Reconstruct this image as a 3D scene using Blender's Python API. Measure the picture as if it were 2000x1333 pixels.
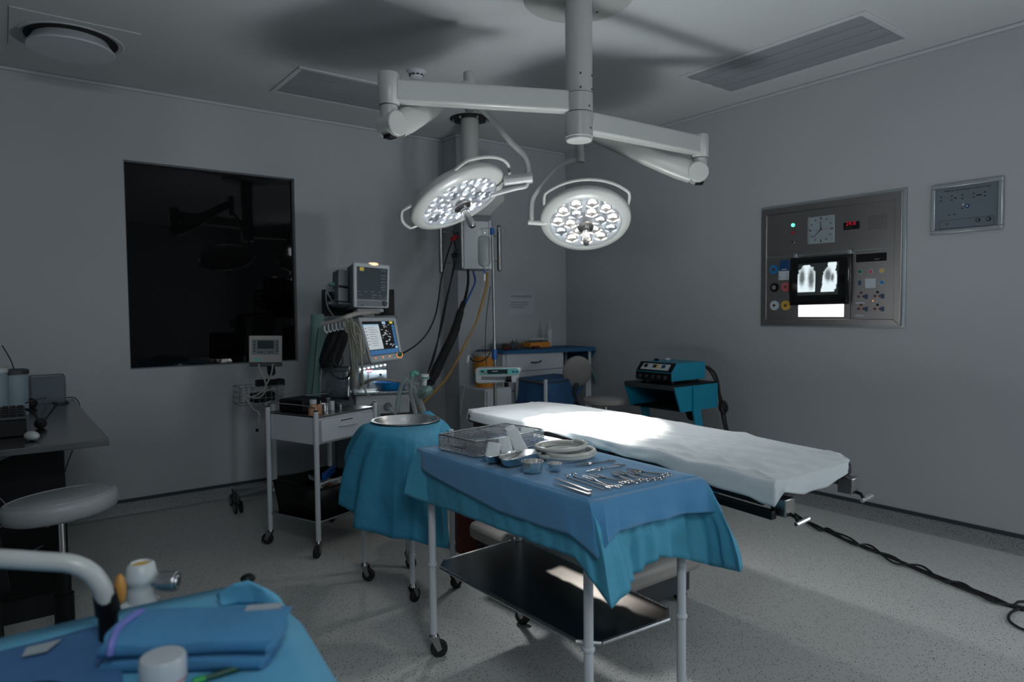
import bpy, math, random
from mathutils import Vector, Matrix, Euler
from mathutils import noise as mnoise
sc = bpy.context.scene
for o in list(bpy.data.objects): bpy.data.objects.remove(o, do_unlink=True)
col = sc.collection
rnd = random.Random(7)
PI = math.pi
# ---------------------------------------------------------------- camera
F_PX = 1319.7
YAW, PITCH, ROLL = 0.64721, 0.044134, -0.00959
CAM = Vector((0.0, 0.0, 1.45))
_cy, _sy = math.cos(YAW), math.sin(YAW)
FWD = Vector((_sy*math.cos(PITCH), _cy*math.cos(PITCH), -math.sin(PITCH)))
_R0 = Vector((_cy, -_sy, 0.0)); _U0 = _R0.cross(FWD)
RGT = _R0*math.cos(ROLL) + _U0*math.sin(ROLL)
UPV = -_R0*math.sin(ROLL) + _U0*math.cos(ROLL)
cam_data = bpy.data.cameras.new('camera'); cam = bpy.data.objects.new('camera', cam_data); col.objects.link(cam)
cam_data.sensor_width = 36.0; cam_data.lens = F_PX/2000*36.0; cam_data.clip_start = 0.05; cam_data.clip_end = 60
cam.matrix_world = Matrix(((RGT.x, UPV.x, -FWD.x, CAM.x), (RGT.y, UPV.y, -FWD.y, CAM.y), (RGT.z, UPV.z, -FWD.z, CAM.z), (0, 0, 0, 1)))
cam_data.dof.use_dof = True; cam_data.dof.focus_distance = 3.1; cam_data.dof.aperture_fstop = 2.4
sc.camera = cam

def ray(x, y): return FWD + RGT*((x-1000)/F_PX) - UPV*((y-666.5)/F_PX)
def at(x, y, ax, v):
    """the point of the plane <ax> = v that is seen at photograph pixel x, y"""
    d = ray(x, y); i = 'xyz'.index(ax); return CAM + d*((v-CAM[i])/d[i])
def atd(x, y, D): return CAM + ray(x, y)*D

# ---------------------------------------------------------------- world, lights, exposure
w = bpy.data.worlds.new('world'); sc.world = w; w.use_nodes = True
w.node_tree.nodes['Background'].inputs[0].default_value = (0.55, 0.62, 0.68, 1)
w.node_tree.nodes['Background'].inputs[1].default_value = 0.02
sc.view_settings.view_transform = 'Standard'; sc.view_settings.look = 'None'
sc.view_settings.exposure = 0.0; sc.view_settings.gamma = 1.0; sc.view_settings.use_curve_mapping = False
sc.cycles.use_denoising = True
sc.cycles.use_guiding = True; sc.cycles.adaptive_threshold = 0.015
sc.cycles.max_bounces = 8; sc.cycles.diffuse_bounces = 4; sc.cycles.glossy_bounces = 3
sc.cycles.caustics_reflective = False; sc.cycles.caustics_refractive = False
sc.cycles.sample_clamp_indirect = 0.0

L1C = atd(893, 385, 3.75); L2C = atd(1143, 428, 4.15)
SPOT = at(1143, 823, 'z', 0.885)
def spot(name, loc, tgt, power, size, blend, colr, radius):
    l = bpy.data.lights.new(name, 'SPOT'); l.energy = power; l.spot_size = size; l.spot_blend = blend
    l.color = colr; l.shadow_soft_size = radius
    o = bpy.data.objects.new(name, l); col.objects.link(o); o.location = loc
    o.rotation_euler = (tgt-loc).to_track_quat('-Z', 'Y').to_euler(); return o
T1 = SPOT + Vector((-0.03, 0.04, 0)); T2 = SPOT + Vector((0.03, -0.03, 0))
A1 = (T1-L1C).normalized(); A2 = (T2-L2C).normalized()
spot('surgical_beam', L1C+A1*0.21, T1, 6000, math.radians(15), 1.0, (0.93, 0.97, 1.0), 0.03)
spot('surgical_beam', L2C+A2*0.21, T2, 6200, math.radians(14.5), 1.0, (1.0, 0.96, 0.92), 0.045)
spot('surgical_field', L1C+A1*0.21, T1, 800, math.radians(26), 0.35, (0.95, 0.98, 1.0), 0.02)
spot('surgical_field', L1C+A1*0.21, T1, 60, math.radians(66), 1.0, (0.93, 0.97, 1.0), 0.05)
spot('surgical_field', L2C+A2*0.21, T2, 330, math.radians(36), 0.45, (1.0, 0.92, 0.83), 0.03)
spot('surgical_spill', L1C+A1*0.21, T1, 16, math.radians(140), 1.0, (0.93, 0.97, 1.0), 0.04)
spot('surgical_spill', L2C+A2*0.21, T2, 16, math.radians(140), 1.0, (1.0, 0.96, 0.92), 0.04)
def area(name, loc, tgt, power, sx, sy, colr):
    l = bpy.data.lights.new(name, 'AREA'); l.shape = 'RECTANGLE'; l.size = sx; l.size_y = sy; l.energy = power; l.color = colr
    o = bpy.data.objects.new(name, l); col.objects.link(o); o.location = loc
    o.rotation_euler = (Vector(tgt)-Vector(loc)).to_track_quat('-Z', 'Y').to_euler(); return o
# added unseen area fills: from the right wall, behind the camera, above the foreground
area('right_fill', (4.66, -0.7, 1.55), (2.0, 0.8, 1.3), 60, 1.3, 2.2, (0.85, 0.93, 1.0))
area('rear_fill', (0.1, -2.1, 2.6), (4.6, 1.4, 1.2), 26, 2.0, 0.8, (0.82, 0.93, 1.0))
area('foreground_fill', (0.2, -0.5, 3.0), (0.2, 0.9, 0.9), 30, 0.9, 0.6, (0.86, 0.95, 1.0))

# ---------------------------------------------------------------- materials
def hexc(h):
    c = [int(h[i:i+2], 16)/255 for i in (0, 2, 4)]
    return tuple(x/12.92 if x <= 0.04045 else ((x+0.055)/1.055)**2.4 for x in c)
M = {}
def mat(name, colr, rough=0.5, metal=0.0, spec=0.5, bump=0.0, bscale=80, var=0.0, vscale=8, trans=0.0, alpha=1.0, emit=None, estr=0.0, stretch=None, coat=0.0, sheen=0.0):
    m = bpy.data.materials.new(name); m.use_nodes = True; nt = m.node_tree; b = nt.nodes['Principled BSDF']
    c = hexc(colr) if isinstance(colr, str) else colr
    b.inputs['Base Color'].default_value = (*c, 1); b.inputs['Roughness'].default_value = rough
    b.inputs['Metallic'].default_value = metal; b.inputs['Specular IOR Level'].default_value = spec
    b.inputs['Transmission Weight'].default_value = trans; b.inputs['Alpha'].default_value = alpha
    b.inputs['Coat Weight'].default_value = coat; b.inputs['Sheen Weight'].default_value = sheen
    if emit is not None:
        e = hexc(emit) if isinstance(emit, str) else emit
        b.inputs['Emission Color'].default_value = (*e, 1); b.inputs['Emission Strength'].default_value = estr
    tc = nt.nodes.new('ShaderNodeTexCoord'); mp = nt.nodes.new('ShaderNodeMapping'); nt.links.new(tc.outputs['Object'], mp.inputs[0])
    if stretch: mp.inputs['Scale'].default_value = stretch
    if var > 0 or rough > 0:
        n = nt.nodes.new('ShaderNodeTexNoise'); n.inputs['Scale'].default_value = vscale; n.inputs['Detail'].default_value = 5
        nt.links.new(mp.outputs[0], n.inputs['Vector'])
        if var > 0:
            mx = nt.nodes.new('ShaderNodeMixRGB'); mx.blend_type = 'MIX'
            mx.inputs[1].default_value = (*[x*(1-var) for x in c], 1); mx.inputs[2].default_value = (*[min(1, x*(1+var)) for x in c], 1)
            nt.links.new(n.outputs['Fac'], mx.inputs[0]); nt.links.new(mx.outputs[0], b.inputs['Base Color'])
        mr = nt.nodes.new('ShaderNodeMapRange'); mr.inputs[3].default_value = max(0.0, rough*0.85); mr.inputs[4].default_value = min(1, rough*1.15)
        nt.links.new(n.outputs['Fac'], mr.inputs[0]); nt.links.new(mr.outputs[0], b.inputs['Roughness'])
    if bump > 0:
        n2 = nt.nodes.new('ShaderNodeTexNoise'); n2.inputs['Scale'].default_value = bscale; n2.inputs['Detail'].default_value = 6
        nt.links.new(mp.outputs[0], n2.inputs['Vector'])
        bp = nt.nodes.new('ShaderNodeBump'); bp.inputs['Strength'].default_value = bump; bp.inputs['Distance'].default_value = 0.01
        nt.links.new(n2.outputs['Fac'], bp.inputs['Height']); nt.links.new(bp.outputs[0], b.inputs['Normal'])
    M[name] = m; return m
def glassy(name, colr, op=0.15, rough=0.05):
    m = bpy.data.materials.new(name); m.use_nodes = True; nt = m.node_tree
    for n in list(nt.nodes):
        if n.type != 'OUTPUT_MATERIAL': nt.nodes.remove(n)
    out = [n for n in nt.nodes if n.type == 'OUTPUT_MATERIAL'][0]
    c = hexc(colr)
    t = nt.nodes.new('ShaderNodeBsdfTransparent'); t.inputs[0].default_value = (*[0.6+0.4*x for x in c], 1)
    g = nt.nodes.new('ShaderNodeBsdfGlossy'); g.inputs[0].default_value = (1, 1, 1, 1); g.inputs[1].default_value = rough
    d = nt.nodes.new('ShaderNodeBsdfDiffuse'); d.inputs[0].default_value = (*c, 1)
    lw = nt.nodes.new('ShaderNodeLayerWeight'); lw.inputs[0].default_value = 0.25
    m1 = nt.nodes.new('ShaderNodeMixShader'); m1.inputs[0].default_value = op
    nt.links.new(t.outputs[0], m1.inputs[1]); nt.links.new(d.outputs[0], m1.inputs[2])
    m2 = nt.nodes.new('ShaderNodeMixShader'); k_ = nt.nodes.new('ShaderNodeMath'); k_.operation = 'MULTIPLY'; k_.inputs[1].default_value = 0.5; nt.links.new(lw.outputs['Facing'], k_.inputs[0]); nt.links.new(k_.outputs[0], m2.inputs[0])
    nt.links.new(m1.outputs[0], m2.inputs[1]); nt.links.new(g.outputs[0], m2.inputs[2]); nt.links.new(m2.outputs[0], out.inputs[0])
    M[name] = m; return m
mat('wall_paint', 'aeb0b3', 0.55, bump=0.05, bscale=300, var=0.02, vscale=1.5)
mat('ceiling_paint', 'c0c3c4', 0.7, bump=0.03, bscale=200, var=0.02, vscale=1.2)
mat('cornice', 'b9bec1', 0.5)
mat('strip_grey', '30373b', 0.5)
mat('white_paint', 'c3c8cc', 0.35, var=0.03, vscale=12)
mat('lamp_white', 'b4b5b1', 0.32, var=0.02, vscale=10)
mat('lamp_grey', 'a9aaa8', 0.35, var=0.03)
mat('plastic_white', 'b9bec0', 0.4, var=0.03)
mat('plastic_beige', 'a19c97', 0.45, var=0.04)
mat('plastic_grey', '6c7276', 0.45, var=0.04)
mat('grey_dark', '35393c', 0.5, var=0.05)
mat('black_plastic', '08090a', 0.45, var=0.1, spec=0.25)
mat('black_matte', '08090a', 0.8, bump=0.2, bscale=200)
mat('rubber', '121314', 0.6)
mat('steel', (0.55, 0.56, 0.57), 0.28, 1.0, var=0.06, vscale=30, stretch=(1, 12, 1))
mat('steel_dark', (0.34, 0.33, 0.32), 0.3, 1.0, var=0.08, vscale=40, stretch=(8, 1, 1))
mat('panel_steel', (0.36, 0.345, 0.335), 0.33, 1.0, var=0.1, vscale=60, stretch=(1, 1, 14))
mat('chrome', (0.78, 0.78, 0.78), 0.12, 1.0)
mat('instrument_steel', (0.42, 0.41, 0.40), 0.25, 1.0)
mat('desk_steel', (0.2, 0.2, 0.205), 0.22, 1.0, var=0.05, vscale=20, stretch=(1, 10, 1))
mat('sheet_white', 'c2c8ca', 0.85, bump=0.15, bscale=25, sheen=0.2)
mat('mattress_black', '141517', 0.5)
mat('blue_linen', '4786b2', 0.9, bump=0.3, bscale=500, var=0.05, vscale=6, sheen=0.3)
mat('teal_paper', '4898b4', 0.75, bump=0.6, bscale=16, var=0.06, vscale=5)
mat('basin_paper', '2a7c9a', 0.75, bump=1.0, bscale=13, var=0.08, vscale=4)
mat('navy_linen', '35618c', 0.9, bump=0.3, bscale=400, var=0.06)
mat('far_blue', '2f5f86', 0.9, var=0.1, vscale=4)
mat('esu_blue', '007f9b', 0.4, var=0.04)
mat('esu_blue_dark', '006a86', 0.4, var=0.04)
mat('gauze', 'd8dcdc', 0.95, bump=0.5, bscale=250)
mat('silicone', 'c9c8c0', 0.3, var=0.03, trans=0.1)
mat('orange_bin', 'c8812a', 0.5, var=0.05)
mat('orange', 'd88a30', 0.55)
mat('yellow_hose', 'a07c45', 0.5)
mat('cable_black', '0a0a0b', 0.5)
mat('tray_blue', '0b80c4', 0.35)
mat('mask_green', '5f9a8c', 0.35, var=0.05)
mat('green_dark', '1d6a5c', 0.5)
mat('bag_green', '5f7f78', 0.6, bump=0.2, bscale=30, var=0.1)
mat('seat_vinyl', '74777a', 0.45, var=0.05)
mat('chair_vinyl', '8d8784', 0.5, var=0.05)
mat('purple_tape', '6b72b4', 0.6)
mat('paper_white', '98a0a6', 0.8)
mat('notice_paper', 'b2babf', 0.8)
mat('ink', '14181c', 0.7)
mat('wood_brown', '5a3a22', 0.5, var=0.2)
mat('red', 'a51f22', 0.4); mat('red_dark', '5e1517', 0.5); mat('blue_clip', '1c4e94', 0.4); mat('navy_disc', '12406e', 0.4)
mat('disc_blue', '1a72ac', 0.4); mat('disc_pink', 'b0575f', 0.5); mat('disc_yellow', 'c9a24a', 0.5); mat('disc_white', 'b9c1c8', 0.5)
mat('green_pen', '1e8a3f', 0.4)
mat('pink_tape', 'a87a62', 0.6); mat('bottle_skin', 'b98465', 0.5); mat('carton_brown', '7a4a2c', 0.6)
mat('cyan_label', '5fb3a8', 0.5); mat('lcd', '1c2428', 0.2); mat('clock_face', '8e999f', 0.3)
mat('alarm_face', '69747c', 0.35)
mat('frame_alu', 'aab2b6', 0.3, 0.6)
def emis(name, c, s):
    return mat(name, '202020', 0.4, emit=c, estr=s)
emis('led_white', 'f4f8ff', 10); emis('led_warm', 'ffeedd', 10); emis('led_dim', 'e8f0f8', 2.0)
emis('lightbox', 'fff6ee', 2.2); emis('green_led', '66f0c8', 2.0); emis('red_led', 'ff2040', 0.35); emis('orange_led', 'ff9a50', 1.0)
emis('alarm_lamp', 'ffc9a0', 1.6); emis('screen_pale', 'a9cbe4', 0.75); emis('screen_blue', '4a86c4', 0.5); emis('screen_white', 'dfe9f0', 0.6)
emis('screen_yellow', 'e8d85a', 0.7); emis('screen_black', '05070a', 0.3); emis('mon_dark', '1d2a30', 0.55); emis('mon_text', '6f8590', 0.6); emis('mon_yellow', 'c8b04a', 0.5); emis('strip_led', 'f2fbff', 9)
mat('dish_glow', (0.75, 0.76, 0.77), 0.25, 0.3, emit=(0.85, 0.9, 0.95), estr=0.22); mat('mirror_cup', (0.9, 0.9, 0.9), 0.22, 1.0)  # reflector dish gets a faint emission in place of reflected LED light
mat('window_glass', (0.003, 0.003, 0.0035), 0.03, spec=0.25)
mat('reveal', '6d7378', 0.5); mat('louvre', '8b9094', 0.5)
glassy('clear_plastic', '8fa0a8', 0.12, 0.08); glassy('hose_clear', 'b4c0bc', 0.38, 0.15); glassy('lens_cover', 'dfe8f0', 0.03, 0.02)
glassy('bag_clear', 'a9b0b0', 0.3, 0.1); glassy('box_clear', '8c9aa2', 0.5, 0.1); glassy('wrap_clear', '9fb0b4', 0.4, 0.12)
mat('steel_shelf', (0.30, 0.295, 0.29), 0.22, 1.0, var=0.12, vscale=30, stretch=(3, 40, 1), bump=0.02, bscale=60)
mat('steel_dish', (0.78, 0.77, 0.76), 0.27, 1.0, var=0.04)
mat('lead_cream', '8f8c7c', 0.5); mat('tub_blue', '8b9ba5', 0.45, var=0.04); mat('stool_vinyl', '9a9d9f', 0.38, var=0.05)
mat('drape_light', '5a9ebe', 0.75, bump=0.5, bscale=14, var=0.05, vscale=5); mat('blue_linen2', '3b6694', 0.85, bump=0.3, bscale=300, var=0.06)
mat('pack_blue', '457fa8', 0.75, bump=0.4, bscale=20, var=0.05); mat('cap_white', 'a9adb2', 0.4); mat('green_dark_pen', '16402e', 0.4); mat('orange_tab', 'b8803a', 0.5)
glassy('mask_clear', '86a89e', 0.5, 0.12)
# speckled vinyl floor
def speckle(name, base, dark, scale=260):
    m = bpy.data.materials.new(name); m.use_nodes = True; nt = m.node_tree; b = nt.nodes['Principled BSDF']
    tc = nt.nodes.new('ShaderNodeTexCoord')
    v = nt.nodes.new('ShaderNodeTexVoronoi'); v.inputs['Scale'].default_value = 105; v.inputs['Randomness'].default_value = 1
    nt.links.new(tc.outputs['Object'], v.inputs['Vector'])
    r = nt.nodes.new('ShaderNodeValToRGB'); r.color_ramp.elements[0].position = 0.22; r.color_ramp.elements[1].position = 0.32
    nt.links.new(v.outputs['Distance'], r.inputs[0])
    # only some of the cells carry a dark chip
    w_ = nt.nodes.new('ShaderNodeMath'); w_.operation = 'GREATER_THAN'; w_.inputs[1].default_value = 0.5
    sp = nt.nodes.new('ShaderNodeSeparateColor'); nt.links.new(v.outputs['Color'], sp.inputs[0]); nt.links.new(sp.outputs[0], w_.inputs[0])
    mxx = nt.nodes.new('ShaderNodeMath'); mxx.operation = 'MAXIMUM'; nt.links.new(r.outputs[0], mxx.inputs[0]); nt.links.new(w_.outputs[0], mxx.inputs[1])
    n = nt.nodes.new('ShaderNodeTexNoise'); n.inputs['Scale'].default_value = 220; n.inputs['Detail'].default_value = 4
    nt.links.new(tc.outputs['Object'], n.inputs['Vector'])
    m0 = nt.nodes.new('ShaderNodeMixRGB'); c = hexc(base); d = hexc(dark)
    m0.inputs[1].default_value = (*[x*0.75 for x in c], 1); m0.inputs[2].default_value = (*[x*1.25 for x in c], 1); nt.links.new(n.outputs['Fac'], m0.inputs[0])
    m1 = nt.nodes.new('ShaderNodeMixRGB'); m1.inputs[1].default_value = (*d, 1)
    nt.links.new(mxx.outputs[0], m1.inputs[0]); nt.links.new(m0.outputs[0], m1.inputs[2]); nt.links.new(m1.outputs[0], b.inputs['Base Color'])
    b.inputs['Roughness'].default_value = 0.42; b.inputs['Specular IOR Level'].default_value = 0.4
    M[name] = m; return m
speckle('floor_vinyl', 'b6b6b3', '33302f')
speckle('skirting_vinyl', '8c8d8d', '2c2a29')

# ---------------------------------------------------------------- mesh building
def smooth_path(pts, n=6):
    pts = [Vector(p) for p in pts]
    if len(pts) < 3: return pts
    out = []
    for i in range(len(pts)-1):
        p0 = pts[max(i-1, 0)]; p1 = pts[i]; p2 = pts[i+1]; p3 = pts[min(i+2, len(pts)-1)]
        for k in range(n):
            t = k/n
            out.append(0.5*((2*p1)+(-p0+p2)*t+(2*p0-5*p1+4*p2-p3)*t*t+(-p0+3*p1-3*p2+p3)*t*t*t))
    out.append(pts[-1]); return out
class MB:
    def __init__(s, mtx=None): s.v = []; s.f = []; s.mi = []; s.M = mtx; s.mats = []; s.cur = 0
    def use(s, m):
        if m not in s.mats: s.mats.append(m)
        s.cur = s.mats.index(m); return s
    def add(s, vs, fs):
        b = len(s.v); s.v += [(s.M @ Vector(p)) if s.M else Vector(p) for p in vs]
        s.f += [tuple(i+b for i in f) for f in fs]; s.mi += [s.cur]*len(fs); return s
    def box(s, c, d, rz=0, rot=None):
        hx, hy, hz = d[0]/2, d[1]/2, d[2]/2; R = rot if rot else Matrix.Rotation(rz, 3, 'Z')
        vs = [Vector(c)+R @ Vector((x*hx, y*hy, z*hz)) for x, y, z in ((-1,-1,-1),(1,-1,-1),(1,1,-1),(-1,1,-1),(-1,-1,1),(1,-1,1),(1,1,1),(-1,1,1))]
        return s.add(vs, [(0,3,2,1),(4,5,6,7),(0,1,5,4),(1,2,6,5),(2,3,7,6),(3,0,4,7)])
    def bb(s, a, b): return s.box([(a[i]+b[i])/2 for i in range(3)], [abs(b[i]-a[i]) for i in range(3)])
    def cyl(s, p0, p1, r0, r1=None, n=20):
        r1 = r0 if r1 is None else r1; p0 = Vector(p0); p1 = Vector(p1); d = (p1-p0).normalized()
        a = d.orthogonal().normalized(); b = d.cross(a)
        vs = [p0+(a*math.cos(2*PI*k/n)+b*math.sin(2*PI*k/n))*r0 for k in range(n)]+[p1+(a*math.cos(2*PI*k/n)+b*math.sin(2*PI*k/n))*r1 for k in range(n)]
        fs = [(k, (k+1) % n, n+(k+1) % n, n+k) for k in range(n)]+[tuple(range(n))[::-1], tuple(range(n, 2*n))]
        return s.add(vs, fs)
    def tube(s, pts, r, n=8, sm=6, closed=False):
        P = smooth_path(pts, sm) if sm else [Vector(p) for p in pts]
        if closed: P = P[:-1]
        m = len(P); up = None; rings = []
        for i, p in enumerate(P):
            t = (P[(i+1) % m]-P[i-1]) if closed else (P[min(i+1, m-1)]-P[max(i-1, 0)])
            if t.length < 1e-9: t = Vector((0, 0, 1))
            t.normalize()
            up = t.orthogonal().normalized() if up is None else (up-t*up.dot(t)).normalized()
            b = t.cross(up); rr = r[min(i*len(r)//m, len(r)-1)] if isinstance(r, (list, tuple)) else r
            rings.append([p+(up*math.cos(2*PI*k/n)+b*math.sin(2*PI*k/n))*rr for k in range(n)])
        vs = [q for g in rings for q in g]; fs = []
        for i in range(m if closed else m-1):
            j = (i+1) % m
            for k in range(n): fs.append((i*n+k, i*n+(k+1) % n, j*n+(k+1) % n, j*n+k))
        if not closed: fs += [tuple(range(n))[::-1], tuple(range((m-1)*n, m*n))]
        return s.add(vs, fs)
    def lathe(s, prof, c=(0, 0, 0), n=32, sx=1, sy=1, close=True):
        vs = []; c = Vector(c)
        for r, z in prof:
            for k in range(n): vs.append(c+Vector((r*math.cos(2*PI*k/n)*sx, r*math.sin(2*PI*k/n)*sy, z)))
        fs = []
        for i in range(len(prof)-1):
            for k in range(n): fs.append((i*n+k, i*n+(k+1) % n, (i+1)*n+(k+1) % n, (i+1)*n+k))
        if close:
            if prof[0][0] > 1e-6: fs.append(tuple(range(n))[::-1])
            if prof[-1][0] > 1e-6: fs.append(tuple(range((len(prof)-1)*n, len(prof)*n)))
        return s.add(vs, fs)
    def prism(s, poly, o, ux, uy, dep):
        """polygon poly in the plane o + a*ux + b*uy, extruded by the vector dep"""
        o = Vector(o); ux = Vector(ux); uy = Vector(uy); dep = Vector(dep); n = len(poly)
        vs = [o+ux*a+uy*b for a, b in poly]; vs += [p+dep for p in vs]
        return s.add(vs, [tuple(range(n))[::-1], tuple(range(n, 2*n))]+[(k, (k+1) % n, n+(k+1) % n, n+k) for k in range(n)])
    def grid(s, fn, nu, nv, closeu=False):
        vs = [fn(i/(nu if closeu else nu-1), j/(nv-1)) for j in range(nv) for i in range(nu)]
        fs = [(j*nu+i, j*nu+(i+1) % nu, (j+1)*nu+(i+1) % nu, (j+1)*nu+i) for j in range(nv-1) for i in range(nu if closeu else nu-1)]
        return s.add(vs, fs)
    def ball(s, c, r, n=16, sc_=(1, 1, 1)):
        m = n//2; c = Vector(c); vs = []
        for i in range(m+1):
            a = -PI/2+PI*i/m; vs += [c+Vector((math.cos(a)*math.cos(2*PI*k/n)*sc_[0], math.cos(a)*math.sin(2*PI*k/n)*sc_[1], math.sin(a)*sc_[2]))*r for k in range(n)]
        return s.add(vs, [(i*n+k, i*n+(k+1) % n, (i+1)*n+(k+1) % n, (i+1)*n+k) for i in range(m) for k in range(n)])
    def build(s, name, material=None, parent=None, label=None, cat=None, group=None, kind=None, bevel=0, solid=0, angle=35, seg=2, subd=0, solid_off=-1):
        me = bpy.data.meshes.new(name); vs = s.v
        if parent is not None:
            inv = parent['_mw'] if False else MW[parent.name].inverted(); base = None
            vs = [inv @ p for p in vs]; loc = Vector((0, 0, 0))
        else:
            loc = Vector(((min(p.x for p in vs)+max(p.x for p in vs))/2, (min(p.y for p in vs)+max(p.y for p in vs))/2, min(p.z for p in vs)))
            vs = [p-loc for p in vs]
        me.from_pydata([tuple(p) for p in vs], [], s.f); me.validate(); me.update()
        mats = s.mats if s.mats else [material]
        for m_ in mats: me.materials.append(M[m_] if isinstance(m_, str) else m_)
        if len(mats) > 1 and len(me.polygons) == len(s.mi):
            for p, i in zip(me.polygons, s.mi): p.material_index = i
        me.shade_smooth()
        try: me.set_sharp_from_angle(angle=math.radians(angle))
        except Exception: pass
        o = bpy.data.objects.new(name, me); col.objects.link(o); o.location = loc
        if parent is not None: o.parent = parent; MW[o.name] = MW[parent.name].copy()
        else: MW[o.name] = Matrix.Translation(loc)
        if subd: md = o.modifiers.new('subd', 'SUBSURF'); md.levels = subd; md.render_levels = subd
        if solid: md = o.modifiers.new('solid', 'SOLIDIFY'); md.thickness = solid; md.offset = solid_off
        if bevel: md = o.modifiers.new('bevel', 'BEVEL'); md.width = bevel; md.segments = seg; md.limit_method = 'ANGLE'; md.angle_limit = math.radians(40); md.harden_normals = False
        tag(o, label, cat, group, kind); return o
MW = {}
def tag(o, label=None, cat=None, group=None, kind=None):
    if label: o['label'] = label
    if cat: o['category'] = cat
    if group: o['group'] = group
    if kind: o['kind'] = kind
def thing(name, label, cat, loc, rz=0, group=None):
    o = bpy.data.objects.new(name, None); o.empty_display_size = 0.05; col.objects.link(o); o.location = loc; o.rotation_euler = (0, 0, rz)
    MW[o.name] = Matrix.Translation(Vector(loc)) @ Matrix.Rotation(rz, 4, 'Z'); tag(o, label, cat, group); return o
def frame(loc, rz=0): return Matrix.Translation(Vector(loc)) @ Matrix.Rotation(rz, 4, 'Z')
def axes(o, x, y, z):
    return Matrix(((x[0], y[0], z[0], o[0]), (x[1], y[1], z[1], o[1]), (x[2], y[2], z[2], o[2]), (0, 0, 0, 1)))
def text(name, body, o, ux, uy, size, m, parent, ex=0.0004, align='LEFT', fit=None):
    c = bpy.data.curves.new(name, 'FONT'); c.body = body; c.size = size; c.extrude = ex; c.align_x = align; c.resolution_u = 2
    c.materials.append(M[m]); ob = bpy.data.objects.new(name, c); col.objects.link(ob)
    ux = Vector(ux).normalized(); uy = Vector(uy).normalized(); W = axes(o, ux, uy, ux.cross(uy))
    if fit: 
        bpy.context.view_layer.update(); wd = ob.dimensions.x or 1; W = W @ Matrix.Diagonal((fit/wd, 1, 1, 1))
    me = bpy.data.meshes.new_from_object(ob); bpy.data.objects.remove(ob)
    ob = bpy.data.objects.new(name, me); col.objects.link(ob); ob.parent = parent; ob.matrix_parent_inverse = MW[parent.name].inverted(); ob.matrix_basis = W
    MW[ob.name] = W; return ob
def caster(parent, x, y, top=0.105, r=0.035, ang=0.6, m='steel_dark'):
    c = MB(); dx, dy = math.cos(ang), math.sin(ang); off = 0.022
    c.cyl((x, y, top), (x, y, top-0.016), 0.014, 0.02, 12)
    for sgn in (-1, 1):
        nx, ny = -dy*sgn*0.016, dx*sgn*0.016
        c.prism([(-0.018, 0), (0.02, 0), (off+0.012, -top+r+0.014), (off-0.006, -top+r+0.004)], (x+nx, y+ny, top-0.014), (dx, dy, 0), (0, 0, 1), (-dy*0.002, dx*0.002, 0))
    co = c.build('caster', m, parent)
    wx, wy = x+dx*off, y+dy*off
    MB().cyl((wx+dy*0.012, wy-dx*0.012, r), (wx-dy*0.012, wy+dx*0.012, r), r, r, 20).build('wheel', 'rubber', co, bevel=0.004)
    return co
def skirt(mb, tops, bots, nseg=8, rows=10, amp=0.006, freq=9, ease=0.75, seed=0.0, closed=True, bulge=0.0, amps=None):
    """cloth hanging from the line tops to the line bots, with vertical folds growing downward"""
    n = len(tops); T = []; B = []; AM_ = []
    rng = range(n if closed else n-1)
    for i in rng:
        a, b = Vector(tops[i]), Vector(tops[(i+1) % n]); c, d = Vector(bots[i]), Vector(bots[(i+1) % n])
        for k in range(nseg):
            t = k/nseg; T.append(a.lerp(b, t)); B.append(c.lerp(d, t)); AM_.append(1 if not amps else amps[i]*(1-t)+amps[(i+1) % n]*t)
    if not closed: T.append(Vector(tops[-1])); B.append(Vector(bots[-1])); AM_.append(1)
    m = len(T); cen = sum((Vector(t) for t in T), Vector())/m
    acc = 0; S = [0]
    for i in range(1, m): acc += (B[i]-B[i-1]).length; S.append(acc)
    vs = []
    for j in range(rows+1):
        v = j/rows
        for i in range(m):
            p = T[i].lerp(B[i], v); q = T[i].lerp(B[i], v**ease)
            p = Vector((q.x, q.y, p.z)); o = (T[i]-cen); o.z = 0
            if o.length > 1e-6: o.normalize()
            s_ = S[i]*freq
            tri = lambda x: math.asin(max(-1, min(1, math.sin(x))))/1.5708
            f = tri(s_*2.1+seed)*0.5+tri(s_*5.3+seed*2.7+1.2*math.sin(s_*0.9))*0.45+mnoise.noise(Vector((S[i]*9, v*2.5, seed)))*0.8
            p += o*(amp*AM_[i]*f*min(1, v*1.4)+bulge*math.sin(PI*v)); vs.append(p)
    fs = []
    for j in range(rows):
        for i in range(m if closed else m-1):
            k = (i+1) % m; fs.append((j*m+i, j*m+k, (j+1)*m+k, (j+1)*m+i))
    mb.add(vs, fs); return T
def cap(mb, ring, fn=None, rings=5):
    """fill a ring of points towards its middle; fn(x, y) gives the height"""
    m = len(ring); c = sum(ring, Vector())/m; vs = []
    for j in range(rings):
        t = 1-j/rings
        for p in ring:
            q = c.lerp(p, t)
            if fn and j > 0: q.z = fn(q.x, q.y)
            vs.append(q)
    vs.append(Vector((c.x, c.y, fn(c.x, c.y) if fn else c.z))); fs = []
    for j in range(rings-1):
        for i in range(m): k = (i+1) % m; fs.append((j*m+i, (j+1)*m+i, (j+1)*m+k, j*m+k))
    for i in range(m): fs.append(((rings-1)*m+i, rings*m, (rings-1)*m+(i+1) % m))
    mb.add(vs, fs)
def ring_pts(c, ux, uy, r, n=24, a0=0, a1=2*PI):
    return [Vector(c)+Vector(ux)*math.cos(a0+(a1-a0)*k/n)*r+Vector(uy)*math.sin(a0+(a1-a0)*k/n)*r for k in range(n+1)]
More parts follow.
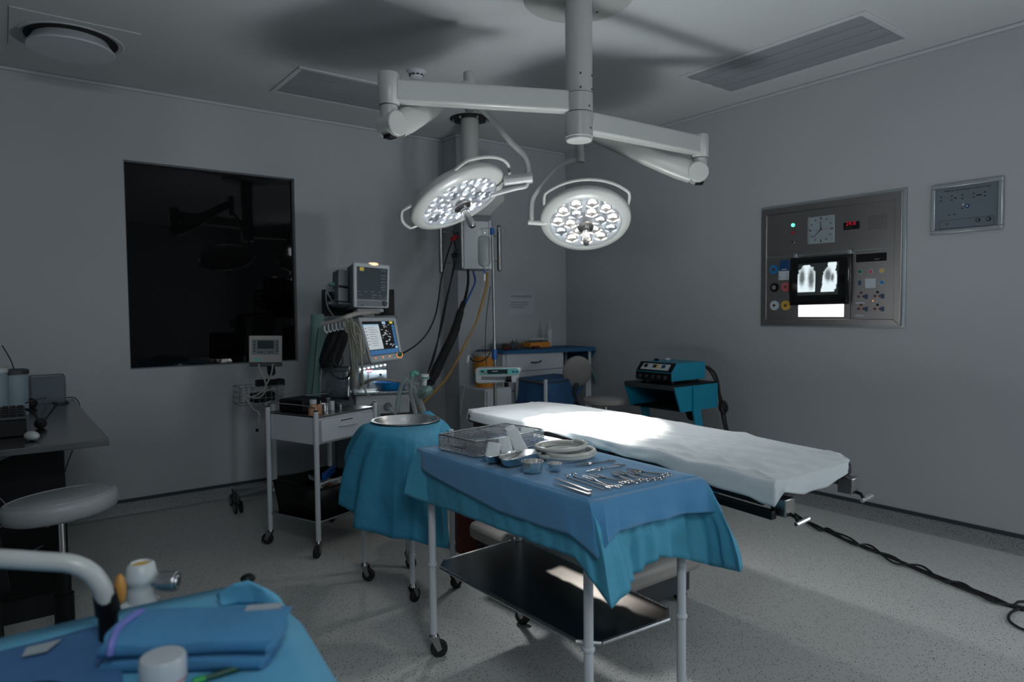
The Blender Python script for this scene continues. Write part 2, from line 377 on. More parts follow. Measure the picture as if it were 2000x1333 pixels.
# ================================================================ the room
XR, YW, YP, HC = 4.71, 5.544, 5.291, 3.072
XP = 3.38
XL, YN = -2.2, -2.4
def struct(mb, name, m, **k): return mb.build(name, m, kind='structure', **k)
struct(MB().bb((XL-.1, YN-.1, -0.06), (XR+.1, YW+.1, 0)), 'floor', 'floor_vinyl')
struct(MB().bb((XL-.1, YN-.1, HC), (XR+.1, YW+.1, HC+.08)), 'ceiling', 'ceiling_paint')
struct(MB().bb((XR, YN-.1, 0), (XR+.12, YW+.1, HC)), 'wall_right', 'wall_paint')
WX0, WX1, WZ0, WZ1 = 0.735, 1.962, 1.055, 2.556
wl = MB(); wl.bb((XL, YW, 0), (WX0, YW+.12, HC)); wl.bb((WX1, YW, 0), (XP, YW+.12, HC)); wl.bb((WX0, YW, 0), (WX1, YW+.12, WZ0)); wl.bb((WX0, YW, WZ1), (WX1, YW+.12, HC))
struct(wl, 'wall_left', 'wall_paint')
struct(MB().bb((XP, YP, 0), (XR, YW+.12, HC)), 'wall_far', 'wall_paint')
struct(MB().bb((XL-.12, YN-.1, 0), (XL, YW+.1, HC)), 'wall_side', 'wall_paint')
struct(MB().bb((XL, YN-.12, 0), (XR, YN, HC)), 'wall_near', 'wall_paint')
# observation window: dark glass in a painted reveal
win = MB().bb((WX0, YW+0.055, WZ0), (WX1, YW+0.063, WZ1)); struct(win, 'window_1', 'window_glass')
fr = MB(); t = 0.007; y0, y1 = YW+0.03, YW+0.055
fr.bb((WX0, y0, WZ0), (WX0+t, y1, WZ1)); fr.bb((WX1-t, y0, WZ0), (WX1, y1, WZ1)); fr.bb((WX0, y0, WZ0), (WX1, y1, WZ0+t)); fr.bb((WX0, y0, WZ1-t), (WX1, y1, WZ1))
struct(fr, 'trim_1', 'reveal')
# small plaster cornice
cn = MB(); q = 0.022
for a, b in (((XL, YW-q, HC-q), (XP, YW, HC)), ((XP-q, YP, HC-q), (XP, YW-q, HC)), ((XP-q, YP-q, HC-q), (XR-q, YP, HC)), ((XR-q, YN, HC-q), (XR, YP-q, HC))): cn.bb(a, b)
struct(cn, 'trim_2', 'cornice', bevel=0.006)
# coved vinyl skirting and its grey capping strip
def cove(name, p0, p1, nrm):
    p0 = Vector(p0); p1 = Vector(p1); nrm = Vector(nrm); ln = p1-p0
    prof = [(0.0, 0.0), (0.03, 0.001), (0.012, 0.008), (0.005, 0.03), (0.004, 0.095), (0, 0.095)]
    b = MB(); b.prism([(a, z) for a, z in prof], p0, nrm, (0, 0, 1), ln); struct(b, 'baseboard_'+name, 'skirting_vinyl')
    b = MB(); b.prism([(0, 0.095), (0.009, 0.095), (0.009, 0.118), (0, 0.118)], p0, nrm, (0, 0, 1), ln); return b
tr = cove('left', (XL, YW, 0), (XP, YW, 0), (0, -1, 0)); struct(tr, 'trim_3', 'strip_grey')
tr = cove('far', (XP, YP, 0), (XR, YP, 0), (0, -1, 0)); struct(tr, 'trim_4', 'strip_grey')
tr = cove('right', (XR, YN, 0), (XR, YP, 0), (-1, 0, 0)); struct(tr, 'trim_5', 'strip_grey')
tr = cove('step', (XP, YP, 0), (XP, YW, 0), (-1, 0, 0)); struct(tr, 'trim_6', 'strip_grey')

# ================================================================ ceiling fittings
d = thing('air_diffuser', 'round ceiling air diffuser on a square plate above the window', 'air vent', (0.39, 4.76, HC))
p = MB(); p.bb((0.09, 4.45, HC-0.006), (0.70, 5.06, HC)); p.build('plate', 'ceiling_paint', d, bevel=0.002)
MB().lathe([(0.27, -0.007), (0.262, -0.012), (0.25, -0.008), (0.236, -0.0065)], (0.39, 4.77, HC), 48, close=False).build('collar', 'ceiling_paint', d)
MB().lathe([(0.235, -0.0065), (0.235, -0.012), (0.05, -0.012)], (0.39, 4.77, HC), 48).build('throat', 'black_matte', d)
MB().lathe([(0.19, -0.012), (0.20, -0.03), (0.215, -0.052), (0.222, -0.06), (0.224, -0.066), (0.22, -0.071), (0.0, -0.073)], (0.385, 4.77, HC), 56).build('disc', 'white_paint', d)
def ceiling_light(label, x0, y0, x1, y1, along):
    t = thing('ceiling_light', label, 'ceiling light', ((x0+x1)/2, (y0+y1)/2, HC), group='unlit louvred ceiling light panels')
    f = MB(); b = 0.035; z = HC-0.008
    f.bb((x0, y0, z), (x1, y0+b, HC)); f.bb((x0, y1-b, z), (x1, y1, HC)); f.bb((x0, y0+b, z), (x0+b, y1-b, HC)); f.bb((x1-b, y0+b, z), (x1, y1-b, HC))
    f.build('frame', 'ceiling_paint', t, bevel=0.002)
    MB().bb((x0+b, y0+b, HC-0.0012), (x1-b, y1-b, HC-0.0004)).build('backing', 'plastic_grey', t)
    n = 4
    for i in range(n):
        s = MB()
        if along == 'x':
            w_ = (y1-y0-2*b)/n; a = y0+b+i*w_
            s.prism([(0.003, -0.002), (w_*.5, -0.007), (w_-0.003, -0.002), (w_-0.003, 0), (0.003, 0)], (x0+b, a, HC-0.0013), (0, 1, 0), (0, 0, 1), (x1-x0-2*b, 0, 0))
        else:
            w_ = (x1-x0-2*b)/n; a = x0+b+i*w_
            s.prism([(0.003, -0.002), (w_*.5, -0.007), (w_-0.003, -0.002), (w_-0.003, 0), (0.003, 0)], (a, y0+b, HC-0.0013), (1, 0, 0), (0, 0, 1), (0, y1-y0-2*b, 0))
        s.build('slat', 'louvre', t)
    return t
ceiling_light('unlit louvred ceiling panel along the window wall, behind the left lamp arm', 1.62, 4.43, 2.86, 5.05, 'x')
ceiling_light('unlit louvred ceiling panel close to the right wall', 3.82, 1.83, 4.43, 3.11, 'y')
s = thing('smoke_detector', 'small round white smoke detector on the ceiling above the lamp arm', 'smoke detector', (2.29, 4.07, HC))
MB().lathe([(0.062, 0), (0.062, -0.008), (0.055, -0.014)], (2.29, 4.07, HC), 28).build('base', 'white_paint', s)
MB().lathe([(0.047, -0.014), (0.047, -0.028), (0.042, -0.042), (0.03, -0.05), (0, -0.052)], (2.29, 4.07, HC), 28).build('head', 'white_paint', s)
sl = MB()
for k in range(10):
    a = k*2*PI/10; sl.box((2.29+math.cos(a)*0.0455, 4.07+math.sin(a)*0.0455, HC-0.03), (0.005, 0.02, 0.009), a)
sl.build('slot', 'black_plastic', s)

# ================================================================ ceiling-mounted surgical light with two lamp heads
PX, PY = 2.44, 2.63
SL = thing('surgical_light', 'white ceiling-hung operating light with two lit round lamp heads on folding arms', 'operating light', (PX, PY, HC))
MB().lathe([(0.285, 0), (0.285, -0.012), (0.275, -0.02), (0.06, -0.024)], (PX, PY, HC), 64).build('ceiling_plate', 'lamp_grey', SL)
pb = MB()
for a in (0.2, 0.55, 3.0, 3.4, 5.0, 5.4):
    pb.cyl((PX+math.cos(a)*0.17, PY+math.sin(a)*0.17, HC-0.02), (PX+math.cos(a)*0.17, PY+math.sin(a)*0.17, HC-0.026), 0.006)
pb.build('bolt', 'grey_dark', SL)
R = 0.07
MB().cyl((PX, PY, HC-0.02), (PX, PY, 2.575), R, R, 40).build('column', 'lamp_grey', SL)
MB().cyl((PX, PY, 2.573), (PX, PY, 2.478), R+0.002, R+0.002, 40).build('upper_collar', 'lamp_grey', SL, bevel=0.003)
MB().cyl((PX, PY, 2.475), (PX, PY, 2.35), R+0.002, R+0.002, 40).build('lower_collar', 'lamp_grey', SL, bevel=0.003)
MB().lathe([(R-0.001, 2.35), (R-0.001, 2.338), (R-0.006, 2.332), (0, 2.330)], (PX, PY, 0), 40).build('end_cap', 'lamp_white', SL)
sc_ = MB()
for ang, z in ((-2.2, 2.66), (-1.1, 2.66), (-2.2, 2.59), (-1.1, 2.59), (-1.5, 2.5), (-1.35, 2.39)):
    c0 = Vector((PX+math.cos(ang)*(R-0.003), PY+math.sin(ang)*(R-0.003), z)); sc_.cyl(c0, c0+Vector((math.cos(ang), math.sin(ang), 0))*0.006, 0.006, 0.006, 10)
sc_.build('screw', 'grey_dark', SL)
def beam(a, b, h, wd, name, m='lamp_white'):
    """a flat box arm from a to b"""
    a = Vector(a); b = Vector(b); d = (b-a); L = d.length; d.normalize(); side = d.cross(Vector((0, 0, 1))).normalized(); up = side.cross(d)
    mb = MB(axes(a, d, side, up)); hh, ww = h/2, wd/2
    mb.prism([(-ww, -hh), (ww, -hh), (ww, hh), (-ww, hh)], (0, 0, 0), (0, 1, 0), (0, 0, 1), (L, 0, 0))
    return mb.build(name, m, SL, bevel=0.012, seg=3)
K1 = Vector((1.55, 3.03, 2.53)); K2 = Vector((3.40, 2.60, 2.435))
c0 = Vector((PX, PY, 2.53)); c2 = Vector((PX, PY, 2.435))
beam(c0+(K1-c0).normalized()*0.06, K1+(c0-K1).normalized()*0.03, 0.108, 0.075, 'horizontal_arm')
beam(c2+(K2-c2).normalized()*0.06, K2+(c2-K2).normalized()*0.03, 0.108, 0.075, 'horizontal_arm')
def knuckle(K, ztop, zbot, E_, r=0.052, first=True):
    k = MB().lathe([(r*.93, ztop), (r, ztop-0.006), (r, zbot+0.004), (r*.95, zbot)], (K.x, K.y, 0), 32).build('knuckle', 'lamp_white', SL)
    mb = MB(); r2 = r*.82
    mb.cyl((K.x, K.y, zbot-0.002), (K.x, K.y, zbot-0.085), r2, r2, 28)
    d = (E_-Vector((K.x, K.y, zbot-0.09))); d.z = 0; d.normalize(); side = d.cross(Vector((0, 0, 1)))
    C = Vector((K.x, K.y, zbot-0.09))+d*0.015
    mb.cyl(C-side*0.05, C+side*0.05, 0.062, 0.062, 28)
    mb.build('elbow', 'lamp_white', SL, bevel=0.006)
    MB().box(C-d*0.012+Vector((0, 0, -0.06)), (0.045, 0.05, 0.02), math.atan2(d.y, d.x)).build('elbow_cover', 'black_plastic', SL, bevel=0.003)
    return C, d, side
S1 = atd(917, 200, 3.75); S2 = atd(1132, 283, 4.15)
def lamp(L, A, K, ztop, zbot, Stop, side_sgn, ledm, double):
    E_ = Vector((Stop.x, Stop.y, Stop.z+0.09))
    C, d, side = knuckle(K, ztop, zbot, E_)
    # tapered spring arm from the elbow to the stub
    a = C+d*0.03; b = E_; dd = (b-a).normalized(); sd = dd.cross(Vector((0, 0, 1))).normalized(); up = sd.cross(dd); Ln = (b-a).length
    mb = MB(); secs = [(0, 0.062, 0.045), (0.12, 0.066, 0.045), (0.45, 0.055, 0.04), (0.8, 0.042, 0.034), (1.0, 0.036, 0.03)]
    rr = []
    for t, h, w_ in secs:
        o = a+dd*Ln*t; rr.append([o+sd*w_*math.copysign(abs(math.cos(x))**0.6, math.cos(x))+up*h*math.copysign(abs(math.sin(x))**0.6, math.sin(x)) for x in [2*PI*k/20 for k in range(20)]])
    vs = [q for g in rr for q in g]; fs = [(i*20+k, i*20+(k+1) % 20, (i+1)*20+(k+1) % 20, (i+1)*20+k) for i in range(4) for k in range(20)]+[tuple(range(20))[::-1], tuple(range(80, 100))]
    mb.add(vs, fs).build('spring_arm', 'lamp_white', SL)
    MB().cyl(E_+Vector((0, 0, 0.075)), E_-Vector((0, 0, 0.05)), 0.033, 0.033, 20).build('end_joint', 'lamp_white', SL, bevel=0.008)
    MB().cyl(Stop+Vector((0, 0, 0.06)), Stop-Vector((0, 0, 0.05)), 0.026, 0.026, 20).build('stub', 'lamp_grey', SL, bevel=0.003)
    return E_
lamp(L1C, A1, K1, 2.615, 2.462, S1, 1, 'led_white', True)
lamp(L2C, A2, K2, 2.50, 2.365, S2, -1, 'led_warm', False)
# yoke tubes
D1, D2 = 3.75, 4.15
y1 = MB(); y1.tube([S1-Vector((0, 0, 0.02)), atd(938, 214, D1), atd(960, 232, D1), atd(995, 275, D1), atd(1020, 300, D1), atd(1030, 322, D1), atd(1031, 348, D1)], 0.0165, 12); y1.build('yoke', 'lamp_grey', SL)
MB().cyl(atd(983, 354, D1), atd(1040, 347, D1), 0.03, 0.03, 24).build('yoke_hinge', 'lamp_grey', SL, bevel=0.006)
y1b = MB(); y1b.tube([atd(1030, 356, D1), atd(1026, 364, D1), atd(1008, 368, D1), atd(985, 374, D1), atd(958, 382, D1)], 0.0135, 12); y1b.build('yoke_link', 'lamp_grey', SL)
y2 = MB(); y2.tube([S2-Vector((0, 0, 0.05)), S2-Vector((0, 0, 0.105))], 0.03, 16, 0); y2.tube([S2-Vector((0, 0, 0.09)), atd(1105, 318, D2), atd(1085, 330, D2), atd(1058, 362, D2), atd(1042, 384, D2), atd(1038, 402, D2), atd(1038, 434, D2)], 0.0165, 12); y2.build('yoke', 'lamp_grey', SL)
MB().cyl(atd(1031, 434, D2), atd(1060, 436, D2), 0.0165, 0.0165, 20).build('yoke_hinge', 'lamp_white', SL, bevel=0.003)
def head(L, A, Rr, ledm, rail_dir, rail_ring, roll):
    """round lamp head: axis A points along the beam"""
    X = A.orthogonal().normalized(); Y = A.cross(X); B = axes(L, X, Y, A)
    r = Rr; sh = MB(B)
    sh.lathe([(0.0, -0.075), (r*0.35, -0.072), (r*0.72, -0.055), (r*0.93, -0.03), (r, -0.004), (r*1.0, 0.012), (r*0.965, 0.028), (r*0.84, 0.04), (r*0.79, 0.041), (r*0.775, 0.034)], (0, 0, 0), 72, close=False)
    f = sh.build('lamp_head', 'lamp_white', SL, angle=50)
    f['label'] = 'round white lamp head lit cool white' if ledm == 'led_white' else 'round white lamp head lit warm white'
    MB(B).lathe([(r*0.78, 0.034), (r*0.79, -0.012), (0, -0.014)], (0, 0, 0), 64, close=False).build('reflector_dish', 'dish_glow', f)
    # hexagonal mirrored cups, each with its emitter
    spots = [(0.61, 2*PI*k/11+roll) for k in range(11)]+[(0.33, 2*PI*k/6+roll*2) for k in range(6)]
    for q, (rad, a) in enumerate(spots):
        cx, cy = math.cos(a)*rad*r, math.sin(a)*rad*r; h = MB(B); hr = r*0.148
        h.use('mirror_cup').lathe([(hr, 0.03), (hr*0.98, 0.02), (hr*0.45, -0.008), (0, -0.01)], (cx, cy, 0), 6, close=False)
        h.use(ledm if q % 4 != 3 else 'led_dim').ball((cx+0.003, cy, 0.004), hr*0.4, 10)
        h.build('led_module', None, f, angle=20)
    MB(B).lathe([(r*0.785, 0.0375), (r*0.5, 0.0395), (0, 0.04)], (0, 0, 0), 64, close=False).build('lens_cover', 'lens_cover', f)
    g = MB(B); g.lathe([(0.034, 0.04), (0.038, 0.052), (0.034, 0.058), (0.05, 0.062), (0.05, 0.07), (0.026, 0.074), (0.02, 0.084), (0.026, 0.087), (0.026, 0.094), (0.0, 0.094)], (0, 0, 0), 28)
    g.build('handle_socket', 'steel_dark', f)
    hd = MB(B); n = 12; prof = []
    hd.lathe([(0.0185, 0.088), (0.0185, 0.19), (0.016, 0.2), (0, 0.201)], (0, 0, 0), 24)
    for k in range(n): a = 2*PI*k/n; hd.cyl((0.0185*math.cos(a), 0.0185*math.sin(a), 0.092), (0.0185*math.cos(a), 0.0185*math.sin(a), 0.185), 0.003, 0.003, 6)
    hd.build('handle', 'chrome', f)
    # rim rails
    for (dirv, span) in rail_ring:
        dv = Vector(dirv); dv = (dv-A*dv.dot(A)).normalized(); sv = A.cross(dv); pts = []
        for k in range(17):
            a = -span+2*span*k/16; e = 0.05*min(1, (1-abs(k-8)/8)*4); pts.append(L+(dv*math.cos(a)+sv*math.sin(a))*(r*0.985+e)-A*0.012)
        MB().tube(pts, 0.009, 10, 2).build('rim_rail', 'lamp_white', f)
head(L1C, A1, 0.285, 'led_white', None, [(UPV*1.0-RGT*0.1, 0.95), (-RGT-UPV*0.2, 0.5)], 0.1)
head(L2C, A2, 0.278, 'led_warm', None, [(UPV, 1.15)], 0.3)
MB().cyl(atd(1060, 436, D2), L2C+(atd(1060, 436, D2)-L2C)*0.8, 0.0165, 0.0165, 16).build('pivot', 'lamp_white', SL)

# ================================================================ gas pendant over the anaesthesia place
QX, QY = 3.2, 4.795
P = thing('medical_pendant', 'grey ceiling pendant column with socket box and steel rails by the far corner', 'medical pendant', (QX, QY, HC))
fl = MB().lathe([(0.165, 0), (0.165, -0.01), (0.08, -0.012)], (QX, QY, HC), 40).build('ceiling_flange', 'black_plastic', P)
MB().cyl((QX, QY, HC-0.01), (QX, QY, 2.42), 0.076, 0.076, 36).build('column', 'lamp_grey', P)
bt = MB()
for k in range(6): a = k*PI/3+0.4; bt.cyl((QX+0.14*math.cos(a), QY+0.14*math.sin(a), HC-0.012), (QX+0.14*math.cos(a), QY+0.14*math.sin(a), HC-0.03), 0.011, 0.011, 8)
bt.build('bolt', 'steel', P)
PZ = math.radians(-16)      # the box is turned a little
B = frame((QX, QY, 0), PZ)
hdm = MB(B); # flared head that tapers down to the box
top = [(-0.17, -0.2), (0.24, -0.2), (0.24, 0.16), (-0.17, 0.16)]; bot = [(-0.09, -0.13), (0.13, -0.13), (0.13, 0.1), (-0.09, 0.1)]
hdm.add([(x, y, 2.43) for x, y in top]+[(x, y, 2.37) for x, y in top]+[(x, y, 2.245) for x, y in bot], [(3,2,1,0), (0,1,5,4), (1,2,6,5), (2,3,7,6), (3,0,4,7), (4,5,9,8), (5,6,10,9), (6,7,11,10), (7,4,8,11), (8,9,10,11)])
hdm.build('head', 'lamp_grey', P, bevel=0.015, seg=3)
MB(B).bb((-0.13, -0.12, 1.80), (0.135, 0.1, 2.245)).build('socket_box', 'plastic_grey', P, bevel=0.006)
MB(B).bb((-0.10, -0.126, 1.805), (0.12, -0.12, 2.2)).build('front_panel', 'plastic_white', P, bevel=0.002)
for x in (-0.105, 0.125): MB(B).bb((x-0.011, -0.132, 1.802), (x+0.011, -0.122, 2.21)).build('panel_edge', 'frame_alu', P, bevel=0.002)
def railbar(pts, z0, z1, r=0.019, link=None):
    rb = MB(B).cyl((pts[0], pts[1], z0), (pts[0], pts[1], z1), r, r, 16); rb.ball((pts[0], pts[1], z0), r, 12); rb.ball((pts[0], pts[1], z1), r, 12)
    o = rb.build('rail', 'steel_dark', P)
    for z in (z0+0.07, z1-0.08):
        if link: MB(B).cyl((pts[0], pts[1], z), (link[0], link[1], z), 0.006, 0.006, 10).build('rail_bracket', 'steel_dark', o)
railbar((-0.26, 0.02), 1.79, 2.2, link=(-0.13, 0.02)); railbar((-0.125, -0.145), 1.815, 2.2, 0.017, link=(-0.10, -0.11)); railbar((0.245, -0.02), 1.81, 2.17, link=(0.13, -0.02))
for (y, z, m) in ((0.045, 2.07, 'red'), (-0.045, 2.07, 'red')):
    sp_ = MB(B).cyl((-0.13, y, z+0.035), (-0.136, y, z+0.035), 0.008, 0.008, 10).build('gas_socket', 'black_plastic', P)
for (y, z) in ((0.045, 1.945), (-0.045, 1.955)): MB(B).cyl((-0.13, y, z+0.01), (-0.136, y, z+0.01), 0.008, 0.008, 10).build('gas_socket', 'black_plastic', P)
for (y, z) in ((0.045, 2.07), (-0.045, 2.075)):
    nm = MB(B).cyl((-0.13, y, z), (-0.165, y, z-0.01), 0.013, 0.013, 12).cyl((-0.155, y, z+0.012), (-0.158, y, z-0.03), 0.012, 0.008, 10)
    nm.build('plug', 'red', P)
MB(B).cyl((-0.13, -0.012, 1.925), (-0.175, -0.012, 1.92), 0.022, 0.018, 14).build('plug', 'black_plastic', P)
# ================================================================ cables between pendant and anaesthesia machine
def cord(name, label, cat, pts, r, m, n=8, group=None, sm=6, parent=None):
    mb = MB(); mb.tube(pts, r, n, sm); return mb.build(name, m, parent, label, cat, group)
pl1 = B @ Vector((-0.158, 0.045, 2.04)); pl2 = B @ Vector((-0.158, -0.045, 2.04)); pl3 = B @ Vector((-0.17, -0.012, 1.90))
cord('gas_hose', 'thin black hose from the left red plug, curving left to the lower screen', 'hose', [pl1, atd(873, 500, 5.5), atd(862, 545, 5.4), atd(852, 610, 5.2), atd(835, 650, 5.1), atd(812, 675, 5.0), atd(786, 691, 4.85)], 0.006, 'cable_black')
cord('gas_hose', 'thin black hose from the right red plug hanging straight down, inner of two', 'hose', [pl2, atd(891, 495, 5.5), atd(888, 520, 5.45), atd(868, 600, 5.2), atd(850, 690, 5.0), atd(836, 728, 4.9)], 0.006, 'cable_black')
cord('electric_cable', 'black power cord from the round black plug down beside the thick hose', 'cable', [pl3, atd(886, 520, 5.45), atd(872, 590, 5.25), atd(862, 640, 5.1), atd(848, 690, 5.0), atd(838, 722, 4.88)], 0.006, 'cable_black')
bpt = [atd(914, 528, 5.6), atd(914, 555, 5.5), atd(908, 585, 5.4), atd(899, 610, 5.3), atd(887, 650, 5.2), atd(868, 690, 5.1), atd(856, 715, 5.0), atd(844, 740, 4.9), atd(836, 755, 4.85)]
cord('hose_sleeve', 'thick black braided hose sleeve slanting down from the pendant', 'hose', bpt, [0.011, 0.011, 0.012, 0.022, 0.03, 0.034, 0.035, 0.036, 0.038, 0.033, 0.02], 'black_matte', 14, sm=8)
cord('gas_hose', 'blue hose end curling out under the pendant box', 'hose', [atd(924, 530, 5.6), atd(928, 548, 5.55), atd(924, 562, 5.5), atd(910, 592, 5.35)], 0.008, 'blue_clip')
cord('gas_hose', 'long yellow-orange hose slanting from the pendant down behind the mask', 'hose', [atd(951, 532, 5.6), atd(950, 560, 5.55), atd(936, 610, 5.5), atd(920, 650, 5.4), atd(895, 700, 5.3), atd(868, 745, 5.2), atd(832, 782, 5.1), atd(815, 800, 5.0)], 0.011, 'yellow_hose')

# ================================================================ steel panel recessed in the right wall
U = Vector((0, -1, 0)); V = Vector((0, 0, 1)); NX = Vector((-1, 0, 0))
WPN = thing('wall_panel', 'stainless steel theatre control panel with clock and light box on the right wall', 'wall panel', (XR, 2.5, 1.77))
y_l, y_r, z_b, z_t = 3.005, 1.99, 1.327, 2.204
def PB(y, z, off=0.0): return Vector((XR-off, y, z))
fo = MB(); e = 0.008
fo.bb((XR-e-.004, y_r-0.02, z_b-0.012), (XR, y_l+0.012, z_t+0.02)); fo.build('surround', 'frame_alu', WPN, bevel=0.003)
fm = MB(); b_ = 0.045; x0_, x1_ = XR-0.03, XR-0.012
fm.prism([(0, 0), (y_l-y_r, 0), (y_l-y_r-b_, b_), (b_, b_)], (x0_, y_l, z_b), U, V, (0.018, 0, 0))
fm.prism([(0, z_t-z_b), (y_l-y_r, z_t-z_b), (y_l-y_r-b_, z_t-z_b-b_), (b_, z_t-z_b-b_)], (x0_, y_l, z_b), U, V, (0.018, 0, 0))
fm.prism([(0, 0), (b_, b_), (b_, z_t-z_b-b_), (0, z_t-z_b)], (x0_, y_l, z_b), U, V, (0.018, 0, 0))
fm.prism([(y_l-y_r, 0), (y_l-y_r-b_, b_), (y_l-y_r-b_, z_t-z_b-b_), (y_l-y_r, z_t-z_b)], (x0_, y_l, z_b), U, V, (0.018, 0, 0))
fm.build('frame', 'panel_steel', WPN, bevel=0.003)
XF = XR-0.022    # front of the inner plates
def pp(px, py): return at(px, py, 'x', XF)
zs = pp(1700, 488).z; ysp = pp(1661, 560).y; ysl = pp(1556, 600).y
g_ = 0.004
MB().bb((XF, y_r+b_, zs+g_), (XF+0.01, y_l-b_, z_t-b_)).build('upper_plate', 'panel_steel', WPN, bevel=0.0015)
MB().bb((XF, y_r+b_, z_b+b_), (XF+0.01, ysp-g_, zs-g_)).build('socket_plate', 'panel_steel', WPN, bevel=0.0015)
MB().bb((XF, ysl+g_, z_b+b_), (XF+0.01, y_l-b_, zs-g_)).build('gas_plate', 'panel_steel', WPN, bevel=0.0015)
lbm = MB(); lb0, lb1 = pp(1648, 600).y, pp(1559, 600).y; lz0 = pp(1600, 619).z; lz1 = pp(1600, 510).z
lbm.bb((XF, ysp, z_b+b_), (XF+0.01, ysl, lz0-0.0)); lbm.bb((XF, lb1, lz0), (XF+.01, ysl, zs-g_)); lbm.bb((XF, ysp, lz0), (XF+.01, lb0, zs-g_)); lbm.bb((XF, lb0, lz1), (XF+.01, lb1, zs-g_))
lbm.build('light_box_frame', 'panel_steel', WPN, bevel=0.0015)
MB().bb((XF+0.003, lb0, lz0), (XF+0.006, lb1, lz1)).build('light_box', 'lightbox', WPN)
def disc(px, py, r, m, name, depth=0.006, inner=None, im='black_plastic'):
    c = pp(px, py); o = MB().cyl(c, c-Vector((depth, 0, 0)), r, r*0.96, 28).build(name, m, WPN)
    if inner: MB().cyl(c-Vector((depth, 0, 0)), c-Vector((depth+0.003, 0, 0)), inner, inner, 20).build('port', im, o)
    return o
disc(1549, 440, 0.013, 'green_led', 'green_lamp'); disc(1549, 455, 0.012, 'red', 'red_lamp'); disc(1549, 473, 0.011, 'steel_dark', 'key_switch', 0.008, 0.006)
disc(1512, 527, 0.036, 'disc_blue', 'gas_outlet', 0.008, 0.013, 'wood_brown'); disc(1513, 562, 0.035, 'black_plastic', 'gas_outlet', 0.008, 0.017, 'chrome')
disc(1535, 561, 0.036, 'disc_pink', 'gas_outlet', 0.008, 0.011, 'wood_brown'); disc(1513, 597, 0.037, 'disc_white', 'gas_outlet', 0.008, 0.011, 'wood_brown'); disc(1535, 597, 0.037, 'disc_yellow', 'gas_outlet', 0.008, 0.011, 'wood_brown')
a, b = pp(1524, 509), pp(1543, 529); cb = MB().bb((XF-0.012, b.y, b.z), (XF, a.y, a.z)).build('gas_label_box', 'navy_disc', WPN, bevel=0.004)
a2, b2 = pp(1522, 530), pp(1542, 547); MB().bb((XF-0.012, b2.y, b2.z), (XF, a2.y, a2.z)).build('gas_plate_cover', 'disc_white', WPN, bevel=0.004)
MB().bb((XF-0.013, b.y+0.02, b.z+0.008), (XF-0.012, a.y-0.02, b.z+0.014)).build('label_strip', 'disc_white', cb)
mb_ = MB()
for px_ in (1526, 1538): c = pp(px_, 543); mb_.cyl(c-Vector((0.012, 0, 0)), c-Vector((0.014, 0, 0)), 0.004)
mb_.build('screw', 'grey_dark', WPN)
# clock
ck0, ck1 = pp(1579, 476), pp(1633, 423); cc = pp(1605, 449); hs = 0.0975
CK = MB().bb((XF-0.012, cc.y-hs, cc.z-hs), (XF, cc.y+hs, cc.z+hs)).build('clock', 'clock_face', WPN, bevel=0.004)
MB().bb((XF-0.016, cc.y+hs-0.012, cc.z-hs), (XF-0.01, cc.y+hs, cc.z+hs)).build('clock_edge', 'frame_alu', CK)
xk = XF-0.0125; ck = MB()
for k in range(12):
    a = k*PI/6; ck.box((xk, cc.y-math.sin(a)*0.08, cc.z+math.cos(a)*0.08), (0.001, 0.006 if k % 3 else 0.008, 0.012 if k % 3 else 0.018), rot=Matrix.Rotation(-a if False else a, 3, 'X'))
ck.build('hour_mark', 'ink', CK)
def hand(name, ang, L_, w_, m, back=0.0):
    a = math.radians(ang); dv = Vector((0, -math.sin(a), math.cos(a))); c_ = Vector((xk-0.001, cc.y, cc.z)); sd = Vector((0, dv.z, -dv.y))*w_
    p0, p1 = c_-dv*back, c_+dv*L_; m_ = MB(); m_.add([p0+sd, p0-sd, p1-sd*.5, p1+sd*.5, p0+sd-NX*-0.001, p0-sd-NX*-.001, p1-sd*.5-NX*-.001, p1+sd*.5-NX*-.001], [(0,1,2,3), (7,6,5,4), (0,4,5,1), (1,5,6,2), (2,6,7,3), (3,7,4,0)]); m_.build(name, m, CK)
hand('hour_hand', -4, 0.058, 0.0035, 'ink'); hand('minute_hand', 228, 0.08, 0.003, 'ink', 0.01); hand('second_hand', 88, 0.075, 0.001, 'red', 0.03)
# temperature display, intercom grille, black recess
a, b = pp(1648, 450), pp(1679, 432); TD = MB().bb((XF-0.008, b.y, a.z), (XF, a.y, b.z)).build('digital_display', 'black_plastic', WPN, bevel=0.002)
text('digits', '24.8', (XF-0.009, a.y-0.018, a.z+0.028), U, V, 0.04, 'red_led', TD)
MB().bb((XF-0.009, a.y-0.06, a.z+0.012), (XF-0.008, a.y-0.008, a.z+0.017)).build('label_strip', 'grey_dark', TD)
gl = MB(); gc = pp(1714, 434)
for i in range(11):
    for j in range(7):
        gl.cyl(gc+Vector((0.0004, (i-5)*0.0115, (j-3)*0.014)), gc+Vector((-0.0008, (i-5)*0.0115, (j-3)*0.014)), 0.0026, 0.0026, 6)
gl.build('speaker_grille', 'black_matte', WPN)
a, b = pp(1672, 513), pp(1732, 493); MB().bb((XF-0.004, b.y, a.z), (XF, a.y, b.z)).build('dark_window', 'black_plastic', WPN, bevel=0.002)
MB().bb((XF-0.005, pp(1718, 505).y, pp(1718, 507).z), (XF-0.004, pp(1709, 505).y, pp(1718, 505).z)).build('label_strip', 'plastic_grey', WPN)
for px_, py_, m_ in ((1680, 531, 'green_dark'), (1701, 531, 'disc_pink'), (1723, 529, 'disc_yellow'), (1723, 552, 'disc_blue')):
    o = disc(px_, py_, 0.019, 'steel', 'earth_socket', 0.005, 0.013, m_)
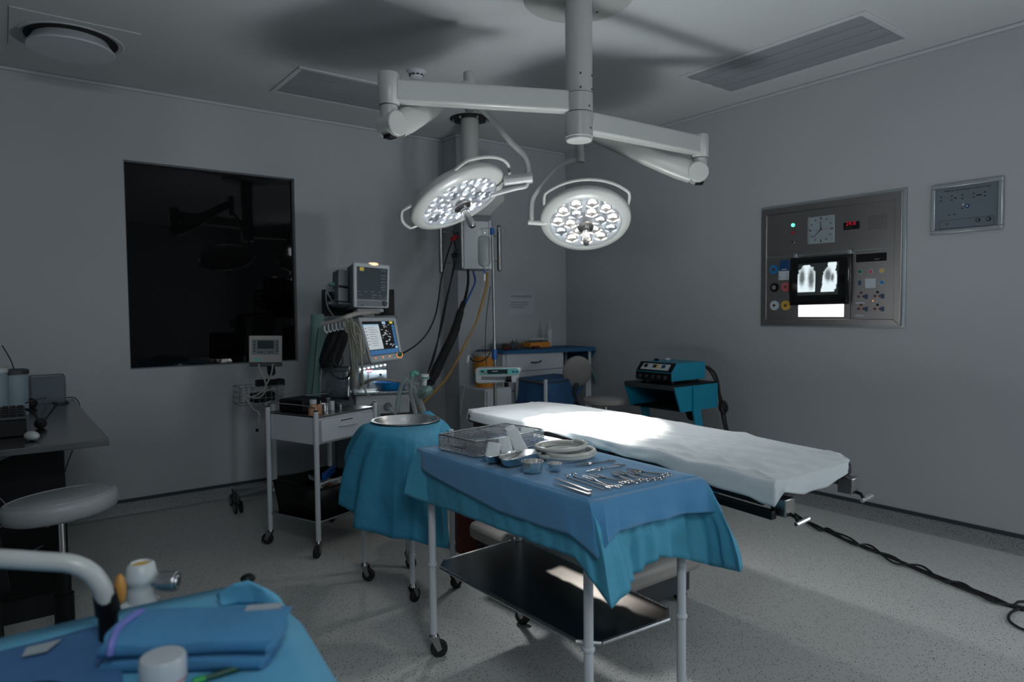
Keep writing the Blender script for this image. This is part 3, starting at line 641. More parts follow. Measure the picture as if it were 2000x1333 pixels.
def rocker(px_, py_, w_=0.018, h_=0.03, fr_=True):
    c = pp(px_, py_); o = MB().box(c-Vector((0.002, 0, 0)), (0.006, w_, h_)).build('switch', 'navy_disc' if not fr_ else 'disc_blue', WPN, bevel=0.002)
for q in ((1692, 580), (1724, 579), (1692, 604), (1724, 604), (1679, 553)): rocker(*q, fr_=False)
for q in ((1682, 576), (1714, 575), (1682, 600), (1714, 600)):
    c = pp(*q)
    for j, (dy, dz) in enumerate(((0, 0.014), (0.017, -0.012), (-0.017, -0.012))):
        cc_ = c+Vector((0, dy, dz)); MB().cyl(cc_, cc_-Vector((0.004, 0, 0)), 0.0085, 0.0085, 14).build('socket_hole', 'red_dark' if (j or q[0] == 1682) else 'black_plastic', WPN)
a, b = pp(1690, 563), pp(1711, 544); MB().bb((XF-0.003, b.y, a.z), (XF, a.y, b.z)).build('paper_label', 'disc_white', WPN)
for q in ((1680, 592), (1679, 617)): c = pp(*q); MB().box(c, (0.003, 0.06, 0.009)).build('label_strip', 'disc_white', WPN)
c = pp(1705, 588); MB().cyl(c, c-Vector((0.004, 0, 0)), 0.005, 0.004, 12).build('neon_lamp', 'orange_led', WPN)
# x-ray film clipped over the light box
def film_mat():
    m = bpy.data.materials.new('xray_film'); m.use_nodes = True; nt = m.node_tree; bs = nt.nodes['Principled BSDF']
    tc = nt.nodes.new('ShaderNodeTexCoord'); sp = nt.nodes.new('ShaderNodeSeparateXYZ'); nt.links.new(tc.outputs['UV'], sp.inputs[0])
    def mth(op, a, b=None, clamp=False):
        n = nt.nodes.new('ShaderNodeMath'); n.operation = op; n.use_clamp = clamp
        for i, v in enumerate((a, b)):
            if v is None: continue
            if isinstance(v, (int, float)): n.inputs[i].default_value = v
            else: nt.links.new(v, n.inputs[i])
        return n.outputs[0]
    X, Y = sp.outputs[0], sp.outputs[1]
    nz = nt.nodes.new('ShaderNodeTexNoise'); nz.inputs['Scale'].default_value = 14; nz.inputs['Detail'].default_value = 6; nt.links.new(tc.outputs['UV'], nz.inputs[0])
    nn = mth('MULTIPLY', mth('SUBTRACT', nz.outputs[0], 0.5), 0.6)
    def ell(cx, cy, rx, ry, soft):
        dx = mth('DIVIDE', mth('SUBTRACT', X, cx), rx); dy = mth('DIVIDE', mth('SUBTRACT', Y, cy), ry)
        r_ = mth('SQRT', mth('ADD', mth('MULTIPLY', dx, dx), mth('MULTIPLY', dy, dy)))
        return mth('DIVIDE', mth('SUBTRACT', mth('ADD', 1.0+soft/2, nn), r_), soft, True)
    def box(x0, x1, y0, y1):
        return mth('MULTIPLY', mth('MULTIPLY', mth('GREATER_THAN', X, x0), mth('LESS_THAN', X, x1)), mth('MULTIPLY', mth('GREATER_THAN', Y, y0), mth('LESS_THAN', Y, y1)))
    # frontal chest
    body = mth('MAXIMUM', ell(0.29, 0.42, 0.17, 0.42, 0.12), ell(0.29, 0.75, 0.06, 0.2, 0.2))
    lungs = mth('MAXIMUM', ell(0.215, 0.58, 0.045, 0.17, 0.9), ell(0.365, 0.55, 0.05, 0.2, 0.9))
    ch = mth('MULTIPLY', mth('MULTIPLY', body, box(0.145, 0.435, 0.27, 0.83)), mth('SUBTRACT', 1.0, mth('MULTIPLY', lungs, 0.85)))
    # lateral chest
    b2 = mth('MAXIMUM', ell(0.68, 0.5, 0.125, 0.3, 0.08), mth('MAXIMUM', ell(0.71, 0.8, 0.07, 0.2, 0.1), ell(0.63, 0.27, 0.1, 0.2, 0.1)))
    l2 = mth('MAXIMUM', ell(0.645, 0.6, 0.055, 0.13, 0.9), ell(0.72, 0.55, 0.03, 0.08, 0.9))
    lt = mth('MULTIPLY', mth('MULTIPLY', b2, box(0.53, 0.8, 0.26, 0.86)), mth('SUBTRACT', 1.0, mth('MULTIPLY', l2, 0.85)))
    tot = mth('ADD', mth('ADD', ch, lt), mth('MULTIPLY', box(0.14, 0.82, 0.2, 0.86), 0.02))
    tot = mth('MULTIPLY', tot, 0.95)
    bs.inputs['Base Color'].default_value = (0.004, 0.005, 0.006, 1); bs.inputs['Roughness'].default_value = 0.12
    bs.inputs['Emission Color'].default_value = (0.8, 0.93, 0.97, 1); nt.links.new(tot, bs.inputs['Emission Strength'])
    M['xray_film'] = m
film_mat()
c00 = at(1543, 597, 'x', XF-0.05); c10 = at(1659, 594, 'x', XF-0.03); c11 = at(1663, 496, 'x', XF-0.015); c01 = at(1545, 505, 'x', XF-0.015)
fmb = MB(); nu_, nv_ = 17, 15
def ff(u, v):
    p = c00.lerp(c10, u).lerp(c01.lerp(c11, u), v); p.x -= 0.02*math.sin(PI*v)*(abs(u-0.5)*2)**2+0.004; return p
fmb.grid(ff, nu_, nv_); fo_ = fmb.build('xray_film', 'xray_film', None, 'dark chest x-ray film with two lit images clipped over the light box', 'x-ray film', solid=0.0008)
uv = fo_.data.uv_layers.new(name='uv')
for poly in fo_.data.polygons:
    for li in poly.loop_indices: i = fo_.data.loops[li].vertex_index; uv.data[li].uv = ((i % nu_)/(nu_-1), (i//nu_)/(nv_-1))
for px_, py_ in ((1554, 500), (1660, 492)):
    c = at(px_, py_, 'x', XF-0.012); MB().box(c, (0.02, 0.024, 0.03)).build('film_clip', 'frame_alu', WPN, bevel=0.003)

# ================================================================ framed gas alarm panel
AP = thing('alarm_panel', 'small grey alarm panel in an aluminium frame, rightmost on the right wall', 'alarm panel', (XR, 1.63, 2.06))
ya, yb, za, zb_ = 1.824, 1.441, 1.905, 2.21; fb = 0.024
af = MB()
for q in (((XR-0.022, yb, za), (XR, ya, za+fb)), ((XR-0.022, yb, zb_-fb), (XR, ya, zb_)), ((XR-0.022, yb, za+fb), (XR, yb+fb, zb_-fb)), ((XR-0.022, ya-fb, za+fb), (XR, ya, zb_-fb))): af.bb(*q)
af.build('frame', 'frame_alu', AP, bevel=0.005, seg=3)
MB().bb((XR-0.01, yb+fb, za+fb), (XR, ya-fb, zb_-fb)).build('face', 'alarm_face', AP)
XA = XR-0.0105
def ap(px_, py_): return at(px_, py_, 'x', XA)
t0_ = ap(1844, 376); t1_ = ap(1936, 363)
text('title', 'MEDICAL GAS PIPELINE ALARM SYSTEM', t0_, U, V, 0.013, 'ink', AP, fit=(t0_-t1_).length*0.98)
am = MB()
for q in ((1838, 386), (1838, 393), (1859, 383), (1859, 391), (1880, 380.5), (1880, 388), (1902, 378), (1902, 385), (1924, 375), (1924, 382.5), (1879, 407), (1854, 420), (1864, 419), (1850, 438)):
    am.box(ap(*q), (0.002, 0.010, 0.006))
am.build('indicator', 'ink', AP)
am = MB()
for (px_, py_, w_) in ((1866, 387, .014), (1912, 381, .028)): am.box(ap(px_, py_), (0.002, w_, 0.006))
am.build('display', 'black_plastic', AP)
am = MB().cyl(ap(1889, 402.5), ap(1889, 402.5)-Vector((0.002, 0, 0)), 0.012, 0.012, 20); am.build('logo_disc', 'navy_disc', AP)
am = MB().cyl(ap(1889, 402.5)-Vector((0.002, 0, 0)), ap(1889, 402.5)-Vector((0.003, 0, 0)), 0.005, 0.005, 12); am.build('logo_mark', 'disc_white', AP)
c = ap(1881, 399.5); MB().box(c, (0.002, 0.008, 0.004)).build('lit_indicator', 'screen_white', AP)
for q in ((1910, 430), (1931, 428)):
    c = ap(*q); o = MB().cyl(c, c-Vector((0.004, 0, 0)), 0.012, 0.012, 20).build('button', 'black_plastic', AP); MB().cyl(c-Vector((.004, 0, 0)), c-Vector((0.008, 0, 0)), 0.008, 0.008, 16).build('button_cap', 'chrome', o)
lp = [ap(1834.5, 432.5), ap(1941, 421), ap(1941, 439.5), ap(1834.5, 448)]; am = MB()
for i in range(4): am.cyl(lp[i], lp[(i+1) % 4], 0.0008, 0.0008, 5)
am.build('outline', 'ink', AP)

# ================================================================ notice taped to the far wall
NT = MB().bb((3.965, YP-0.002, 1.42), (4.27, YP-0.0005, 1.625)).build('wall_notice', 'notice_paper', None, 'printed white notice sheet taped to the far wall above the drawers', 'notice')
MW[NT.name] = Matrix.Translation(NT.location)
text('heading', 'ATENTIE AL AMESTECUL', (3.985, YP-0.0025, 1.585), (1, 0, 0), (0, 0, 1), 0.03, 'ink', NT, fit=0.265)
for i, (s_, w_) in enumerate((('PACIENTI IN SALA DE OPERATIE', 0.22), ('NU SE INTRA FARA MASCA SI BOTOSI', 0.22), ('MULTUMIM DE INTELEGERE', 0.17))):
    text('line', s_, (3.98, YP-0.0025, 1.53-i*0.024), (1, 0, 0), (0, 0, 1), 0.015, 'ink', NT, fit=w_)

# ================================================================ drawer cabinet by the far wall
CB = thing('drawer_cabinet', 'pale grey drawer cabinet standing against the far wall', 'cabinet', (3.93, 5.06, 0))
cx0, cx1, cyf, cyb, ct = 3.575, 4.30, 4.85, 5.265, 1.085
MB().bb((cx0, cyf+0.02, 0.05), (cx1, cyb, ct)).build('body', 'white_paint', CB, bevel=0.004)
MB().bb((cx0+.03, cyf+0.05, 0), (cx1-.03, cyb, 0.05)).build('plinth', 'black_plastic', CB)
zz = ct-0.012
for h in (0.175, 0.175, 0.2, 0.22, 0.2):
    dr = MB().bb((cx0+0.03, cyf, zz-h+0.006), (cx1-0.03, cyf+0.02, zz)).build('drawer', 'white_paint', CB, bevel=0.004)
    hm = MB(); xm = (cx0+cx1)/2; zh = zz-h*0.52; hm.tube([(xm-.055, cyf, zh-.003), (xm-.05, cyf-.02, zh-0.004), (xm, cyf-.026, zh-0.006), (xm+.05, cyf-.02, zh+0.003), (xm+.055, cyf, zh+.003)], 0.0055, 8)
    hm.build('handle', 'black_plastic', dr); zz -= h
# low pale trolley body to the left, behind the IV pole
SB = thing('side_cabinet', 'low pale grey bedside cabinet left of the drawers, behind the drip stand', 'cabinet', (3.33, 4.78, 0))
MB().bb((3.19, 4.6, 0.06), (3.47, 5.0, 0.80)).build('body', 'white_paint', SB, bevel=0.01)
MB().bb((3.205, 4.588, 0.10), (3.455, 4.6, 0.5)).build('door', 'white_paint', SB, bevel=0.004)
MB().bb((3.205, 4.588, 0.515), (3.455, 4.6, 0.785)).build('drawer', 'white_paint', SB, bevel=0.004)
for xx in (3.23, 3.43): MB().cyl((xx, 4.8, 0), (xx, 4.8, 0.06), 0.02, 0.02, 12).build('foot', 'rubber', SB)
# desk part covered with a blue cloth beside the drawers
DT = thing('side_table', 'white-legged table beside the drawers under a blue cloth', 'table', (4.5, 5.05, 0))
MB().bb((4.31, 4.86, 1.06), (4.695, 5.26, 1.082)).build('table_top', 'white_paint', DT)
for xx, yy in ((4.655, 4.885), (4.655, 5.235), (4.335, 5.235)): MB().cyl((xx, yy, 0), (xx, yy, 1.06), 0.016, 0.016, 14).build('leg', 'white_paint', DT)
cl = MB(); tp = [(3.56, 4.83), (4.31, 4.83), (4.69, 4.84), (4.69, 5.27), (3.56, 5.27)]
dp = [0.012, 0.02, 0.06, 0.5, 0.02]
tops = [Vector((x, y, 1.09)) for x, y in tp]; bots = [Vector((4.69, 4.825, 1.05)) if i == 2 else Vector((x, y, 1.09-dp[i])) for i, (x, y) in enumerate(tp)]
bots[0] = Vector((3.555, 4.82, 1.07)); bots[1] = Vector((4.31, 4.82, 1.055)); bots[3] = Vector((4.698, 5.27, 0.6))
T_ = skirt(cl, tops, bots, 8, 6, 0.003); cap(cl, T_, lambda x, y: 1.09+0.003*mnoise.noise(Vector((x*8, y*8, 0))))
cl.build('table_cover', 'far_blue', None, 'blue cloth spread over the drawer cabinet and side table', 'cloth', solid=0.003, solid_off=1)
zc = 1.0975
# things on the cabinet
o = thing('storage_tray', 'orange tray of small vials on the blue cloth below the notice', 'tray', (4.13, 5.1, zc))
bx = MB(); x0, x1, ya_, yb_ = 4.02, 4.27, 5.03, 5.17
bx.bb((x0, ya_, zc), (x1, yb_, zc+0.004)); bx.bb((x0, ya_, zc), (x1, ya_+.004, zc+.05)); bx.bb((x0, yb_-.004, zc), (x1, yb_, zc+.05)); bx.bb((x0, ya_, zc), (x0+.004, yb_, zc+.05)); bx.bb((x1-.004, ya_, zc), (x1, yb_, zc+.05)); bx.build('tray_body', 'orange', o)
for i in range(8):
    for j in range(2):
        x, y = 4.045+i*0.029, 5.065+j*0.06; v_ = MB(); v_.use('clear_plastic').lathe([(0.012, 0), (0.012, 0.055), (0.007, 0.062), (0.007, 0.07)], (x, y, zc+0.0045), 10); v_.use('frame_alu').lathe([(0.009, 0.07), (0.009, 0.082)], (x, y, zc+0.0045), 10)
        v_.build('vial', None, None, 'small clear vial with metal cap standing in the orange tray', 'vial', 'vials in the orange tray')
o = thing('pump_bottle', 'tall white pump bottle beside the orange tray', 'bottle', (4.36, 5.15, zc))
MB().lathe([(0.03, 0), (0.032, 0.01), (0.032, 0.16), (0.012, 0.18), (0.012, 0.2)], (4.36, 5.15, zc), 20).build('bottle_body', 'plastic_white', o)
pm = MB().cyl((4.36, 5.15, zc+0.2), (4.36, 5.15, zc+0.24), 0.006); pm.box((4.35, 5.145, zc+0.245), (0.045, 0.014, 0.01)); pm.build('pump_head', 'plastic_white', o)
wide = thing('storage_basket', 'wide clear box of supplies behind the orange tray', 'box', (3.82, 5.14, zc))
MB().bb((3.66, 5.08, zc), (3.98, 5.2, zc+0.05)).build('box_body', 'clear_plastic', wide, bevel=0.004)
MB().bb((3.80, 5.1, zc+0.0), (3.97, 5.19, zc+0.045)).build('contents', 'carton_brown', wide)
for x, y, m_, lb in ((3.70, 4.98, 'red_dark', 'dark red small packet at the left of the blue cloth'), (4.02, 4.95, 'red_dark', 'dark red small packet in front of the orange tray')):
    MB().box((x, y, zc+0.011), (0.075, 0.05, 0.02), 0.2).build('packet', m_, None, lb, 'packet', bevel=0.004)
jr = thing('syringe_cup', 'clear cup of syringes on the left of the blue cloth', 'cup', (3.80, 5.0, zc))
MB().lathe([(0.03, 0.0), (0.036, 0.07), (0.034, 0.07), (0.028, 0.004)], (3.8, 5.0, zc), 20).build('cup_body', 'clear_plastic', jr)
for k in range(4): MB().cyl((3.79+k*.006, 5.0, zc+0.006), (3.77+k*0.025, 5.0+0.02*(k % 2), zc+0.09), 0.005, 0.005, 8).build('syringe', 'black_plastic' if k % 2 else 'plastic_white', jr)
# sharps bin
SBN = thing('sharps_bin', 'round yellow-orange sharps bin with white lid behind the drip stand', 'bin', (3.33, 4.8, 0.805))
zb0 = 0.80
bc = atd(941, 700, 5.7)
MB().lathe([(0.085, 0), (0.092, 0.1), (0.103, 0.255), (0.107, 0.27)], (3.33, 4.8, zb0), 36).build('bin_body', 'orange_bin', SBN)
MB().lathe([(0.112, 0.265), (0.112, 0.285), (0.098, 0.297), (0.05, 0.302), (0, 0.302)], (3.33, 4.8, zb0), 36).build('lid', 'plastic_beige', SBN)
MB().lathe([(0.04, 0.302), (0.04, 0.31), (0, 0.31)], (3.35, 4.79, zb0), 20).build('lid_flap', 'red_dark', SBN)

# ================================================================ small trolley with a blue cloth
ST = thing('instrument_stand', 'small white tubular trolley in front of the drawer cabinet', 'trolley', (3.87, 4.53, 0))
lg = {'a': (3.57, 4.27), 'b': (4.16, 4.40), 'c': (4.12, 4.80), 'd': (3.62, 4.72)}
for k, (x, y) in lg.items():
    MB().cyl((x, y, 0.08), (x, y, 0.885 if k in 'ab' else 0.86), 0.0165, 0.0165, 16).build('leg', 'white_paint', ST)
    MB().cyl((x, y, 0.885), (x, y, 0.889), 0.014, 0.013, 12).build('leg_plug', 'black_plastic', ST) if k in 'ab' else None
    caster(ST, x, y, 0.085, 0.03, 0.9)
tpm = MB(); pts_ = [lg['a'], lg['b'], lg['c'], lg['d']]
tpm.prism([(x, y) for x, y in pts_], (0, 0, 0.845), (1, 0, 0), (0, 1, 0), (0, 0, 0.012)); tpm.build('top_shelf', 'steel_dark', ST)
MB().prism([(x, y) for x, y in pts_], (0, 0, 0.3), (1, 0, 0), (0, 1, 0), (0, 0, 0.012)).build('lower_shelf', 'steel_dark', ST)
cl = MB(); ins = 0.022
tops = [Vector((3.6, 4.285, 0.864)), Vector((3.86, 4.345, 0.864)), Vector((4.13, 4.405, 0.866)), Vector((4.11, 4.78, 0.866)), Vector((3.635, 4.71, 0.864))]
bots = [Vector((3.595, 4.255, 0.62)), Vector((3.87, 4.315, 0.56)), Vector((4.125, 4.375, 0.84)), Vector((4.12, 4.80, 0.78)), Vector((3.6, 4.72, 0.62))]
T_ = skirt(cl, tops, bots, 10, 8, 0.008, seed=3); cap(cl, T_, lambda x, y: 0.864+0.004*mnoise.noise(Vector((x*7, y*7, 3))))
cl.build('trolley_cover', 'navy_linen', None, 'dark blue cloth draped over the small white trolley', 'cloth', solid=0.003, solid_off=1)
# chair back and stool behind
CH = thing('swivel_chair', 'beige swivel chair with rounded backrest behind the small trolley', 'chair', (4.40, 4.64, 0))
bk = MB(); cb_ = atd(1127, 726, 5.85)
def bf(u, v):
    x = (u-.5)*0.40; z = (v-.5)*0.34; k = max(0, 1-abs(2*(u-.5))**2.6-abs(2*(v-.5))**2.6)**0.4
    return x, z, k
bk = MB(axes(cb_, Vector((0.86, -0.5, 0)), Vector((-0.1, -0.17, 0.98)), Vector((0.5, 0.86, 0.12))))
bk.ball((0, 0, 0), 1, 28, (0.13, 0.14, 0.028)); bk.build('backrest', 'chair_vinyl', CH)
MB().tube([cb_-Vector((0, 0, 0.1)), cb_+Vector((0.02, 0.05, -0.25)), Vector((4.40, 4.64, 0.46))], 0.018, 10).build('back_support', 'grey_dark', CH)
MB().lathe([(0.0, 0.44), (0.17, 0.44), (0.19, 0.46), (0.19, 0.49), (0.17, 0.51), (0, 0.515)], (4.40, 4.64, 0), 36).build('seat', 'chair_vinyl', CH)
MB().cyl((4.40, 4.64, 0.08), (4.40, 4.64, 0.45), 0.025, 0.025, 16).build('pillar', 'chrome', CH)
for k in range(5):
    a = k*2*PI/5; lgm = MB(); lgm.tube([(4.40, 4.64, 0.09), (4.40+math.cos(a)*0.2, 4.64+math.sin(a)*0.2, 0.07)], 0.018, 8, 0); lgm.build('base_arm', 'black_plastic', CH)
    MB().cyl((4.40+math.cos(a)*0.2-0.01, 4.64+math.sin(a)*0.2, 0.03), (4.40+math.cos(a)*0.2+0.01, 4.64+math.sin(a)*0.2, 0.03), 0.03, 0.03, 14).build('wheel', 'rubber', CH)
s0 = atd(1182, 778, 5.25); sx, sy, sz = s0.x, s0.y, s0.z
S3 = thing('stool', 'round grey stool between the small trolley and the blue machine, partly hidden', 'stool', (sx, sy, 0))
MB().lathe([(0.0, -0.05), (0.14, -0.05), (0.165, -0.035), (0.17, -0.01), (0.15, 0.005), (0, 0.012)], (sx, sy, sz), 40).build('seat', 'chair_vinyl', S3)
MB().cyl((sx, sy, 0.1), (sx, sy, sz-0.05), 0.022, 0.022, 16).build('pillar', 'chrome', S3)
for k in range(5):
    a = k*2*PI/5+.4; MB().tube([(sx, sy, 0.1), (sx+math.cos(a)*0.22, sy+math.sin(a)*0.22, 0.065)], 0.016, 8, 0).build('base_arm', 'black_plastic', S3)
    MB().cyl((sx+math.cos(a)*0.22-0.01, sy+math.sin(a)*0.22, 0.03), (sx+math.cos(a)*0.22+0.01, sy+math.sin(a)*0.22, 0.03), 0.03, 0.03, 14).build('wheel', 'rubber', S3)
# folded green hose on the chair side
cord('oxygen_tubing', 'grey-green bunch of tubing hanging from the side table edge', 'tubing', [Vector((4.5, 4.83, 0.98)), Vector((4.53, 4.8, 0.93)), Vector((4.6, 4.79, 0.86)), Vector((4.64, 4.79, 0.79)), Vector((4.66, 4.8, 0.75))], 0.02, 'bag_green', 8)

# ================================================================ diathermy machine on its blue trolley
ET = thing('machine_trolley', 'petrol blue steel trolley with slanting legs beside the right wall', 'trolley', (4.03, 3.36, 0))
ex0, ex1, ey0, ey1, ez = 3.80, 4.30, 3.12, 3.61, 0.905
for yy in (ey0, ey1-0.012):
    MB().prism([(0, 0), (0.5, 0.0), (0.5, -0.185), (0.075, -0.185)], (ex0, yy, ez-0.01), (1, 0, 0), (0, 0, 1), (0, 0.012, 0)).build('side_panel', 'esu_blue', ET)
MB().bb((ex0+0.01, ey0, ez-0.012), (ex1, ey1, ez)).build('top_plate', 'black_plastic', ET, bevel=0.003)
MB().prism([(0, 0), (0.03, 0), (0.03, -0.03), (0.012, -0.034)], (ex0-0.004, ey0+.004, ez-0.003), (1, 0, 0), (0, 0, 1), (0, ey1-ey0-.008, 0)).build('front_edge', 'grey_dark', ET, bevel=0.004)
MB().bb((ex0+0.09, ey0+0.012, ez-0.195), (ex1, ey1-0.012, ez-0.185)).build('lower_shelf', 'black_plastic', ET)
MB().bb((ex1-0.01, ey0+0.012, ez-0.185), (ex1, ey1-0.012, ez-0.02)).build('back_panel', 'esu_blue_dark', ET)
for yy in (ey0-0.012, ey1):
    lgm = MB(); lgm.prism([(0.20, -0.02), (0.285, -0.02), (0.285, -0.20), (0.42, -0.86), (0.34, -0.86), (0.215, -0.26), (0.20, -0.2)], (ex0, yy, ez), (1, 0, 0), (0, 0, 1), (0, 0.012, 0)); lgm.build('leg', 'esu_blue', ET)
    MB().bb((ex0+0.1, yy, 0.04), (ex0+0.5, yy+0.012, 0.1)).build('foot_bar', 'esu_blue_dark', ET)
for xx in (3.92, 4.27):
    for yy in (ey0-0.006, ey1+0.006): MB().cyl((xx, yy-0.01, 0.025), (xx, yy+0.01, 0.025), 0.025, 0.025, 14).build('wheel', 'rubber', ET)
MB().bb((4.1, ey0+.05, 0.66), (4.16, ey0+0.14, 0.72)).ball((4.13, ey0+0.1, 0.655), 0.045, 14).build('foot_pedal_holder', 'black_plastic', ET)
EM = thing('diathermy_machine', 'petrol blue diathermy machine with sloping black control front on the blue trolley', 'medical machine', (4.07, 3.38, ez))
mx0, mx1, my0, my1, mz0, mz1 = 3.87, 4.26, 3.20, 3.545, 0.925, 1.055
MB().prism([(0.0, 0), (mx1-mx0, 0), (mx1-mx0, mz1-mz0), (0.055, mz1-mz0), (0.0, 0.065)], (mx0, my0, mz0), (1, 0, 0), (0, 0, 1), (0, my1-my0, 0)).build('housing', 'esu_blue', EM, bevel=0.003)
MB().bb((mx0-0.01, my0+.004, mz0), (mx0, my1-.004, mz0+0.06)).build('lower_front', 'black_plastic', EM, bevel=0.002)
sx_ = Vector((0.055, 0, 0.065)).normalized(); nrm = Vector((-0.065, 0, 0.055)).normalized(); so = Vector((mx0, my1-0.004, mz0+0.065))
MB().prism([(0, 0), (my1-my0-.008, 0), (my1-my0-.008, 0.083), (0, 0.083)], so, (0, -1, 0), sx_, nrm*0.006).build('control_front', 'black_plastic', EM, bevel=0.002)
MB().prism([(0.035, 0.012), (0.30, 0.012), (0.30, 0.066), (0.045, 0.066)], so+nrm*0.006, (0, -1, 0), sx_, nrm*0.002).build('label_plate', 'plastic_white', EM)
for a_, m_ in ((0.075, 'black_plastic'), (0.16, 'ink'), (0.245, 'navy_disc')): MB().prism([(a_-0.016, 0.03), (a_+0.016, 0.03), (a_+0.016, 0.058), (a_-0.016, 0.058)], so+nrm*0.008, (0, -1, 0), sx_, nrm*0.003).build('display', m_, EM)
MB().prism([(0.18, 0.028), (0.2, 0.028), (0.2, 0.06), (0.18, 0.06)], so+nrm*0.008, (0, -1, 0), sx_, nrm*0.002).build('yellow_label', 'disc_yellow', EM)
for k in range(5): MB().cyl((mx0-0.01, my0+0.05+k*0.06, mz0+0.028), (mx0-0.022, my0+0.05+k*0.06, mz0+0.028), 0.014, 0.012, 14).build('socket', 'grey_dark', EM)
for xx in (mx0+.05, mx1-.05):
    for yy in (my0+.04, my1-.04): MB().cyl((xx, yy, ez), (xx, yy, mz0), 0.012, 0.012, 10).build('foot', 'rubber', EM)
for lb, off, r_ in (('thick black cable looping down behind the blue machine, inner strand', 0.0, 0.011), ('thin black cable hanging behind the blue machine, outer strand nearest the wall', 0.03, 0.007)):
    cord('machine_cable', lb, 'cable', [Vector((4.262, 3.27+off, 1.0)), Vector((4.34, 3.24+off, 1.005)), Vector((4.40, 3.2+off, 0.92)), Vector((4.42+off, 3.18, 0.72)), Vector((4.44+off, 3.15, 0.52)), Vector((4.5+off, 3.1, 0.25)), Vector((4.52+off, 3.05, 0.012)), Vector((4.5+off, 2.9, 0.012))], r_, 'cable_black')
cord('coiled_cable', 'small coil of black cable hanging at the back of the blue trolley', 'cable', [Vector((4.315, 3.1, 0.76)), Vector((4.33, 3.12, 0.70)), Vector((4.35, 3.1, 0.66)), Vector((4.36, 3.08, 0.7)), Vector((4.34, 3.09, 0.75)), Vector((4.33, 3.11, 0.71)), Vector((4.345, 3.1, 0.66))], 0.012, 'cable_black')
MB().ball((4.12, 3.45, mz1+0.01), 0.022, 12, (1.3, 1, .6)).build('pad', 'plastic_white', None, 'small white pad lying on top of the blue machine', 'pad')
MB().ball((4.05, 3.5, mz1+0.008), 0.02, 12, (1.3, 1, .5)).build('pad', 'black_plastic', None, 'small black pad lying on top of the blue machine', 'pad')
pa = atd(1236, 785, 4.3)
bg = MB(axes(Vector((pa.x, pa.y, 0.5)), Vector((0.8, -0.6, 0)), Vector((0.6, 0.8, 0)), Vector((0.1, 0, 1)).normalized()))
bg.bb((-0.05, -0.03, -0.15), (0.05, 0.03, 0.24)); BGo = bg.build('glove_carton', 'plastic_white', None, 'narrow white carton leaning behind the far side of the operating table', 'box', bevel=0.003)
MW[BGo.name] = Matrix.Translation(BGo.location)
bg = MB(axes(Vector((pa.x, pa.y, 0.5)), Vector((0.8, -0.6, 0)), Vector((0.6, 0.8, 0)), Vector((0.1, 0, 1)).normalized())); bg.bb((-0.051, -0.031, 0.19), (0.051, 0.031, 0.241)); bg.build('carton_top', 'esu_blue_dark', BGo)
cr = thing('carton_rack', 'grey rack on the floor carrying the narrow white carton', 'rack', (pa.x, pa.y, 0))
MB().bb((pa.x-.12, pa.y-.1, 0), (pa.x+.12, pa.y+.1, 0.03)).build('base', 'plastic_grey', cr, bevel=.005); MB().bb((pa.x-.1, pa.y-.08, 0.32), (pa.x+.1, pa.y+.08, 0.345)).build('shelf', 'plastic_grey', cr, bevel=.005)
for a_ in (-1, 1): MB().cyl((pa.x+a_*.09, pa.y, 0.03), (pa.x+a_*.09, pa.y, 0.32), 0.012).build('post', 'plastic_grey', cr)

# ================================================================ drip stand with pump
IV = thing('drip_stand', 'steel drip stand with hook and blue collars behind the head of the operating table', 'drip stand', (2.92, 4.08, 0))
ix, iy = 2.92, 4.08
MB().cyl((ix, iy, 0.12), (ix, iy, 1.25), 0.0125, 0.0125, 14).build('lower_pole', 'steel_dark', IV)
MB().cyl((ix, iy, 1.25), (ix-0.01, iy, 2.06), 0.0095, 0.0095, 14).build('upper_pole', 'steel_dark', IV)
zcol = at(963, 692, 'y', iy).z
MB().lathe([(0.02, -0.04), (0.022, -0.03), (0.022, 0.03), (0.018, 0.035)], (ix, iy, zcol), 16).build('height_clamp', 'blue_clip', IV)
MB().lathe([(0.016, -0.05), (0.016, 0.0)], (ix-.01, iy, 2.065), 16).build('hook_hub', 'blue_clip', IV)
for d_ in (Vector((-1, 0.15, 0)), Vector((1, -0.3, 0))):
    d_ = Vector((d_.x*0.8-0.0, d_.y, 0)).normalized(); o_ = Vector((ix-.01, iy, 2.06))
    # hook lies across the view
    dd = (RGT if d_.x > 0 else -RGT); dd = Vector((dd.x, dd.y, 0)).normalized()
    MB().tube([o_, o_+dd*0.04+Vector((0, 0, 0.004)), o_+dd*0.08, o_+dd*0.1-Vector((0, 0, 0.02)), o_+dd*0.098-Vector((0, 0, 0.045))], 0.003, 6).build('hook', 'steel', IV)
    MB().tube([o_+dd*0.04+Vector((0, 0, .004)), o_+dd*0.045-Vector((0, 0, 0.02)), o_+dd*0.06-Vector((0, 0, 0.032)), o_+dd*0.072-Vector((0, 0, 0.02)), o_+dd*0.075+Vector((0, 0, .002))], 0.0025, 6).build('hook', 'steel', IV)
for k in range(5):
    a = k*2*PI/5; MB().tube([(ix, iy, 0.13), (ix+math.cos(a)*0.28, iy+math.sin(a)*0.28, 0.075)], 0.013, 8, 0).build('base_arm', 'steel_dark', IV)
    MB().cyl((ix+math.cos(a)*0.28-0.01, iy+math.sin(a)*0.28, 0.032), (ix+math.cos(a)*0.28+0.01, iy+math.sin(a)*0.28, 0.032), 0.032, 0.032, 14).build('wheel', 'rubber', IV)
hk = Vector((ix-.01, iy, 2.028))-Vector((RGT.x, RGT.y, 0)).normalized()*0.06
IB = thing('infusion_bag', 'clear infusion bottle hanging upside down from the drip stand hook', 'drip bag', hk-Vector((0, 0, 0.3)))
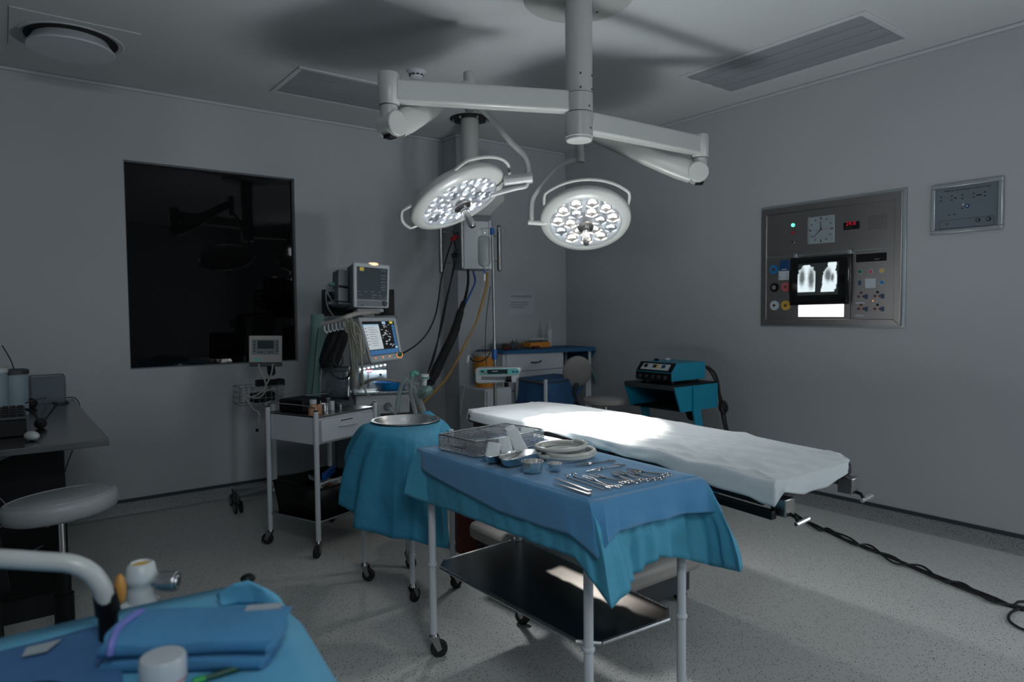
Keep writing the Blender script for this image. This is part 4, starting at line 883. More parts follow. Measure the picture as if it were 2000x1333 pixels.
MB().lathe([(0.0, -0.27), (0.008, -0.27), (0.011, -0.262), (0.012, -0.25), (0.04, -0.235), (0.048, -0.215), (0.048, -0.06), (0.042, -0.03), (0.02, -0.02), (0, -0.018)], hk, 24).build('bottle', 'bag_clear', IB)
MB().tube(ring_pts(hk-Vector((0, 0, .012)), RGT, UPV, 0.01, 14), 0.0025, 6, 0).build('hanging_loop', 'plastic_white', IB)
MB().cyl(hk-Vector((0, 0, .27)), hk-Vector((0, 0, .295)), 0.008, 0.008, 12).build('blue_port', 'blue_clip', IB)
MB().lathe([(0.004, 0), (0.009, -0.01), (0.009, -0.05), (0.003, -0.06)], hk-Vector((0, 0, .295)), 14).build('drip_chamber', 'plastic_white', IB)
cord('infusion_line', 'thin clear infusion tube hanging from the bottle to a white roller clamp', 'tubing', [hk-Vector((0, 0, .355)), atd(936, 590, 5.0), atd(930, 620, 5.0), atd(916, 660, 4.98), atd(915, 690, 4.96), atd(913, 720, 4.95), atd(905, 770, 4.9), atd(899, 810, 4.9)], 0.003, 'hose_clear', 6)
c = atd(914, 702, 4.95); MB().box(c, (0.02, 0.015, 0.055), rot=Euler((0.1, 0.25, -0.6)).to_matrix()).build('roller_clamp', 'plastic_white', None, 'white roller clamp on the thin tube beside the yellow sharps bin', 'clamp', bevel=0.004)
cord('electric_cable', 'thin black cord hanging along the drip stand pole', 'cable', [atd(958, 560, 5.2), atd(950, 620, 5.1), atd(948, 680, 5.05), atd(950, 715, 5.02)], 0.003, 'cable_black', 6)
cord('electric_cable', 'black cord looping from the blue collar across the sharps bin', 'cable', [atd(958, 690, 4.95), atd(948, 702, 4.95), atd(935, 707, 4.95), atd(922, 704, 4.95), atd(918, 698, 5.0)], 0.005, 'cable_black', 6)
pc = atd(975, 733, 4.82)
PR = Vector((RGT.x, RGT.y, 0)).normalized(); PR = (Matrix.Rotation(math.radians(-8), 3, 'Z') @ PR).normalized()
PF = PR.cross(Vector((0, 0, 1)))
IPM = axes(pc, PR, -PF, Vector((0, 0, 1)))
IP = thing('syringe_pump', 'white and green syringe pump clamped on the drip stand', 'pump', pc)
w2 = 0.165
MB(IPM).prism([(-w2, -0.045), (-w2+0.02, -0.058), (0.05, -0.05), (0.06, -0.02), (w2-.02, -0.02), (w2-0.015, 0.02), (w2, 0.045), (w2-0.02, 0.062), (-w2+0.01, 0.055), (-w2, 0.04)], (0, -0.05, 0), (1, 0, 0), (0, 0, 1), (0, 0.1, 0)).build('housing', 'plastic_white', IP, bevel=0.008, seg=3)
MB(IPM).prism([(-w2+.035, 0.005), (w2-.02, 0.012), (w2-.012, 0.04), (w2-.03, 0.052), (-w2+.035, 0.044)], (0, -0.056, 0), (1, 0, 0), (0, 0, 1), (0, 0.008, 0)).build('control_panel', 'cyan_label', IP, bevel=0.002)
MB(IPM).prism([(-0.075, 0.012), (0.07, 0.016), (0.068, 0.045), (-0.078, 0.042)], (0, -0.058, 0), (1, 0, 0), (0, 0, 1), (0, 0.004, 0)).build('display', 'lcd', IP)
MB(IPM).prism([(-0.04, 0.028), (0.0, 0.03), (0.0, 0.035), (-0.04, 0.033)], (0, -0.0585, 0), (1, 0, 0), (0, 0, 1), (0, 0.001, 0)).build('display_text', 'plastic_white', IP)
for k, (a_, m_) in enumerate(((-0.11, 'ink'), (-0.095, 'disc_pink'), (0.11, 'navy_disc'), (0.135, 'blue_clip'))): MB(IPM).box((a_, -0.058, 0.03 if k != 1 else 0.02), (0.018, 0.004, 0.012)).build('button', m_, IP, bevel=.001)
MB(IPM).bb((-w2-0.012, -0.03, -0.04), (-w2, 0.03, 0.01)).build('side_grip', 'green_dark', IP, bevel=0.004)
MB(IPM).bb((-0.12, -0.053, -0.03), (0.05, -0.05, -0.005)).build('syringe_bed', 'plastic_grey', IP, bevel=0.002)
MB(IPM).cyl((0.06, -0.075, -0.022), (0.1, -0.075, -0.022), 0.02, 0.02, 16).build('pusher_knob', 'black_plastic', IP)
MB(IPM).box((0.115, -0.07, -0.02), (0.035, 0.03, 0.05)).build('pusher', 'plastic_white', IP, bevel=0.005)
MB(IPM).box((0.06, -0.06, -0.062), (0.03, 0.02, 0.03)).build('syringe_clamp', 'black_plastic', IP, bevel=0.003)
# ================================================================ operating table
OT = thing('operating_table', 'black padded operating table with steel fittings, under a white sheet', 'operating table', (2.43, 2.3, 0))
ox0, ox1 = 2.14, 2.73
def tz(y):      # height of the pad along the table
    P_ = [(1.15, 0.822), (1.25, 0.826), (1.9, 0.85), (2.02, 0.853), (2.12, 0.862), (2.5, 0.868), (3.3, 0.865)]
    for (a, za_), (b, zb_) in zip(P_, P_[1:]):
        if y <= b: return za_+(zb_-za_)*(max(y, a)-a)/(b-a)
    return P_[-1][1]
def slab(name, y0, y1, x0, x1, top, th, m, bev=0.02):
    mb = MB(); mb.add([(x0, y0, tz(y0)+top-th), (x1, y0, tz(y0)+top-th), (x1, y1, tz(y1)+top-th), (x0, y1, tz(y1)+top-th), (x0, y0, tz(y0)+top), (x1, y0, tz(y0)+top), (x1, y1, tz(y1)+top), (x0, y1, tz(y1)+top)], [(0,3,2,1),(4,5,6,7),(0,1,5,4),(1,2,6,5),(2,3,7,6),(3,0,4,7)])
    return mb.build(name, m, OT, bevel=bev, seg=3)
slab('head_pad', 2.98, 3.29, ox0+.01, ox1-.01, 0, 0.06, 'mattress_black'); slab('back_pad', 2.12, 2.97, ox0, ox1, 0, 0.06, 'mattress_black'); slab('leg_pad', 1.33, 2.10, ox0, ox1, 0, 0.06, 'mattress_black')
slab('frame_plate', 2.98, 3.27, ox0+.04, ox1-.04, -0.062, 0.025, 'grey_dark', .004); slab('frame_plate', 2.12, 2.96, ox0+.03, ox1-.03, -0.062, 0.04, 'grey_dark', .004); slab('frame_plate', 1.38, 2.08, ox0+.03, ox1-.03, -0.062, 0.03, 'grey_dark', .004)
for x in (ox0-0.012, ox1+0.004):
    slab('side_rail', 2.15, 2.6, x, x+0.01, -0.075, 0.025, 'chrome', .002); slab('side_rail', 1.36, 2.05, x, x+0.01, -0.085, 0.025, 'grey_dark', .002)
    for y in (2.2, 2.5): MB().bb((x-.002, y-.012, tz(y)-.098), (x+0.03, y+.012, tz(y)-.08)).build('rail_bracket', 'steel_dark', OT)
kz = tz(2.05)-0.09
MB().cyl((ox0-.03, 2.07, kz), (ox0+.03, 2.07, kz), 0.03, 0.03, 18).build('hinge', 'black_plastic', OT); 
for yy in (1.98, 1.9): MB().bb((ox0-.03, yy, kz-.05), (ox0-.015, yy+.02, kz+.02)).build('clamp_plate', 'steel_dark', OT, bevel=.002)
# arm board pulled in at the head side
ab = MB(axes(Vector((2.075, 2.62, 0.8)), Vector((1, 0.12, 0)).normalized(), Vector((-0.12, 1, 0)).normalized(), Vector((0, 0, 1))))
ab.prism([(-0.09, -0.25), (-0.06, -0.29), (0.04, -0.29), (0.06, -0.2), (0.06, 0.3), (-0.06, 0.3)], (0, 0, 0), (1, 0, 0), (0, 1, 0), (0, 0, 0.035)); ab.build('arm_board', 'seat_vinyl', OT, bevel=0.01, seg=3)
ab = MB(axes(Vector((2.075, 2.62, 0.765)), Vector((1, 0.12, 0)).normalized(), Vector((-0.12, 1, 0)).normalized(), Vector((0, 0, 1))))
ab.prism([(-0.1, -0.26), (-0.06, -0.3), (0.05, -0.3), (0.07, -0.2), (0.07, 0.3), (-0.07, 0.3)], (0, 0, 0), (1, 0, 0), (0, 1, 0), (0, 0, 0.03)); ab.build('arm_board_plate', 'black_plastic', OT, bevel=0.006)
MB().tube([(2.13, 2.48, 0.765), (2.11, 2.3, 0.765), (2.11, 2.16, 0.765), (2.12, 2.10, 0.745)], 0.009, 10).build('grab_rail', 'chrome', OT)
# foot end fittings
slab('foot_bar', 1.31, 1.95, ox0-.025, ox0+0.005, -0.085, 0.03, 'black_plastic', .003)
for (x, nm) in ((ox0+0.05, 1), (ox1-0.07, 2)):
    zf = tz(1.28)-0.05
    MB().bb((x-.03, 1.285, zf-.06), (x+.03, 1.345, zf+.005)).build('end_block', 'steel_dark', OT, bevel=.004)
    MB().tube([(x+.0, 1.29, zf-.05), (x-.0, 1.265, zf-.055), (x-.0, 1.255, zf-.07)], 0.007, 8, 0).build('lever', 'black_plastic', OT)
    MB().cyl((x-.02, 1.252, zf-.075), (x+0.055, 1.248, zf-.067), 0.0085, 0.0085, 14).build('t_handle', 'chrome', OT, bevel=0.002)
MB().bb((2.27, 2.2, 0.3), (2.6, 2.6, 0.74)).build('column', 'plastic_beige', OT, bevel=0.02)
MB().bb((2.32, 2.25, 0.7), (2.55, 2.55, 0.80)).build('tilt_head', 'grey_dark', OT, bevel=0.01)
MB().bb((2.06, 2.05, 0.17), (2.72, 3.16, 0.27)).build('base_cover', 'plastic_beige', OT, bevel=0.035, seg=3)
MB().bb((2.10, 2.10, 0.06), (2.68, 3.10, 0.17)).build('base', 'grey_dark', OT, bevel=0.01)
for x in (2.12, 2.66):
    for y in (2.15, 3.07):
        cs = MB().cyl((x, y, 0.06), (x, y, 0.1), 0.02, 0.02, 12).build('caster_stem', 'steel_dark', OT); MB().cyl((x-.015, y, 0.035), (x+.015, y, 0.035), 0.035, 0.035, 16).build('wheel', 'rubber', OT)
for k in range(3): MB().bb((2.05, 2.75+k*0.13, 0.09), (2.07, 2.80+k*0.13, 0.17)).build('pedal', 'black_plastic', OT, bevel=.004)
# white sheet
sh = MB(); NX_ = 7
prof_y = [1.22, 1.3, 1.5, 1.75, 1.95, 2.04, 2.1, 2.3, 2.6, 2.9, 3.1, 3.25, 3.30]
def top(x, y):
    w_ = max(0.0, min(1.0, (2.35-y)/0.5)); rdg = lambda q: (1-abs(mnoise.noise(q)*2))**3
    return tz(y)+0.012+0.006*mnoise.noise(Vector((x*9, y*2.2, 1)))+w_*(0.018*rdg(Vector((x*9+y*2.0, y*1.1, 4)))+0.010*rdg(Vector((x*16-y*4, y*2.3, 9))))+(1-w_)*0.007*rdg(Vector((x*5, y*9, 2)))
L_px = [((922, 822), 3.28), ((960, 832), 3.1), ((1035, 842), 2.85), ((1070, 840), 2.72), ((1112, 856), 2.5), ((1147, 868), 2.35), ((1182, 880), 2.2), ((1225, 893), 2.1), ((1283, 905), 1.95), ((1340, 930), 1.75), ((1400, 952), 1.6), ((1465, 970), 1.42), ((1492, 984), 1.35)]
topsL = []; botsL = []
for (px_, py_), y in L_px:
    pb_ = at(px_, py_, 'x', ox0-0.015); yy = pb_.y
    topsL.append(Vector((ox0-0.002, yy, top(ox0, yy)))); botsL.append(Vector((ox0-0.022, yy, min(pb_.z, tz(yy)-0.01))))
# continue round the foot, the far side and the head
fx = [(ox0+0.0, 1.315), (ox0+0.1, 1.305), (ox0+0.25, 1.305), (ox0+0.42, 1.305), (ox1-0.06, 1.315), (ox1-0.01, 1.38)]
topsF = [Vector((x, y, top(x, y))) for x, y in fx]
botsF = [at(1512, 991, 'x', ox0-.03), at(1532, 962, 'y', 1.285), at(1570, 966, 'y', 1.285), at(1618, 952, 'y', 1.285), at(1652, 925, 'y', 1.29), Vector((ox1+.02, 1.37, topsF[5].z-.07))]
topsR = [Vector((ox1+.002, y, top(ox1, y))) for y in (1.6, 1.9, 2.05, 2.3, 2.7, 3.0, 3.22)]; botsR = [t_+Vector((0.014, 0, -0.09-0.03*math.sin(i*2))) for i, t_ in enumerate(topsR)]
topsH = [Vector((ox1-0.03, 3.295, top(ox1, 3.29))), Vector((ox1-.3, 3.30, top(ox1-.3, 3.3))), Vector((ox0+0.03, 3.30, top(ox0, 3.3)))]; botsH = [t_+Vector((0, 0.014, -0.06)) for t_ in topsH]
TT = topsL+topsF+topsR+topsH; BB = botsL+botsF+botsR+botsH
ring = skirt(sh, TT, BB, 7, 9, 0.007, 8, 0.5, seed=5)
cap(sh, ring, top, 40)
for f_ in range(0): pass
so_ = sh.build('bed_sheet', 'sheet_white', None, 'wrinkled white sheet covering the operating table, lit by the lamps', 'sheet', solid=0.003, solid_off=1, angle=80)
tie = [(1147, 868), (1070, 842)]
# red bin behind the head end
rb = atd(925, 835, 4.1)
o = thing('waste_bin', 'dark red bin on the floor beyond the head of the operating table', 'bin', (rb.x, rb.y, 0))
MB().lathe([(0.12, 0), (0.15, 0.62), (0.155, 0.63), (0.14, 0.63), (0.11, 0.02)], (rb.x, rb.y, 0), 28).build('bin_body', 'red_dark', o); MB().lathe([(0.158, 0.625), (0.158, 0.64), (0, 0.66)], (rb.x, rb.y, 0), 28).build('lid', 'red_dark', o)

# ================================================================ instrument trolley
IT = thing('instrument_trolley', 'white-legged steel instrument trolley under blue cloths in the middle of the room', 'trolley', (1.62, 1.97, 0))
A_ = (1.405, 2.425); B_ = (1.425, 1.505); C_ = (1.835, 1.475); D_ = (1.875, 2.45)
for n_, (x, y) in enumerate((A_, B_, C_, D_)):
    MB().cyl((x, y, 0.10), (x, y, 0.845), 0.0155, 0.0155, 20).build('leg', 'white_paint', IT); caster(IT, x, y, 0.105, 0.036, (-0.5, 0.2, 0.4, -1.2)[n_])
    MB().lathe([(0.016, 0.388), (0.02, 0.392), (0.02, 0.400), (0.016, 0.404)], (x, y, 0), 16).build('shelf_bracket', 'white_paint', IT)
def inset(ps, d):
    c = [sum(p[i] for p in ps)/4 for i in (0, 1)]; return [(p[0]+(c[0]-p[0])*d, p[1]+(c[1]-p[1])*d) for p in ps]
q4 = inset((A_, B_, C_, D_), 0.01); poly = []
for i in range(4):
    a, p, b = Vector(q4[i-1]), Vector(q4[i]), Vector(q4[(i+1) % 4]); poly += [tuple(p+(a-p).normalized()*0.055), tuple(p+(b-p).normalized()*0.055)]
shm = MB(); shm.prism(poly, (0, 0, 0.398), (1, 0, 0), (0, 1, 0), (0, 0, 0.004)); shm.build('shelf_plate', 'steel_shelf', IT)
rm = MB()
for i in range(len(poly)):
    a, b = Vector(poly[i]), Vector(poly[(i+1) % len(poly)]); rm.cyl((a.x, a.y, 0.397), (b.x, b.y, 0.397), 0.0075, 0.0075, 8)
rm.build('shelf_rim', 'steel', IT)
MB().prism([tuple(p) for p in inset((A_, B_, C_, D_), -0.03)], (0, 0, 0.845), (1, 0, 0), (0, 1, 0), (0, 0, 0.018)).build('table_top', 'steel_dark', IT, bevel=.003)
ZT = 0.874
tA, tB, tC, tD = Vector((1.372, 2.47, ZT)), Vector((1.385, 1.465, ZT)), Vector((1.875, 1.44, ZT)), Vector((1.91, 2.49, ZT))
def tl(a, b, t): return a.lerp(b, t)
def topz(x, y): return ZT+0.0022*mnoise.noise(Vector((x*14, y*14, 0)))
def drape(zoff, spec, name, m, label, seed, amp, solid, fq):
    tops, bots = [], []
    for (a, b, t, pt) in spec: 
        p = tl(a, b, t).copy(); p.z = ZT+zoff; o_ = p-Vector((1.63, 1.96, p.z)); p += o_.normalized()*(zoff*0.6); tops.append(p); bots.append(pt)
    mb = MB(); r_ = skirt(mb, tops, bots, 14, 16, amp, fq, 0.55, seed, amps=[0.3 if a is tA else (1.1 if a is tB else 0.8) for (a, b, t, pt) in spec]); cap(mb, r_, lambda x, y: topz(x, y)+zoff, 10)
    return mb.build(name, m, None, label, 'cloth', solid=solid, solid_off=1, angle=60)
Lx = lambda px_, py_, o_=0.0: at(px_, py_, 'x', 1.362-o_)
Fy = lambda px_, py_, o_=0.0: at(px_, py_, 'y', 1.425-o_)
teal = [(tA, tB, 0.0, Lx(790, 966, 0.05)), (tA, tB, 0.06, Lx(834, 984, 0.0)), (tA, tB, 0.2, Lx(885, 1000)), (tA, tB, 0.45, Lx(975, 1035)), (tA, tB, 0.7, Lx(1060, 1068)), (tA, tB, 0.9, Lx(1122, 1090)),
        (tB, tC, 0.0, atd(1192, 1186, 1.93)), (tB, tC, 0.1, atd(1232, 1150, 1.99)), (tB, tC, 0.28, Fy(1240, 1122, 0.01)), (tB, tC, 0.5, Fy(1288, 1090, 0.02)), (tB, tC, 0.72, Fy(1326, 1090)), (tB, tC, 0.88, Fy(1392, 1106, 0.03)),
        (tC, tD, 0.0, atd(1456, 1120, 2.17)), (tC, tD, 0.08, atd(1440, 1080, 2.3)), (tC, tD, 0.2, Vector((1.945, 1.68, 0.66))), (tC, tD, 0.5, Vector((1.93, 1.96, 0.70))), (tC, tD, 0.9, Vector((1.94, 2.35, 0.68))),
        (tD, tA, 0.0, Vector((1.99, 2.56, 0.62))), (tD, tA, 0.3, Vector((1.75, 2.535, 0.66))), (tD, tA, 0.75, Vector((1.5, 2.53, 0.62)))]
blue = [(tA, tB, 0.0, atd(812, 903, 2.83)), (tA, tB, 0.05, Lx(830, 922, 0.012)), (tA, tB, 0.2, Lx(880, 950, 0.008)), (tA, tB, 0.45, Lx(975, 1000, 0.006)), (tA, tB, 0.7, Lx(1060, 1030, 0.006)), (tA, tB, 0.9, Lx(1112, 1044, 0.01)),
        (tB, tC, 0.0, atd(1166, 1092, 1.97)), (tB, tC, 0.1, Fy(1190, 1062, 0.05)), (tB, tC, 0.22, Fy(1211, 1037, 0.03)), (tB, tC, 0.5, Fy(1280, 1018, 0.022)), (tB, tC, 0.8, Fy(1345, 1004, 0.03)),
        (tC, tD, 0.0, atd(1409, 1000, 2.25)), (tC, tD, 0.06, atd(1408, 1006, 2.32)), (tC, tD, 0.2, Vector((1.935, 1.68, 0.78))), (tC, tD, 0.5, Vector((1.925, 1.96, 0.80))), (tC, tD, 0.9, Vector((1.95, 2.35, 0.8))),
        (tD, tA, 0.0, Vector((1.96, 2.53, 0.8))), (tD, tA, 0.3, Vector((1.74, 2.52, 0.79))), (tD, tA, 0.75, Vector((1.5, 2.51, 0.8)))]
drape(0.0, teal, 'under_drape', 'teal_paper', 'long teal paper drape under the blue cloth on the instrument trolley', 1.0, 0.016, 0.0015, 15)
drape(0.008, blue, 'instrument_cloth', 'blue_linen', 'blue woven cloth with the instruments laid on it, top layer on the trolley', 4.0, 0.008, 0.0025, 8)
ZS = ZT+0.008+0.0025+0.003
def T(px_, py_, z=0.0): return at(px_, py_, 'z', ZS+z)

# wire mesh basket
bA, bB, bC, bD = T(858, 878), T(940, 896), T(1068, 862), T(1000, 848)
u_ = (T(1062, 868)-T(925, 896)); u_.z = 0; Lb = 0.40; Wb = 0.235; u_.normalize(); v_ = Vector((-u_.y, u_.x, 0))
org = T(930, 895)
BKM = axes(org, u_, v_, Vector((0, 0, 1)))
BK = thing('wire_basket', 'steel wire mesh instrument basket at the back of the trolley', 'basket', org+u_*Lb/2+v_*Wb/2)
hb = 0.062
Lb = (T(1062, 868)-org).length; 
wm = MB(BKM)
def wires(mb, o, a, b, la, lb, step, r=0.001):
    o = Vector(o); a = Vector(a); b = Vector(b); n = a.cross(b)
    k = 0
    for (p, q, lp, lq) in ((a, b, la, lb), (b, a, lb, la)):
        m_ = int(lp/step)
        for i in range(m_+1):
            s0_ = o+p*(lp*i/m_); mb.box(s0_+q*lq/2, [abs(q[j])*lq+(1-abs(q[j]))*2*r for j in range(3)])
wires(wm, (0, 0, 0.003), (1, 0, 0), (0, 0, 1), Lb, hb-.004, 0.0065); wm.build('mesh_side', 'steel', BK)
wm = MB(BKM); wires(wm, (0, Wb, 0.003), (1, 0, 0), (0, 0, 1), Lb, hb-.004, 0.0065); wm.build('mesh_side', 'steel', BK)
wm = MB(BKM); wires(wm, (0, 0, 0.003), (0, 1, 0), (0, 0, 1), Wb, hb-.004, 0.0065); wm.build('mesh_side', 'steel', BK)
wm = MB(BKM); wires(wm, (Lb, 0, 0.003), (0, 1, 0), (0, 0, 1), Wb, hb-.004, 0.0065); wm.build('mesh_side', 'steel', BK)
wm = MB(BKM); wires(wm, (0, 0, 0.003), (1, 0, 0), (0, 1, 0), Lb, Wb, 0.0085); wm.build('mesh_floor', 'steel', BK)
for z, r in ((hb, 0.0035), (0.003, 0.003)):
    rr_ = []; cr_ = 0.018
    for (cx, cy, a0) in ((Lb-cr_, cr_, -PI/2), (Lb-cr_, Wb-cr_, 0), (cr_, Wb-cr_, PI/2), (cr_, cr_, PI)):
        for k in range(5): a = a0+k*PI/8; rr_.append((cx+math.cos(a)*cr_, cy+math.sin(a)*cr_, z))
    rr_.append(rr_[0]); MB(BKM).tube(rr_, r, 8, 0, True).build('rim', 'steel', BK)
MB(BKM).tube([(-.004, 0.06, 0.058), (-.006, 0.06, 0.03), (-.006, 0.11, 0.026), (-.006, 0.16, 0.03), (-.004, 0.16, 0.058)], 0.0022, 6, 4).build('handle', 'steel_dark', BK)
# instruments lying in the basket
for k in range(4):
    mb = MB(BKM); x = 0.05+k*0.02; mb.tube([(0.04+k*.01, 0.07+k*0.035, 0.012), (0.22+k*.01, 0.11+k*0.03, 0.02)], 0.003, 6, 0)
    mb.tube(ring_pts((0.03+k*.01, 0.065+k*0.035, 0.012), (1, 0, 0), (0, 1, 0), 0.012, 12), 0.002, 6, 0)
    mb.build('basket_clamp', 'instrument_steel', None, 'slim steel clamp lying in the bottom of the wire basket', 'clamp', 'clamps in the wire basket')
def gauze(px_, py_, z, l, r, ang, tilt, label, flat=0.75):
    c = T(px_, py_, z); a = math.radians(ang); d = Vector((math.cos(a)*math.cos(tilt), math.sin(a)*math.cos(tilt), math.sin(tilt))); s_ = d.cross(Vector((0, 0, 1))).normalized(); n_ = s_.cross(d)
    mb = MB(axes(c, d, s_, n_)); 
    def f(u, v):
        x = (v-.5)*l; th = 2*PI*u; k = 1.0+0.06*math.sin(3*th+v*4)+0.04*mnoise.noise(Vector((u*6, v*5, px_)))
        return Vector((x, math.cos(th)*r*k, math.copysign(abs(math.sin(th))**0.7, math.sin(th))*r*k*flat*0.8))
    mb.grid(f, 24, 7, True); base = len(mb.v)
    for e_ in (0, 6): mb.f.append(tuple(range(e_*24, e_*24+24))[::-1 if e_ == 0 else 1]); mb.mi.append(0)
    return mb.build('gauze_roll', 'gauze', None, label, 'gauze', 'rolled white gauze swabs', angle=45)
def pad(px_, py_, z, w_, l, th, ang, lean, label, D_off=0.0):
    """folded gauze leaning back, its broad face towards the front of the trolley"""
    c = T(px_, py_, 0) ; c.z = ZS+z; h = Vector((FWD.x, FWD.y, 0)).normalized(); r = Vector((RGT.x, RGT.y, 0)).normalized()
    c = c+h*D_off
    up = h*math.sin(lean)+Vector((0, 0, 1))*math.cos(lean); n_ = r.cross(up)
    a = math.radians(ang); X = r*math.cos(a)+up*math.sin(a); Y = -r*math.sin(a)+up*math.cos(a)
    mb = MB(axes(c, X, Y, X.cross(Y))); N = 14; vs = []
    for i in range(N+1):
        y = (i/N-.5)*l
        for k in range(20):
            t = 2*PI*k/20; x = math.copysign(abs(math.cos(t))**0.4, math.cos(t))*w_/2; zz = math.copysign(abs(math.sin(t))**0.7, math.sin(t))*th/2
            q_ = mnoise.noise(Vector((x*40, y*30, px_)))*0.002; vs.append((x*(1+0.04*math.sin(y*60+px_)), y, zz+q_))
    fs = [(i*20+k, i*20+(k+1) % 20, (i+1)*20+(k+1) % 20, (i+1)*20+k) for i in range(N) for k in range(20)]+[tuple(range(20))[::-1], tuple(range(N*20, N*20+20))]
    mb.add(vs, fs); return mb.build('gauze_pad', 'gauze', None, label, 'gauze', 'folded white gauze pads', angle=50)
pad(963, 903, 0.042, 0.05, 0.062, 0.016, -10, 0.55, 'white gauze pad at the left, lowest of the three standing in the kidney dish')
pad(988, 898, 0.047, 0.046, 0.078, 0.018, 14, 0.6, 'white gauze pad in the middle of the three standing in the kidney dish')
pad(1010, 893, 0.058, 0.052, 0.105, 0.018, 24, 0.65, 'tallest white gauze pad, rightmost of the three standing in the kidney dish')
pad(1002, 874, 0.062, 0.05, 0.07, 0.014, 30, 1.0, 'white gauze pad inside the basket at its far corner')
pad(1030, 868, 0.05, 0.06, 0.05, 0.014, -8, 1.0, 'white gauze square inside the right end of the basket')
# kidney dishes
def kidney(px_, py_, L_, W_, H_, ang, label):
    c = T(px_, py_); a = math.radians(ang); K = axes(c, Vector((math.cos(a), math.sin(a), 0)), Vector((-math.sin(a), math.cos(a), 0)), Vector((0, 0, 1)))
    def out(th, s):
        x = math.cos(th)*L_/2*s; y = math.sin(th)*W_/2*s; y -= 0.22*W_*(x/(L_/2))**2*(1)*1.3; return x, y+0.12*W_
    prof = [(1.06, H_), (1.03, H_+.001), (1.0, H_-.002), (0.9, H_*.45), (0.78, 0.006), (0.6, 0.003), (0.3, 0.0025)]
    mb = MB(K); n = 40; vs = []
    for s, z in prof: vs += [(*out(2*PI*k/n, s), z) for k in range(n)]
    vs.append((*out(0, 0), 0.0025)); fs = [(i*n+k, i*n+(k+1) % n, (i+1)*n+(k+1) % n, (i+1)*n+k) for i in range(len(prof)-1) for k in range(n)]; b_ = (len(prof)-1)*n
    fs += [(b_+k, b_+(k+1) % n, len(prof)*n) for k in range(n)]
    mb.add(vs, fs); return mb.build('kidney_dish', 'steel_dish', None, label, 'kidney dish', 'steel kidney dishes', solid=0.0012, solid_off=-1, angle=70)
kidney(1016, 906, 0.215, 0.098, 0.036, 12, 'empty steel kidney dish beside the small round bowls')
kidney(985, 900, 0.20, 0.09, 0.034, 8, 'steel kidney dish under the gauze rolls')
def bowl(px_, py_, r, h, label):
    c = T(px_, py_); mb = MB(); mb.lathe([(0, 0.001), (r*0.86, 0.001), (r*0.93, 0.006), (r*0.96, h*.6), (r, h), (r*1.07, h+.001), (r*1.07, h+.0025), (r*0.98, h+.0025), (r*0.94, h*.6), (r*0.9, 0.006), (0, 0.003)], c, 40)
    return mb.build('round_bowl', 'steel_dish', None, label, 'bowl', 'small round steel bowls', angle=50)
bowl(1040, 922, 0.037, 0.036, 'larger of the two round steel bowls, in front of the kidney dish')
bowl(1084, 919, 0.0235, 0.023, 'smaller of the two round steel bowls, right of the larger one')
# silicone tubing coil
tc_ = T(1095, 891); pts_ = []
for k in range(98):
    a = k*2*PI/24; turn = k/24; r = 0.088+0.010*math.sin(turn*2.1); cx = 0.010*math.cos(turn*1.7+2.6); cy = 0.01*math.sin(turn*1.3)
    pts_.append(tc_+Vector((cx, cy, 0.009+turn*0.0095))+Vector((math.cos(a)*r*1.05, math.sin(a)*r*0.95, 0)))
t_ = MB(); t_.tube(pts_, 0.0085, 10, 2); t_.build('tubing_coil', 'silicone', None, 'coil of milky silicone tubing on the blue cloth behind the bowls', 'tubing coil')
tc2 = T(1112, 894); pts_ = []
for k in range(50):
    a = k*2*PI/24; pts_.append(tc2+Vector((math.cos(a)*0.098, math.sin(a)*0.09, 0.009+k/24*0.009)))
t_ = MB(); t_.tube(pts_, 0.0085, 10, 2); t_.build('tubing_loop', 'silicone', None, 'wider loose loop of milky tubing lying outside the coil', 'tubing coil')

# hand instruments
def hemostat(tip, ring, label, spread=0.012, curve=0.0, rr=0.0115, flip=1, group='scissor-handled clamps', name='clamp'):
    tip = T(*tip, 0.0035); rg = T(*ring, 0.0035); d = rg-tip; L_ = d.length; d.normalize(); n = Vector((-d.y, d.x, 0))
    r_ = thing(name, label, 'surgical clamp', tip.lerp(rg, .5), group=group)
    for s in (-1, 1):
        mb = MB(); zo = Vector((0, 0, 0.0016*s))
        crv = [tip+n*(s*0.0015+curve), tip+d*L_*0.12+n*(s*0.003+curve*.55), tip+d*L_*0.30+n*(s*0.0045), tip+d*L_*0.38, tip+d*L_*0.5+n*(-s*spread*.45), tip+d*L_*0.85+n*(-s*spread)]
        mb.tube([p+zo for p in crv], [0.0015, 0.0022, 0.0032, 0.0036, 0.0024, 0.0022], 8, 5)
        c = tip+d*(L_*0.85+rr)+n*(-s*(spread+rr*.35))+zo; mb.tube(ring_pts(c, d, n, rr, 18), 0.0021, 6, 0, True)
        o_ = mb.build('arm', 'instrument_steel', r_)
    c = tip+d*L_*0.38; MB().cyl(c-Vector((0, 0, .003)), c+Vector((0, 0, 0.004)), 0.003, 0.003, 10).build('screw', 'instrument_steel', r_)
    return r_
hemostat((1138, 930), (1205, 953), 'steel clamp second in the row, right of the tweezers, jaws half open', 0.014)
hemostat((1150, 927), (1228, 944), 'long steel clamp crossing behind the second clamp', 0.012, 0.004)
hemostat((1189, 921), (1240, 944), 'curved steel clamp in the middle of the row, tip pointing up left', 0.011, 0.012)
hemostat((1201, 920), (1262, 940), 'curved steel clamp right of the middle one', 0.011, 0.01)
hemostat((1221, 917), (1306, 929), 'largest curved steel clamp at the right end of the row', 0.015, 0.012, 0.013)
hemostat((1222, 921), (1290, 937), 'slim steel clamp lying under the largest one at the right', 0.012, 0.006)
